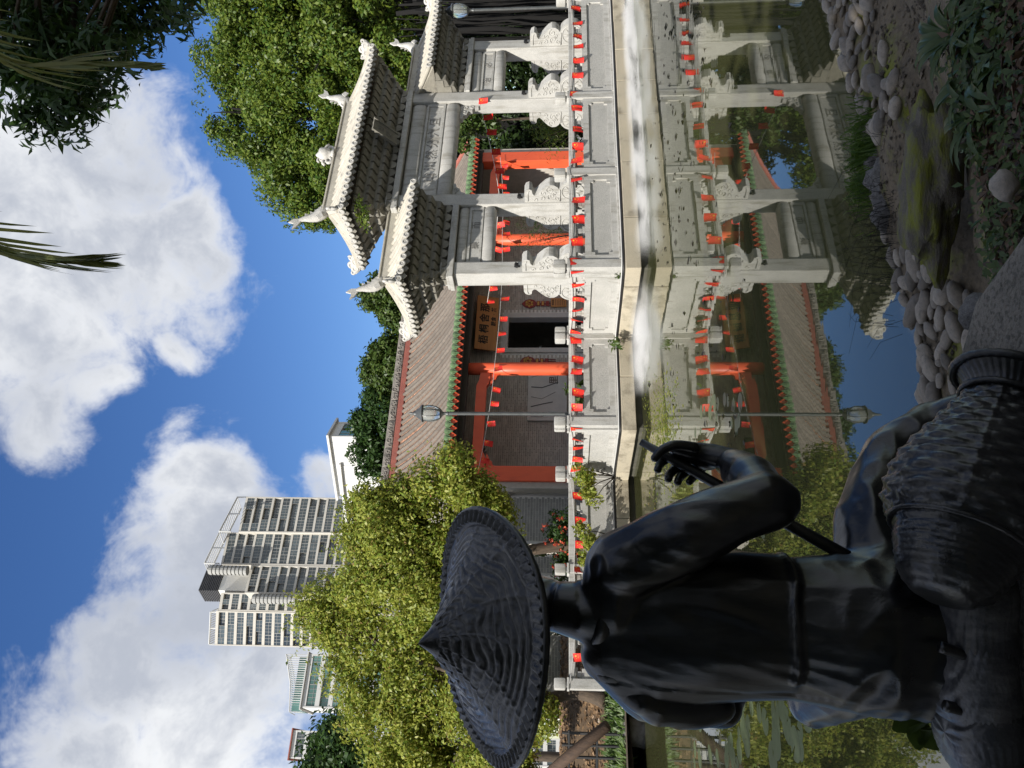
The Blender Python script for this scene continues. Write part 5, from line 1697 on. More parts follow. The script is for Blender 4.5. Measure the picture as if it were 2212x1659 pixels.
for a, b, h in ((7.75, 9.2, 3.4), (6.75, 7.25, 3.2), (5.5, 6.2, 2.6), (3.2, 4.9, 2.6)): small_bricks(a, b, FLOOR, h, 23.2)
WL.part('wall_top', MB().bevbox((6.2, 23.35, 3.5), (6.2, 0.42, 0.14), 0.02), M['ridge_grey'])
hb = [(*TW(s, 24.6, z), 0.6, 0.5, 0.6) for s in (3.5, 4.6, 5.6, 6.6, 7.6) for z in (0.9, 1.7, 2.5)]
P, Nn = crown_points(hb, 120, 60, 0.4, 0.4)
tag(obj('hedge', leaf_mesh('hedge', P, Nn, 0.14, 0.5, M['leaf_small'])), 'green hedge showing through the gaps of the garden wall', 'hedge')

# ---- left garden slope with leaf litter, trunk, log, rocks
nx, ny = 50, 36
V = []; F = []
for j in range(ny):
    for i in range(nx):
        x = -22 + 15.6 * i / (nx - 1); k = j / (ny - 1)
        sh_y = np.interp(x, [-12, -9.5, -8.0, -6.4], [11.2, 14.6, 15.9, 16.8])
        y = sh_y + 0.05 + 11 * k
        z = 0.30 + 1.45 * min(1, max(0, k * 1.9)) ** 1.2 + 0.10 * mnoise.noise((x * 0.9, y * 0.9, 0.3))
        if x > -7.4: z = min(z, 0.42)
        V.append((x, y, z))
for j in range(ny - 1):
    for i in range(nx - 1): F.append((j * nx + i, j * nx + i + 1, (j + 1) * nx + i + 1, (j + 1) * nx + i))
M['litter_soil'] = material('leaf_strewn_soil', (0.16, 0.105, 0.06), (0.09, 0.06, 0.035), 0.95, 5, 7, 0, 0, 0.8, 18)
tag(obj('bank', MB().add(V, F).mesh('bank', M['litter_soil'], True)), kind='structure')


def slope_z(x, y):
    sh_y = np.interp(x, [-12, -9.5, -8.0, -6.4], [11.2, 14.6, 15.9, 16.8])
    k = (y - sh_y - 0.05) / 11
    return 0.30 + 1.45 * min(1, max(0, k * 1.9)) ** 1.2


P = []
for i in range(5200):
    x = random.uniform(-13, -6.9); y = np.interp(x, [-12, -9.5, -8.0, -6.4], [11.2, 14.6, 15.9, 16.8]) + random.uniform(1.2, 8)
    P.append((x, y, slope_z(x, y) + 0.03))
P = np.array(P)
tag(obj('leaf_litter', leaf_mesh('leaf_litter', P, np.tile([0, -1.0, 2.0], (len(P), 1)), 0.13, 0.55, M['leaf_litter'], 0, 0.1)), 'dry brown leaf litter on the slope at far left', kind='stuff')
P = []
for i in range(3600):
    x = random.uniform(-12, -7.0); y = np.interp(x, [-12, -9.5, -8.0, -6.4], [11.2, 14.6, 15.9, 16.8]) + random.uniform(0.3, 1.9)
    P.append((x, y, slope_z(x, y)))
P = np.array(P)
tag(obj('grass', leaf_mesh('grass', P, np.tile([0.0, -3.0, 0.4], (len(P), 1)), 0.22, 0.14, M['grass'], -1.2, 0.05)), 'bright grass along the top of the left bank', kind='stuff')


def rock_mesh(seed, r=(1, 1, 1), sub=3, rough=0.35, mat='rock', fine=0.0):
    bm = bmesh.new(); bmesh.ops.create_icosphere(bm, subdivisions=sub, radius=1.0)
    for v in bm.verts:
        c = v.co.copy()
        d = 1 + rough * mnoise.noise(c * 1.1 + Vector((seed * 7.1, seed * 3.3, 0))) + rough * 0.4 * mnoise.noise(c * 2.7 + Vector((seed, 0, seed * 2)))
        if fine: d += fine * mnoise.noise(c * 6 + Vector((seed, 0, 0))) + fine * 0.5 * mnoise.noise(c * 14)
        v.co = Vector((c.x * r[0], c.y * r[1], c.z * r[2])) * d
    me = bpy.data.meshes.new('rock'); bm.to_mesh(me); bm.free(); me.materials.append(M[mat]); me.shade_smooth()
    return me


M['rock'] = material('grey_rock', (0.24, 0.225, 0.21), (0.13, 0.12, 0.11), 0.9, 2.5, 7, 0.15, 30, 0.9, 6, stain=(0.05, 0.055, 0.03), stain_scale=2, stain_lo=0.5, stain_hi=0.75)
for i, (u, v, sc, lb) in enumerate(((20, 1350, (0.55, 0.4, 0.42), 'large grey rock at the waterline on the far left'), (85, 1362, (0.42, 0.35, 0.36), 'rounded tan rock beside the large grey rock at left'), (160, 1345, (0.5, 0.35, 0.30), 'low rock on the left bank near the tree trunk'), (-50, 1355, (0.6, 0.45, 0.4), 'grey rock cut by the left edge at the waterline'))):
    p = on_z(u, v + 22, 0.05); p.z = 0.12
    tag(obj('shore_rock', rock_mesh(i + 1), None, p, i * 1.3), lb, 'rock', 'rocks along the left shore').scale = sc
lg = MB().tube([at(-20, 1175, 15.8), at(30, 1235, 15.6), at(92, 1312, 15.4)], [0.10, 0.12, 0.11], 9)
b0 = at(92, 1312, 15.4)
tag(obj('leaning_log', lg.mesh('leaning_log', M['wood_post'], True, tuple(b0)), None, b0), 'dark log leaning across the far left bank', 'log')
fe = thing('garden_fence', 'low dark rail fence behind the leaning log', 'fence', gz(at(20, 1300, 16.6), 0.6))
fb = fe.location
for k in range(5):
    q = at(-30 + 26 * k, 1290, 16.6)
    obj('post', MB().tube([(q.x, q.y, 0.5), (q.x, q.y, 1.75)], 0.035, 6).mesh('post', M['black'], False, tuple(fb)), fe)
for z in (1.0, 1.6): obj('rail', MB().tube([tuple(at(-40, 1290, 16.6)[:2]) + (z,), tuple(at(80, 1290, 16.6)[:2]) + (z,)], 0.03, 6).mesh('rail', M['black'], False, tuple(fb)), fe)
q = on_z(40, 1330, 0.36)
shrub('bamboo_shrub', 'narrow leaved green shrub on the left bank above the rocks', tuple(q), [(q.x + 0.3, q.y + 0.1, q.z + 0.35, 0.5, 0.3, 0.3), (q.x + 0.9, q.y + 0.2, q.z + 0.3, 0.45, 0.3, 0.25), (q.x - 0.3, q.y + 0.1, q.z + 0.3, 0.4, 0.3, 0.25)], 50, 26, 0.18, 0.18, 0.2, 'leaf_small')

# ================================================================== far buildings
M['concrete'] = material('cream_concrete', (0.60, 0.57, 0.51), (0.52, 0.50, 0.45), 0.85, 0.3, 5, vary=0.05)
M['concrete_w'] = material('white_render', (0.66, 0.66, 0.64), (0.60, 0.60, 0.58), 0.85, 0.3, 5)
M['glass'] = material('window_glass', (0.075, 0.095, 0.10), (0.045, 0.06, 0.065), 0.12, 0.6, 3, vary=0.45, spec=0.8)
M['glass_g'] = material('green_glass', (0.10, 0.22, 0.19), (0.07, 0.17, 0.15), 0.15, 0.6, 3, vary=0.3, spec=0.8)
M['louver'] = material('dark_louver', (0.07, 0.07, 0.075), None, 0.6, 1)
M['mullion'] = material('pale_mullion', (0.38, 0.38, 0.36), None, 0.6, 1)


def facade(root, base, p0, p1, z0, z1, fh, depth, mat='concrete', glass='glass', nb=5, band=0.30, parapet=0.0, rnd=1):
    """one bay stack of the tower between plan points p0 -> p1 (front face), floors from z1 down to z0"""
    r = random.Random(rnd)
    a = Vector((p0[0], p0[1], 0)); b = Vector((p1[0], p1[1], 0)); d = (b - a); Ln = d.length; d.normalize(); nrm = Vector((d.y, -d.x, 0))
    if nrm.y > 0: nrm = -nrm

    def bxx(mb, x0, x1, o0, o1, za, zb):
        pts = []
        for z in (za, zb):
            for x, o_ in ((x0, o0), (x1, o0), (x1, o1), (x0, o1)): pts.append(a + d * x - nrm * o_ + Vector((0, 0, z)))
        mb.add(pts, [(3, 2, 1, 0), (4, 5, 6, 7), (0, 1, 5, 4), (1, 2, 6, 5), (2, 3, 7, 6), (3, 0, 4, 7)])
    body = MB(); bxx(body, 0, Ln, 0.9, depth, z0, z1)
    wall = obj('wall', body.mesh('wall', M[mat], False, tuple(base)), root)
    for x in (0, Ln - 0.35):
        mb = MB(); bxx(mb, x, x + 0.35, -0.06, 0.95, z0, z1 + parapet); obj('pier', mb.mesh('pier', M[mat], False, tuple(base)), root)
    z = z1
    while z > z0 + fh * 0.5:
        mb = MB(); bxx(mb, 0.35, Ln - 0.35, 0.0, 0.92, z - band * fh, z)
        obj('floor_band', mb.mesh('floor_band', M[mat], False, tuple(base)), root)
        zb = z - fh
        # glazing: some bays enclosed flush, some recessed balconies
        x = 0.35
        while x < Ln - 0.5:
            w = min(r.uniform(0.16, 0.42) * Ln, Ln - 0.35 - x)
            if Ln - 0.35 - x - w < 1.0: w = Ln - 0.35 - x
            rec = r.choice((0.12, 0.12, 0.2, 0.85))
            mb = MB(); bxx(mb, x, x + w, rec, rec + 0.04, zb, z - band * fh)
            wn = obj('window', mb.mesh('window', M[glass], False, tuple(base)), root)
            fr_ = MB(); k = max(2, int(w / 0.9))
            for q in range(k + 1): bxx(fr_, x + (w - 0.08) * q / k, x + (w - 0.08) * q / k + 0.08, rec - 0.05, rec - 0.002, zb, z - band * fh)
            zz_ = zb + (fh * (1 - band)) * r.choice((0.35, 0.45, 0.6)); bxx(fr_, x, x + w, rec - 0.06, rec - 0.003, zz_, zz_ + 0.08)
            obj('frame', fr_.mesh('frame', M['mullion'], False, tuple(base)), wn)
            x += w
        z -= fh
    return a, d, nrm, Ln


YT = 230.0
FH = 21.2 * YT / 1662


def pt(u, Y): q = at(u, 1000, Y); return (q.x, q.y)


tb = Vector((*pt(415, YT), 0.4))
TOW = thing('apartment_tower', 'tall cream apartment tower with glazed balconies above the yellow green trees', 'building', tb)


def zof(v, u, Y): return at(u, v, Y).z


zlow = zof(800, 400, YT)
facade(TOW, tb, pt(503, YT + 5), pt(581, YT + 11), 0.4 + 0 * zlow + zlow - 30, zof(500, 540, YT), FH, 16, band=0.24, rnd=3)
facade(TOW, tb, pt(432, YT + 1), pt(502, YT + 6), zlow - 30, zof(474, 470, YT), FH, 18, band=0.24, rnd=5)
facade(TOW, tb, pt(369, YT - 4), pt(431, YT + 1), zlow - 30, zof(540, 400, YT), FH, 16, band=0.24, rnd=8)
facade(TOW, tb, pt(329, YT - 1), pt(369, YT + 1), zlow - 30, zof(475, 350, YT), FH, 14, rnd=11)
facade(TOW, tb, pt(252, YT - 2), pt(328, YT - 1), zlow - 30, zof(470, 290, YT), FH, 16, rnd=14)
# tower foot down to the ground
ft = MB(); c0, c1_ = pt(252, YT + 2), pt(581, YT + 17)
ft.add([(c0[0], c0[1], 0.4), (c1_[0], c1_[1], 0.4), (c1_[0] - 3, c1_[1] + 16, 0.4), (c0[0] - 3, c0[1] + 16, 0.4), (c0[0], c0[1], zlow - 29.9), (c1_[0], c1_[1], zlow - 29.9), (c1_[0] - 3, c1_[1] + 16, zlow - 29.9), (c0[0] - 3, c0[1] + 16, zlow - 29.9)],
       [(3, 2, 1, 0), (4, 5, 6, 7), (0, 1, 5, 4), (1, 2, 6, 5), (2, 3, 7, 6), (3, 0, 4, 7)])
obj('base', ft.mesh('base', M['concrete'], False, tuple(tb)), TOW)
# roof structures: pergola frames, louvred plant room, stair drums


def roof_frame(u0, Y0, u1, Y1, v_lo, v_hi):
    a = Vector((*pt(u0, Y0), 0)); b = Vector((*pt(u1, Y1), 0)); zl, zh = zof(v_lo, (u0 + u1) / 2, Y0), zof(v_hi, (u0 + u1) / 2, Y0)
    d = (b - a); n = 14
    back = Vector((-d.y, d.x, 0)).normalized() * 5
    mb = MB()
    for i in range(n + 1):
        p = a.lerp(b, i / n)
        if i % 7 == 0: mb.tube([p + Vector((0, 0, zl)), p + Vector((0, 0, zh))], 0.22, 4)
    mb.tube([a + Vector((0, 0, zh)), b + Vector((0, 0, zh))], 0.30, 4); mb.tube([a + back + Vector((0, 0, zh)), b + back + Vector((0, 0, zh))], 0.30, 4)
    for i in range(n + 1):
        p = a.lerp(b, i / n); mb.tube([p + Vector((0, 0, zh)), p + back + Vector((0, 0, zh))], 0.16, 4)
    obj('roof_pergola', mb.mesh('roof_pergola', M['concrete_w'], False, tuple(tb)), TOW)


roof_frame(504, YT, 580, YT + 13, 499, 474)
roof_frame(433, YT, 501, YT + 10, 474, 442)
roof_frame(254, YT + 1, 326, YT + 2, 470, 452)
lv = MB(); q0 = Vector((*pt(372, YT + 2), 0)); q1 = Vector((*pt(430, YT + 9), 0)); dd = (q1 - q0).normalized(); bk_ = Vector((-dd.y, dd.x, 0))
for i in range(11):
    z = zof(463, 400, YT) + (zof(421, 400, YT) - zof(463, 400, YT)) * i / 11
    c = (q0 + q1) / 2 + bk_ * 3 + Vector((0, 0, z + 0.2)); lv.box(c, ((q1 - q0).length, 6.4, 0.34), rz=math.atan2(dd.y, dd.x), rx=0)
c = (q0 + q1) / 2 + bk_ * 3 + Vector((0, 0, zof(442, 400, YT))); lv.box(c, ((q1 - q0).length - 0.5, 5.8, zof(421, 400, YT) - zof(463, 400, YT)), rz=math.atan2(dd.y, dd.x))
obj('louvred_plant_room', lv.mesh('louvred_plant_room', M['louver'], False, tuple(tb)), TOW)
pr = MB(); c = (q0 + q1) / 2 + bk_ * 3 + Vector((0, 0, (zof(464, 400, YT) + zof(560, 400, YT)) / 2)); pr.box(c, ((q1 - q0).length - 0.6, 5.9, zof(464, 400, YT) - zof(560, 400, YT)), rz=math.atan2(dd.y, dd.x))
obj('roof_house', pr.mesh('roof_house', M['concrete_w'], False, tuple(tb)), TOW)
for u, v0, v1, Y in ((428, 445, 535, YT - 2), (366, 545, 640, YT - 6), (331, 640, 720, YT - 4)):
    c = at(u, v0, Y); z1_ = zof(v1, u, Y); k = int((c.z - z1_) / 1.2)
    mb = MB()
    for i in range(k): mb.lathe([(1.5, z1_ + i * 1.2), (1.5, z1_ + i * 1.2 + 0.75), (1.25, z1_ + i * 1.2 + 0.76), (1.25, z1_ + i * 1.2 + 1.19)], 14, Matrix.Translation((c.x, c.y, 0)))
    obj('stair_drum', mb.mesh('stair_drum', M['mullion'], False, tuple(tb)), TOW)

# white house behind the hall ridge
def block(name, label, u0, u1, v0, Y, dY, mats, fl, nbw, rnd, cat='building', roofmat=None):
    a, b = pt(u0, Y), pt(u1, Y + dY)
    base = Vector((a[0], a[1], 0.4)); o = thing(name, label, cat, base)
    zt = zof(v0, u0, Y)
    facade(o, base, a, b, 0.4, zt, fl, 10, mats[0], mats[1], nbw, 0.34, 0.0, rnd)
    d = Vector((b[0] - a[0], b[1] - a[1], 0)); L_ = d.length; d.normalize(); bk = Vector((-d.y, d.x, 0))
    if bk.y < 0: bk = -bk
    rf_ = MB().box(Vector((a[0], a[1], zt + 0.15)) + d * L_ / 2 + bk * 5, (L_ + 1.0, 11, 0.3), rz=math.atan2(d.y, d.x))
    obj('roof', rf_.mesh('roof', M[roofmat or mats[0]], False, tuple(base)), o)
    return o, base, d, bk, zt


block('white_house', 'white apartment house with balconies behind the trees above the hall ridge', 650, 704, 738, 110, 8, ('concrete_w', 'glass_g'), 3.0, 4, 21)
o, base, d, bk, zt = block('white_stair_tower', 'plain white stair tower beside the white apartment house', 714, 746, 712, 108, 4, ('concrete_w', 'glass_g'), 3.4, 1, 22)
o, base, d, bk, zt = block('green_glass_building', 'building with green glass roof terrace at the left below the clouds', 120, 238, 650, 180, 6, ('concrete_w', 'glass_g'), 3.2, 6, 23)
gt = MB(); 
a = Vector((*pt(110, 181), 0)); b = Vector((*pt(236, 186), 0))
for i in range(26):
    p = a.lerp(b, i / 25); h = 3.2 + 2.6 * (i / 25) ** 2
    gt.tube([p + Vector((0, 0, zt)), p + Vector((0, 0, zt + h))], 0.10, 4); gt.tube([p + Vector((0, 0, zt + h)), p + bk * 7 + Vector((0, 0, zt + h + 0.8))], 0.10, 4)
gt.tube([a + Vector((0, 0, zt + 3.2)), a.lerp(b, 0.5) + Vector((0, 0, zt + 3.9)), b + Vector((0, 0, zt + 5.8))], 0.14, 4)
obj('roof_frame', gt.mesh('roof_frame', M['concrete_w'], False, tuple(base)), o)
gl = MB().box((a + b) / 2 + bk * 3 + Vector((0, 0, zt + 1.4)), ((b - a).length * 0.96, 5.0, 2.6), rz=math.atan2(d.y, d.x))
obj('glass_house', gl.mesh('glass_house', M['glass_g'], False, tuple(base)), o)
block('far_house', 'small pale house roof at the far left edge below the clouds', 8, 70, 625, 190, 3, ('concrete_w', 'glass'), 3.2, 3, 25, roofmat='red_dull')
# ================================================================== near bank
EDGE_UV = [(0, 2195), (200, 2150), (500, 2090), (800, 2020), (900, 1992), (1000, 1955), (1120, 1922), (1230, 1895), (1330, 1882), (1400, 1868), (1480, 1832), (1560, 1806), (1659, 1788)]
EDGE_UV = [(u, v + (32 if u > 850 else 10)) for u, v in EDGE_UV]
EDGE = [on_z(u, v, 0.0) for u, v in EDGE_UV]
EX = [-30, -6] + [p.x for p in EDGE] + [6, 12, 30]
EY = [-2.0, 1.6] + [p.y for p in EDGE] + [7.2, 10.0, 18]


def edge_y(x): return float(np.interp(x, EX, EY))


def bank_z(x, y):
    d = edge_y(x) - y + 0.06 * mnoise.noise((x * 2.3, y * 2.3, 1.7))
    z = float(np.interp(d, [-1.0, -0.12, 0.0, 0.08, 0.5, 0.66, 0.80, 1.0, 1.5, 2.2, 3.0, 8.0], [-0.9, -0.35, 0.05, 0.10, 0.15, 0.14, 0.10, 0.20, 0.38, 0.50, 0.58, 0.7]))
    if d > 0.2: z += 0.05 * mnoise.noise((x * 2.1, y * 2.1, 4.4)) + 0.02 * mnoise.noise((x * 7, y * 7, 2.2))
    return z


nx, ny = 150, 120
V = []; F = []
for j in range(ny):
    for i in range(nx):
        k = (i / (nx - 1)) * 2 - 1
        x = 0.5 + 3.2 * k + 14 * k ** 5
        q = j / (ny - 1)
        y = edge_y(x) + 0.8 - 4.2 * q - 16 * q ** 4
        V.append((x, y, bank_z(x, y)))
for j in range(ny - 1):
    for i in range(nx - 1): F.append((j * nx + i + 1, j * nx + i, (j + 1) * nx + i, (j + 1) * nx + i + 1))
M['mud'] = material('mossy_dark_soil', (0.19, 0.15, 0.10), (0.085, 0.068, 0.046), 0.95, 5, 7, 0.2, 40, 0.9, 22, stain=(0.17, 0.19, 0.02), stain_scale=2.6, stain_lo=0.5, stain_hi=0.66)
bank = tag(obj('shore', MB().add(V, F).mesh('shore', M['mud'], True)), kind='structure')
bank.name = 'shore_ground'

# cobbles set along the water's edge
M['cobble'] = material('river_cobble', (0.28, 0.24, 0.195), (0.18, 0.16, 0.135), 0.65, 3, 5, 0.2, 30, 0.35, 14, vary=0.45, stain=(0.07, 0.075, 0.03), stain_scale=3, stain_lo=0.6, stain_hi=0.85)
cob = [rock_mesh(20 + i, (1, 0.68, 0.45), 2, 0.22, 'cobble') for i in range(6)]
edging = tag(obj('cobble_edging', None, None, EDGE[8]), kind='structure')
u = 700.0
taken = []
rows = 0
for row in range(9):
    u = 720 + row * 13
    while u < 1720:
        e = on_z(u, float(np.interp(u, [p[0] for p in EDGE_UV], [p[1] for p in EDGE_UV])), 0.0)
        # gap with bare rock, grass and weathered stones
        gap = (1110 < u < 1330 and row > 0) or (row > 7 and not (u < 1000)) or (row > 5 and random.random() < 0.4)
        r = random.choice((0.028, 0.036, 0.042, 0.048, 0.055, 0.066)) * random.uniform(0.9, 1.1)
        if not gap and random.random() < 0.96:
            x = e.x + random.gauss(0, 0.012); y = e.y - 0.02 - row * 0.105 + random.gauss(0, 0.012)
            y = edge_y(x) - 0.03 - row * 0.078 + random.gauss(0, 0.012)
            o = obj('cobble', random.choice(cob), edging, Vector((x, y, bank_z(x, y) + 0.016)) - edging.location)
            o.rotation_euler = (random.gauss(0.15, 0.2), random.gauss(0, 0.2), random.gauss(0.2, 0.35)); o.scale = (r * random.uniform(0.95, 1.3), r, r * random.uniform(0.9, 1.15))
        u += r * 2.2 * 1662 / e.y
M['pale_rock'] = material('weathered_limestone', (0.26, 0.25, 0.24), (0.12, 0.115, 0.11), 0.9, 5, 7, 0.2, 30, 1.0, 9)
for i, (u, v, r) in enumerate(((1275, 1905, 0.10), (1230, 1912, 0.08), (1190, 1915, 0.075), (1300, 1890, 0.07))):
    p = on_z(u, v, 0.10)
    o = obj('weathered_stone', rock_mesh(40 + i, (1, 0.8, 0.7), 3, 0.6, 'pale_rock'), edging, p - edging.location, i * 1.9); o.scale = (r, r, r)

# boulders on the bank
M['mossy'] = material('mossy_boulder', (0.17, 0.15, 0.12), (0.09, 0.08, 0.066), 0.95, 3, 7, 0.25, 50, 0.9, 18, stain=(0.18, 0.19, 0.02), stain_scale=2.0, stain_lo=0.46, stain_hi=0.62)
M['aggregate'] = material('pebbly_concrete', (0.27, 0.245, 0.205), (0.18, 0.164, 0.14), 0.95, 4, 7, 0.45, 70, 0.9, 60, stain=(0.05, 0.048, 0.04), stain_scale=1.8, stain_lo=0.5, stain_hi=0.75)
for i, (u, v, Y, sc, lb, mt) in enumerate(((1250, 2010, 3.05, (0.34, 0.17, 0.09), 'long mossy boulder on the near bank behind the cobbles', 'mossy'), (1440, 1985, 3.6, (0.28, 0.17, 0.085), 'yellow mossed boulder on the near bank below the strap leaves', 'mossy'),
                                           (1260, 2170, 2.1, (0.05, 0.036, 0.03), 'smooth brown stone among the ground cover at bottom right', 'cobble'), (1640, 2190, 2.3, (0.07, 0.045, 0.03), 'flat brown stone in the bottom right corner', 'cobble'), (985, 2120, 2.05, (0.07, 0.05, 0.05), 'small pale stone beside the concrete slab', 'pale_rock'))):
    p = at(u, v, Y)
    tag(obj('bank_stone', rock_mesh(60 + i, (1, 1, 1), 4 if i < 2 else 3, 0.45 if i < 2 else 0.3, mt, 0.10 if i < 2 else 0.02), None, p, 0.4 * i), lb, 'stone', 'loose stones on the near bank').scale = sc

# slab under the statue
slab_pts = [(-2.3, 0.2), (-2.2, 1.5), (-1.5, 1.95), (-0.6, 2.15), (0.05, 2.10), (0.22, 2.0), (0.36, 1.78), (0.42, 1.5), (0.40, 1.0), (0.5, 0.2)]
bm = bmesh.new()
vs = [bm.verts.new((x, y, 0.66)) for x, y in slab_pts]
f = bm.faces.new(vs); r_ = bmesh.ops.extrude_face_region(bm, geom=[f])
for v in [e for e in r_['geom'] if isinstance(e, bmesh.types.BMVert)]: v.co.z = 0.30
bmesh.ops.recalc_face_normals(bm, faces=bm.faces)
bmesh.ops.bevel(bm, geom=[e for e in bm.edges if all(v.co.z > 0.6 for v in e.verts)], offset=0.05, segments=3, affect='EDGES', profile=0.5)
bmesh.ops.triangulate(bm, faces=[f for f in bm.faces if len(f.verts) > 4])
bmesh.ops.subdivide_edges(bm, edges=bm.edges[:], cuts=3, use_grid_fill=True)
for v in bm.verts: v.co.z += 0.012 * mnoise.noise(v.co * 3)
me = bpy.data.meshes.new('concrete_slab'); bm.to_mesh(me); bm.free(); me.materials.append(M['aggregate']); me.shade_smooth(); me.set_sharp_from_angle(angle=R(50))
tag(obj('concrete_slab', me), 'dark pebbly concrete slab under the seated statue', 'slab')

# gravel and crumbs of soil
PV = []; PF = []
for i in range(3200):
    u = random.uniform(860, 1720); v = random.uniform(1835, 2235)
    p = on_z(u, v, 0.25 if v < 2000 else 0.48)
    if p.y < 1.1 or (p.x < 0.5 and p.y < 2.15): continue
    d_ = edge_y(p.x) - p.y
    if d_ < 0.05: continue
    z = bank_z(p.x, p.y); r = random.uniform(0.003, 0.012) * (1.6 if random.random() < 0.08 else 1)
    o_ = len(PV)
    for q in ((1, 0, 0), (-1, 0, 0), (0, 1, 0), (0, -1, 0), (0, 0, 1), (0, 0, -1)):
        PV.append((p.x + r * q[0] * random.uniform(0.7, 1.5), p.y + r * q[1] * random.uniform(0.7, 1.5), z + 0.3 * r + r * q[2] * random.uniform(0.5, 0.9)))
    PF += [(o_ + a, o_ + b, o_ + c) for a, b, c in ((0, 2, 4), (2, 1, 4), (1, 3, 4), (3, 0, 4), (2, 0, 5), (1, 2, 5), (3, 1, 5), (0, 3, 5))]
M['gravel'] = material('soil_crumbs', (0.16, 0.13, 0.095), (0.07, 0.058, 0.045), 0.95, 20, 4, island=0.6)
tag(obj('gravel', MB().add(PV, PF).mesh('gravel', M['gravel'])), 'gravel and crumbs of soil on the near bank', kind='stuff')


# ground cover
def cover(name, label, n, gen, L, aspect, mat, nrm, droop=0.2, along=None):
    P = []
    while len(P) < n:
        p = gen()
        if p is not None: P.append(p)
    P = np.array(P)
    return tag(obj(name, leaf_mesh(name, P, np.tile(nrm, (n, 1)), L, aspect, M[mat], droop, 0.1, along)), label, kind='stuff')


M['leaf_vine'] = leaf_material('vine_leaf', (0.035, 0.075, 0.02), (0.10, 0.145, 0.04), 0.3)
CL = []
for i in range(120):
    u = random.uniform(880, 1700); v = random.uniform(2020, 2230)
    if u < 1110 and v > 2075 + 0.0: continue
    if 1180 < u < 1330 and v < 2060: continue
    p = on_z(u, v, 0.50)
    if p.y < 1.2: continue
    CL.append((p.x, p.y))


def g_vine():
    c = random.choice(CL); x = c[0] + random.gauss(0, 0.07); y = c[1] + random.gauss(0, 0.07)
    if x < 0.5 and y < 2.12: return None
    return (x, y, bank_z(x, y) + abs(random.gauss(0, 0.025)) + 0.008)


cover('ground_cover', 'low leafy ground cover over the near bank at bottom right', 1500, g_vine, 0.029, 0.48, 'leaf_vine', [0, -0.3, 1.4])
M['strap'] = leaf_material('dark_strap_leaf', (0.028, 0.058, 0.015), (0.065, 0.105, 0.028), 0.25, 0.4)


def strap_plant(p, n, L, label):
    o = thing('strap_leaf_plant', label, 'plant', p, 0, 'strap leaved plants on the near bank')
    for i in range(n):
        a = random.uniform(0, 6.28); l = L * random.uniform(0.6, 1.1); w = 0.0075 * random.uniform(0.8, 1.3)
        d = Vector((math.cos(a), math.sin(a), 0)); sd = Vector((-d.y, d.x, 0))
        V = []; F = []
        for k in range(6):
            t = k / 5; c = d * (l * t * (0.9 - 0.1 * t)) + Vector((0, 0, l * (0.75 * t - 0.62 * t * t)))
            ww = w * (0.5 + 1.2 * math.sin(math.pi * min(1, 0.15 + 0.8 * t))) * (1 if k < 5 else 0.1)
            V += [c - sd * ww, c + Vector((0, 0, -ww * 0.5)), c + sd * ww]
        for k in range(5): F += [(3 * k, 3 * k + 1, 3 * k + 4, 3 * k + 3), (3 * k + 1, 3 * k + 2, 3 * k + 5, 3 * k + 4)]
        obj('leaf', MB().add(V, F).mesh('leaf', M['strap'], True), o)


for i, (u, v, n, L, lb) in enumerate(((1590, 2055, 16, 0.24, 'arching strap leaved plant at the right edge above the ground cover'), (1500, 2085, 18, 0.24, 'strap leaved plant right of the mossy boulder'), (1420, 2090, 16, 0.24, 'long strap leaved plant leaning over the yellow mossed boulder'),
                                      (1640, 2120, 16, 0.22, 'strap leaved plant in the lower right corner'), (1540, 2160, 14, 0.2, 'strap leaved plant near the bottom edge'), (1585, 1985, 12, 0.2, 'strap leaved plant behind the cobbles at the right edge'))):
    p = on_z(u, v, 0.45); p.z = bank_z(p.x, p.y)
    strap_plant(p, n, L, lb)
M['leaf_brown'] = leaf_material('rotting_brown_leaf', (0.05, 0.032, 0.02), (0.15, 0.09, 0.05), 0.1)
P = []
for i in range(900):
    u = random.uniform(950, 1700); v = random.uniform(2000, 2230)
    p = on_z(u, v, 0.52)
    if p.y < 1.2 or (p.x < 0.5 and p.y < 2.1): continue
    P.append((p.x, p.y, bank_z(p.x, p.y) + 0.02))
P = np.array(P)
tag(obj('fallen_leaves', leaf_mesh('fallen_leaves', P, np.tile([0, 0, 1.6], (len(P), 1)), 0.042, 0.4, M['leaf_brown'], 0, 0.12)), 'dry fallen leaves scattered on the near bank', kind='stuff')
# grass tuft hanging over the water
p = on_z(1315, 1880, 0.1)
o = thing('grass_tuft', 'bright green grass tuft hanging over the water between the cobbles', 'grass', p)
gr = MB()
for i in range(420):
    x = random.gauss(0, 0.13); y = random.gauss(0, 0.05); a = random.uniform(-2.6, 0.4) + math.pi; l = random.uniform(0.08, 0.2)
    d = Vector((math.cos(a) * 0.6, abs(math.sin(a)) * 0.8, 0)); b0 = Vector((x, y - 0.04, 0.0)); sd = Vector((0.0025, 0, 0))
    m1 = b0 + d * l * 0.5 + Vector((0, 0, l * 0.55)); t1 = b0 + d * l * 1.1 + Vector((0, 0, l * random.uniform(0.1, 0.6)))
    gr.add([b0 - sd, b0 + sd, m1 + sd, m1 - sd, t1], [(0, 1, 2, 3), (3, 2, 4)])
obj('blades', gr.mesh('blades', M['grass']), o)['kind'] = 'stuff'
p = on_z(1120, 1930, 0.1)
o = thing('wiry_grass', 'wiry thin grass stems over the water left of the bright tuft', 'grass', p)
gr = MB()
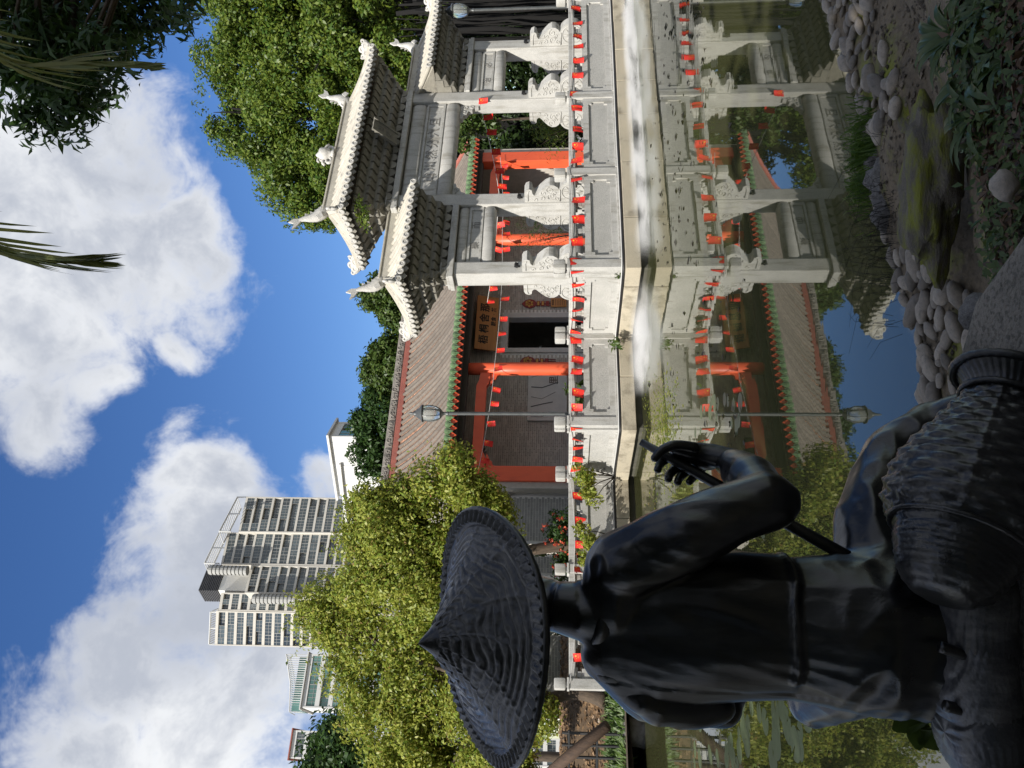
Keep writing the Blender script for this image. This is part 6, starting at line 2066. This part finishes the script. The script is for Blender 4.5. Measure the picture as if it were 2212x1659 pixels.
for i in range(110):
    b0 = Vector((random.gauss(0.05, 0.16), random.gauss(0, 0.05), 0.0)); l = random.uniform(0.12, 0.32); a = random.uniform(-0.9, 0.9)
    gr.tube([b0, b0 + Vector((a * 0.3 * l, 0.3 * l, 0.55 * l)), b0 + Vector((a * l, 0.8 * l, 0.5 * l + random.uniform(-0.1, 0.2) * l))], [0.0014, 0.001, 0.0006], 3)
obj('stems', gr.mesh('stems', M['bark_dark']), o)['kind'] = 'stuff'
# broad leaved sprig at the left of the seat
p = at(80, 2040, 2.0)
o = thing('broad_leaf_plant', 'broad green leaves poking out beside the woven seat at left', 'plant', gz(p, 0.62))
for i, (u, v, a, l) in enumerate(((95, 1965, 2.0, 0.085), (70, 1990, 3.0, 0.08), (62, 2010, 3.9, 0.075))):
    c = at(u, v, 1.98) - o.location; d = Vector((math.cos(a), 0.2, math.sin(a))); sd = d.cross(Vector((0, 1, 0))).normalized()
    V = []; F = []
    for k in range(7):
        t = k / 6; w = 0.03 * math.sin(math.pi * (0.05 + 0.9 * t)); cc = c + d * l * (t - 0.5) + Vector((0, 0.02 * math.sin(3 * t), 0))
        V += [cc - sd * w + Vector((0, -0.006, 0)), cc, cc + sd * w + Vector((0, -0.006, 0))]
    for k in range(6): F += [(3 * k, 3 * k + 1, 3 * k + 4, 3 * k + 3), (3 * k + 1, 3 * k + 2, 3 * k + 5, 3 * k + 4)]
    mb = MB().add(V, F).tube([c - d * l * 0.5, (c - d * l * 0.5) * 0.5, Vector((0, 0, 0))], 0.003, 4)
    obj('leaf', mb.mesh('leaf', M['leaf_small'], True), o)

# ================================================================== bronze fisherman


def bronze(name, rough=0.42, base=(0.0042, 0.0042, 0.0043), bump=0.25, scale=30, stretch=(1, 1, 1), wear=0.5):
    m, nt, N, Lk, b = _nodes(name)
    tc = N.new('ShaderNodeTexCoord'); mp = N.new('ShaderNodeMapping'); mp.inputs['Scale'].default_value = stretch
    Lk.new(tc.outputs['Object'], mp.inputs[0])
    n1 = N.new('ShaderNodeTexNoise'); n1.inputs['Scale'].default_value = scale; n1.inputs['Detail'].default_value = 6
    n2 = N.new('ShaderNodeTexNoise'); n2.inputs['Scale'].default_value = 5; n2.inputs['Detail'].default_value = 5
    Lk.new(mp.outputs[0], n1.inputs['Vector']); Lk.new(tc.outputs['Object'], n2.inputs['Vector'])
    n3 = N.new('ShaderNodeTexNoise'); n3.inputs['Scale'].default_value = 6; n3.inputs['Detail'].default_value = 7; n3.inputs['Roughness'].default_value = 0.65
    mp3 = N.new('ShaderNodeMapping'); mp3.inputs['Scale'].default_value = (2.2, 2.2, 0.6); Lk.new(tc.outputs['Object'], mp3.inputs[0]); Lk.new(mp3.outputs[0], n3.inputs['Vector'])
    cr = N.new('ShaderNodeMix'); cr.data_type = 'RGBA'
    cr.inputs['A'].default_value = (*base, 1); cr.inputs['B'].default_value = (base[0] * 6.0, base[1] * 5.6, base[2] * 5.0, 1)
    mr = N.new('ShaderNodeMapRange'); mr.inputs['From Min'].default_value = 0.50; mr.inputs['From Max'].default_value = 0.74
    Lk.new(n3.outputs['Fac'], mr.inputs['Value']); Lk.new(mr.outputs[0], cr.inputs['Factor'])
    Lk.new(cr.outputs['Result'], b.inputs['Base Color'])
    rr = N.new('ShaderNodeMapRange'); rr.inputs['To Min'].default_value = rough - 0.1; rr.inputs['To Max'].default_value = rough + 0.18
    Lk.new(n2.outputs['Fac'], rr.inputs['Value']); Lk.new(rr.outputs[0], b.inputs['Roughness'])
    b.inputs['Metallic'].default_value = 0.0
    b.inputs['Specular IOR Level'].default_value = 0.62
    bp = N.new('ShaderNodeBump'); bp.inputs['Strength'].default_value = bump; bp.inputs['Distance'].default_value = 0.006
    Lk.new(n1.outputs['Fac'], bp.inputs['Height']); Lk.new(bp.outputs[0], b.inputs['Normal'])
    return m


M['bronze'] = bronze('dark_bronze', 0.32, bump=0.22, scale=40)
M['bronze_cloth'] = bronze('dark_bronze_cloth', 0.27, bump=0.22, scale=30, stretch=(1.5, 1.5, 0.5))
M['bronze_mat'] = bronze('lightened_bronze_mat', 0.34, (0.03, 0.031, 0.034), bump=0.35, scale=60)  # bronze lightened in colour so the mat reads as lit
M['bronze_weave'] = bronze('dark_bronze_weave', 0.28, (0.009, 0.0092, 0.0096), bump=0.35, scale=70)


def remesh(mb, name, mat, voxel, smooth_it, disp=None):
    me0 = mb.mesh('tmp', None)
    o = bpy.data.objects.new('tmp', me0); COL.objects.link(o)
    m = o.modifiers.new('r', 'REMESH'); m.mode = 'VOXEL'; m.voxel_size = voxel
    s = o.modifiers.new('s', 'SMOOTH'); s.iterations = smooth_it; s.factor = 0.5
    dg = bpy.context.evaluated_depsgraph_get()
    me = bpy.data.meshes.new_from_object(o.evaluated_get(dg))
    bpy.data.objects.remove(o)
    if disp:
        nrm = [v.normal.copy() for v in me.vertices]
        for v, n in zip(me.vertices, nrm): v.co = v.co + n * disp(v.co)
    me.name = name; me.materials.clear(); me.materials.append(mat); me.shade_smooth()
    return me


def cap_(mb, a, b, ra, rb, n=12, seg=5):
    """tapered capsule"""
    a = Vector(a); b = Vector(b)
    pts = [a.lerp(b, i / seg) for i in range(seg + 1)]
    mb.tube(pts, [ra + (rb - ra) * i / seg for i in range(seg + 1)], n)
    mb.ell(a, ra, n, 8); mb.ell(b, rb, n, 8)


ST = thing('fisherman_statue', 'dark bronze statue of a seated fisherman in a conical hat seen from behind', 'statue', (-0.45, 1.95, 0.66))
SB = ST.location.copy()


def S(u, v, Y): return at(u, v, Y) - SB


# --- body: torso, neck, head, arm, legs as one skin
bd = MB()
sh_r = S(455, 1335, 1.92); sh_l = S(165, 1385, 2.00)
neck = S(345, 1250, 1.98); chest = S(310, 1420, 1.99); belly = S(310, 1640, 1.97); waist = S(305, 1760, 1.95); hip = S(290, 1900, 1.90)
secs = [(285, 2040, 1.93, 0.15, 0.13), (285, 1985, 1.93, 0.19, 0.165), (290, 1900, 1.93, 0.188, 0.155), (298, 1800, 1.95, 0.182, 0.14), (305, 1700, 1.97, 0.172, 0.125),
        (306, 1600, 1.98, 0.178, 0.12), (303, 1500, 1.99, 0.188, 0.115), (305, 1420, 1.99, 0.188, 0.105), (312, 1360, 1.99, 0.165, 0.09), (325, 1310, 1.99, 0.115, 0.078), (338, 1270, 1.985, 0.076, 0.068), (350, 1200, 2.0, 0.062, 0.062)]
bd.tube([S(u, v, Y) for u, v, Y, a, b in secs], [(a * 1.03, b * 1.05) for u, v, Y, a, b in secs], 24, flat=(1, 0, 0))
bd.ell(S(400, 1910, 1.97), (0.11, 0.13, 0.12), 14, 10)
cap_(bd, S(250, 1325, 2.0), S(440, 1330, 1.95), 0.085, 0.075)
cap_(bd, S(250, 1325, 2.0), S(165, 1390, 2.02), 0.085, 0.07)
cap_(bd, S(330, 1330, 1.99), S(352, 1215, 2.02), 0.072, 0.062)       # neck
bd.ell(S(350, 1140, 2.06), (0.085, 0.105, 0.12), 14, 10)                # head under the hat
bd.ell(S(352, 1185, 2.15), (0.05, 0.05, 0.05), 10, 8)                   # face towards the pond
bd.ell(S(400, 1180, 2.04), (0.014, 0.025, 0.035), 8, 6)
bd.ell(S(303, 1180, 2.06), (0.014, 0.025, 0.035), 8, 6)
# right arm
el = S(580, 1655, 1.90); wr = S(664, 1578, 2.16)
cap_(bd, S(446, 1352, 1.94), S(505, 1480, 1.90), 0.090, 0.080)
cap_(bd, S(505, 1480, 1.90), el, 0.081, 0.064)
bd.ell(S(583, 1664, 1.90), 0.058, 12, 8)
cap_(bd, el, S(630, 1622, 2.04), 0.058, 0.052)
cap_(bd, S(630, 1622, 2.04), wr, 0.052, 0.038)
# left arm runs forward out of sight
cap_(bd, S(160, 1400, 2.02), S(130, 1560, 2.14), 0.072, 0.055)
cap_(bd, S(130, 1560, 2.14), S(240, 1620, 2.36), 0.052, 0.036)
# right leg: thigh out to the side, shin down and in
kn = S(668, 1928, 2.20)
cap_(bd, S(400, 1905, 2.0), S(530, 1895, 2.08), 0.118, 0.106)
cap_(bd, S(530, 1895, 2.08), S(670, 1930, 2.20), 0.106, 0.086)
cap_(bd, S(670, 1930, 2.20), S(735, 2005, 2.20), 0.084, 0.070)
cap_(bd, kn, S(730, 2000, 2.20), 0.068, 0.060)
cap_(bd, S(730, 2000, 2.20), S(790, 2110, 2.14), 0.060, 0.044)
cap_(bd, S(800, 2120, 2.12), S(850, 2140, 2.26), 0.04, 0.032)
# left leg: knee raised in front, shin down
cap_(bd, S(240, 1930, 2.0), S(150, 1760, 2.34), 0.115, 0.082)
cap_(bd, S(150, 1760, 2.34), S(175, 1990, 2.42), 0.075, 0.052)
cap_(bd, S(175, 1990, 2.42), S(190, 2030, 2.55), 0.04, 0.035)


ZHEM = S(308, 1745, 1.83).z


def bodyfold(c):
    z = c.z; x = c.x; y = c.y
    d = 0.0
    w = max(0, min(1, (z - 0.30) / 0.10))                     # shirt: long folds down the back
    if z < 0.98 and abs(x) < 0.30:
        d += w * 0.012 * mnoise.noise(Vector((x * 13 + z * 1.5, y * 13, z * 1.9)))
        d += w * 0.010 * (0.3 - abs(mnoise.noise(Vector((x * 17 - z * 3, y * 17, z * 2.6 + 5)))))
    zh = ZHEM + 0.012 * mnoise.noise(Vector((x * 14, y * 14, 3))) - 0.03 * x       # hem of the shirt over the trousers
    d += 0.0085 * max(0.0, min(1.0, (z - zh) / 0.008)) * max(0.0, min(1.0, (ZHEM + 0.32 - z) / 0.12)) * max(0.0, min(1.0, (0.30 - abs(x)) / 0.06))
    d += 0.006 * math.exp(-((z - zh - 0.014) / 0.010) ** 2) if abs(x) < 0.26 else 0.0
    lo = max(0, min(1, (0.40 - z) / 0.1))                     # trousers: gathered folds
    d += lo * 0.016 * (0.3 - abs(mnoise.noise(Vector((x * 7 + z * 7, y * 9, z * 13)))))
    return d


me = remesh(bd, 'body', M['bronze_cloth'], 0.0075, 9, bodyfold)
obj('body', me, ST)
cl = MB()      # collar of the shirt and the loose sleeve on the left shoulder
pts = [S(340, 1288, 1.985) + Vector((0.086 * math.cos(a), 0.078 * math.sin(a), -0.012 * math.cos(a) + 0.02 * math.sin(a))) for a in [6.283 * i / 32 for i in range(33)]]
cl.tube(pts, [(0.022, 0.010)] * 33, 8, flat=(0, 0, 1), cap=False)
obj('collar', cl.mesh('collar', M['bronze_cloth'], True), ST)
sl = MB()
cap_(sl, S(215, 1330, 1.99), S(140, 1420, 1.99), 0.06, 0.055); cap_(sl, S(150, 1390, 1.97), S(112, 1460, 2.0), 0.045, 0.035); cap_(sl, S(140, 1420, 1.99), S(135, 1540, 2.02), 0.062, 0.055)
obj('sleeve', remesh(sl, 'sleeve', M['bronze_cloth'], 0.010, 5, lambda c: 0.012 * mnoise.noise(Vector((c.x * 14, c.y * 14, c.z * 9)))), ST)

# --- right hand: palm and five separate fingers closed round the rod
hd = MB()
cap_(hd, S(664, 1582, 2.16), S(676, 1535, 2.19), 0.035, 0.034)
cap_(hd, S(676, 1535, 2.19), S(686, 1492, 2.20), 0.034, 0.026)
cap_(hd, S(664, 1530, 2.20), S(672, 1490, 2.21), 0.030, 0.024)
cap_(hd, S(684, 1500, 2.19), S(691, 1462, 2.18), 0.027, 0.020)
cap_(hd, S(672, 1500, 2.20), S(678, 1462, 2.21), 0.024, 0.019)
hand = obj('hand', remesh(hd, 'hand', M['bronze'], 0.006, 6), ST)


def finger(name, pts, r):
    mb = MB(); P_ = smooth_path(pts, 5); n = len(P_)
    mb.tube(P_, [r * (1.0 - 0.22 * i / (n - 1)) * (1 + 0.10 * math.exp(-((i / (n - 1) - 0.45) / 0.07) ** 2)) for i in range(n)], 10)
    mb.ell(P_[-1], r * 0.78, 10, 8); mb.ell(P_[0], r, 10, 8)
    obj(name, mb.mesh(name, M['bronze'], True), hand)


finger('thumb', [S(692, 1500, 2.16), S(697, 1462, 2.155), S(688, 1432, 2.15), S(670, 1415, 2.145)], 0.0155)
finger('index_finger', [S(684, 1488, 2.21), S(672, 1448, 2.23), S(658, 1427, 2.20), S(645, 1421, 2.17)], 0.0145)
finger('middle_finger', [S(674, 1500, 2.22), S(652, 1466, 2.24), S(636, 1448, 2.21), S(625, 1444, 2.18)], 0.0150)
finger('ring_finger', [S(666, 1514, 2.22), S(645, 1488, 2.24), S(628, 1469, 2.21), S(618, 1464, 2.18)], 0.0142)
finger('little_finger', [S(660, 1530, 2.22), S(642, 1512, 2.24), S(626, 1496, 2.21), S(618, 1489, 2.19)], 0.0130)
# --- rod
rod = MB().tube([S(705, 1384, 2.22), S(672, 1442, 2.20), S(607, 1559, 2.16), S(553, 1655, 2.11), S(424, 1890, 1.92)], [0.010, 0.0135, 0.0150, 0.0165, 0.0165], 12)
obj('rod', rod.mesh('rod', M['bronze'], True), ST)


# --- hat
def hat_mesh():
    n, m = 360, 130
    Rr = 0.322
    V = []; F = []
    for top in (1, 0):
        for j in range(m + 1):
            k = j / m
            for i in range(n):
                a = 2 * math.pi * i / n
                r = Rr * k
                h = 0.172 * (1 - k) ** 1.6 + 0.012 * math.exp(-(k / 0.08) ** 2)
                h += 0.010 * math.sin(2 * a + 0.6) * k * k + 0.008 * math.sin(3 * a + 2) * k
                if top:
                    wv = 0.0
                    if k > 0.13 and k < 0.90:
                        tw_ = 12 * i / n + 1.1 * k; sect = int(tw_); fr = tw_ - sect
                        rib = math.exp(-((fr - 0.5) / 0.04) ** 2) * 0.0022
                        ph_ = k * 13 + (sect % 2) * 0.5 + 0.5 * fr + 1.1 * mnoise.noise(Vector((2.5 * math.cos(a), 2.5 * math.sin(a), k * 3)))
                        sl_ = abs(math.sin(ph_ * math.pi)) ** 0.6
                        wv = 0.011 * (sl_ - 0.6) * (0.55 + 0.45 * mnoise.noise(Vector((9 * math.cos(a), 9 * math.sin(a), k * 17)))) + rib
                        wv += 0.003 * math.exp(-((k - 0.55) / 0.015) ** 2)
                    elif k >= 0.90:
                        wv = 0.006 + 0.0055 * math.sin(i * 2 * math.pi / 5 + k * 22)
                    h += wv + 0.0015 * mnoise.noise(Vector((r * math.cos(a) * 30, r * math.sin(a) * 30, k * 5)))
                else: h -= 0.014
                V.append((r * math.cos(a), r * math.sin(a), h))
    o = (m + 1) * n
    for j in range(m):
        for i in range(n):
            i2 = (i + 1) % n
            F.append((j * n + i, (j + 1) * n + i, (j + 1) * n + i2, j * n + i2))
            F.append((o + j * n + i, o + j * n + i2, o + (j + 1) * n + i2, o + (j + 1) * n + i))
    for i in range(n):
        i2 = (i + 1) % n
        F.append((m * n + i, o + m * n + i, o + m * n + i2, m * n + i2))
    me = MB().add(V, F).mesh('hat', M['bronze_weave'], True)
    return me


hc = S(290, 1048, 2.0)
ho = obj('hat', hat_mesh(), ST, hc)
ho.rotation_euler = Euler((R(29), R(-8), R(15)), 'XYZ')
rim = MB().tube([(0.322 * math.cos(6.283 * i / 96), 0.322 * math.sin(6.283 * i / 96), -0.004 + 0.010 * math.sin(2 * 6.283 * i / 96 + 0.6) + 0.008 * math.sin(3 * 6.283 * i / 96 + 2)) for i in range(97)], [0.0085 + 0.0012 * (i % 2) for i in range(97)], 8, cap=False)
obj('rim', rim.mesh('rim', M['bronze_weave'], True), ho)

# --- woven creel lying beside the hip
BK = thing('fishing_creel', 'dark bronze woven fishing creel lying beside the statue', 'basket', at(560, 2200, 1.74))
kb = BK.location.copy(); kb.z = 0.66; BK.location = kb
A = at(372, 2030, 1.66) - kb; Bq = at(835, 2178, 1.86) - kb
ax = (Bq - A); Lb = ax.length; ax.normalize()
e1 = Vector((0, 0, 1)); e1 = (e1 - ax * e1.dot(ax)).normalized(); e2 = ax.cross(e1)
kp = [(0.0, 0.055), (0.03, 0.085), (0.07, 0.100), (0.16, 0.118), (0.22, 0.125), (0.27, 0.150), (0.33, 0.168), (0.44, 0.172), (0.58, 0.150), (0.74, 0.112), (0.85, 0.086), (0.90, 0.078), (0.945, 0.085), (1.0, 0.115)]
n, m = 168, 110
V = []; F = []
for j in range(m + 1):
    k = j / m
    r0 = float(np.interp(k, [p[0] for p in kp], [p[1] for p in kp]))
    r0 = sum(float(np.interp(min(1, max(0, k + d)), [p[0] for p in kp], [p[1] for p in kp])) for d in (-0.02, -0.01, 0, 0.01, 0.02)) / 5
    for i in range(n):
        a = 2 * math.pi * i / n
        dd_ = 0.0
        if 0.25 < k < 0.88:
            st_ = int(k * 26); ph = (st_ % 2) * math.pi
            dd_ = 0.004 * math.sin(13 * a + ph) * math.sin(math.pi * (k * 26 - st_)) + 0.007 * (abs(math.sin(math.pi * (k * 26 - st_))) ** 0.6 - 0.6)
            if abs(a - math.pi * 0.0) < 0.5 or abs(a - 2 * math.pi) < 0.5: dd_ += 0.004 * mnoise.noise(Vector((k * 40, a * 9, 0)))
            wy = math.exp(-(((a / (math.pi / 4)) % 1 - 0.5) / 0.05) ** 2) * 0.004
            dd_ += wy
        elif k >= 0.88: dd_ = 0.0015 * math.sin(i * 1.5 + k * 60)
        else: dd_ = 0.002 * math.sin(k * 260 + 1.5 * math.sin(3 * a)) + 0.003 * mnoise.noise(Vector((math.cos(a) * 4, math.sin(a) * 4, k * 20)))
        r = r0 + dd_ + 0.004 * mnoise.noise(Vector((math.cos(a) * 2, math.sin(a) * 2, k * 5)))
        V.append(A + ax * (Lb * k) + e1 * (r * math.cos(a)) + e2 * (r * math.sin(a)))
for j in range(m):
    for i in range(n): F.append((j * n + i, j * n + (i + 1) % n, (j + 1) * n + (i + 1) % n, (j + 1) * n + i))
F.append(tuple(reversed(range(n))))
obj('body', MB().add(V, F).mesh('body', M['bronze_weave'], True), BK)
cb = MB()
for k, r, w in ((0.245, 0.138, 0.006), (0.90, 0.085, 0.007), (0.995, 0.116, 0.009)):
    cb.tube([A + ax * (Lb * k) + e1 * (r * math.cos(6.283 * i / 72)) + e2 * (r * math.sin(6.283 * i / 72)) for i in range(73)], [w * (1 + 0.18 * (i % 2)) for i in range(73)], 8, cap=False)
obj('binding', cb.mesh('binding', M['bronze_weave'], True), BK)

# --- woven mat he sits on: folded, finely ribbed
MT = thing('woven_mat', 'dark folded ribbed mat under the seated statue at bottom left', 'mat', gz(at(170, 2140, 1.85), 0.66))
mtb = MT.location.copy()


def mat_roll(c, rx, ry, rz_, seed, ang):
    n, m = 96, 40
    V = []; F = []
    for j in range(m + 1):
        ph = -math.pi / 2 + math.pi * j / m
        for i in range(n):
            a = 2 * math.pi * i / n
            p = Vector((math.copysign(abs(math.cos(a)) ** 0.7, math.cos(a)) * math.cos(ph) ** 0.6, math.copysign(abs(math.sin(a)) ** 0.7, math.sin(a)) * math.cos(ph) ** 0.6, math.sin(ph)))
            q = Vector((p.x * rx, p.y * ry, p.z * rz_))
            rb = 0.0026 * math.sin((q.x * math.cos(ang) + q.z * math.sin(ang)) * 520 + 2.0 * mnoise.noise(q * 12)) + 0.012 * mnoise.noise(q * 9 + Vector((seed, 0, 0)))
            V.append(q + p.normalized() * rb if p.length > 1e-6 else q)
    for j in range(m):
        for i in range(n): F.append((j * n + i, j * n + (i + 1) % n, (j + 1) * n + (i + 1) % n, (j + 1) * n + i))
    return [v + c for v in V], F


mb = MB()
for (u, v, Y, rx, ry, rz_, sd, an) in ((200, 2090, 1.80, 0.13, 0.13, 0.075, 1, 1.3), (75, 2110, 1.78, 0.12, 0.11, 0.065, 2, 1.0), (330, 2090, 1.82, 0.15, 0.13, 0.075, 3, 1.5), (-60, 2160, 1.8, 0.14, 0.12, 0.06, 4, 0.8)):
    mb.add(*mat_roll(at(u, v, Y) - mtb, rx, ry, rz_, sd, an))
obj('fold', mb.mesh('fold', M['bronze_mat'], True), MT)
tb_ = MB()
for pts in ([(262, 2030), (240, 2090), (205, 2140), (150, 2150)], [(135, 2040), (115, 2100), (70, 2140)]):
    tb_.tube(smooth_path([at(u, v, 1.725) - mtb for u, v in pts], 5), 0.013, 8)
obj('tie', tb_.mesh('tie', M['bronze'], True), MT)
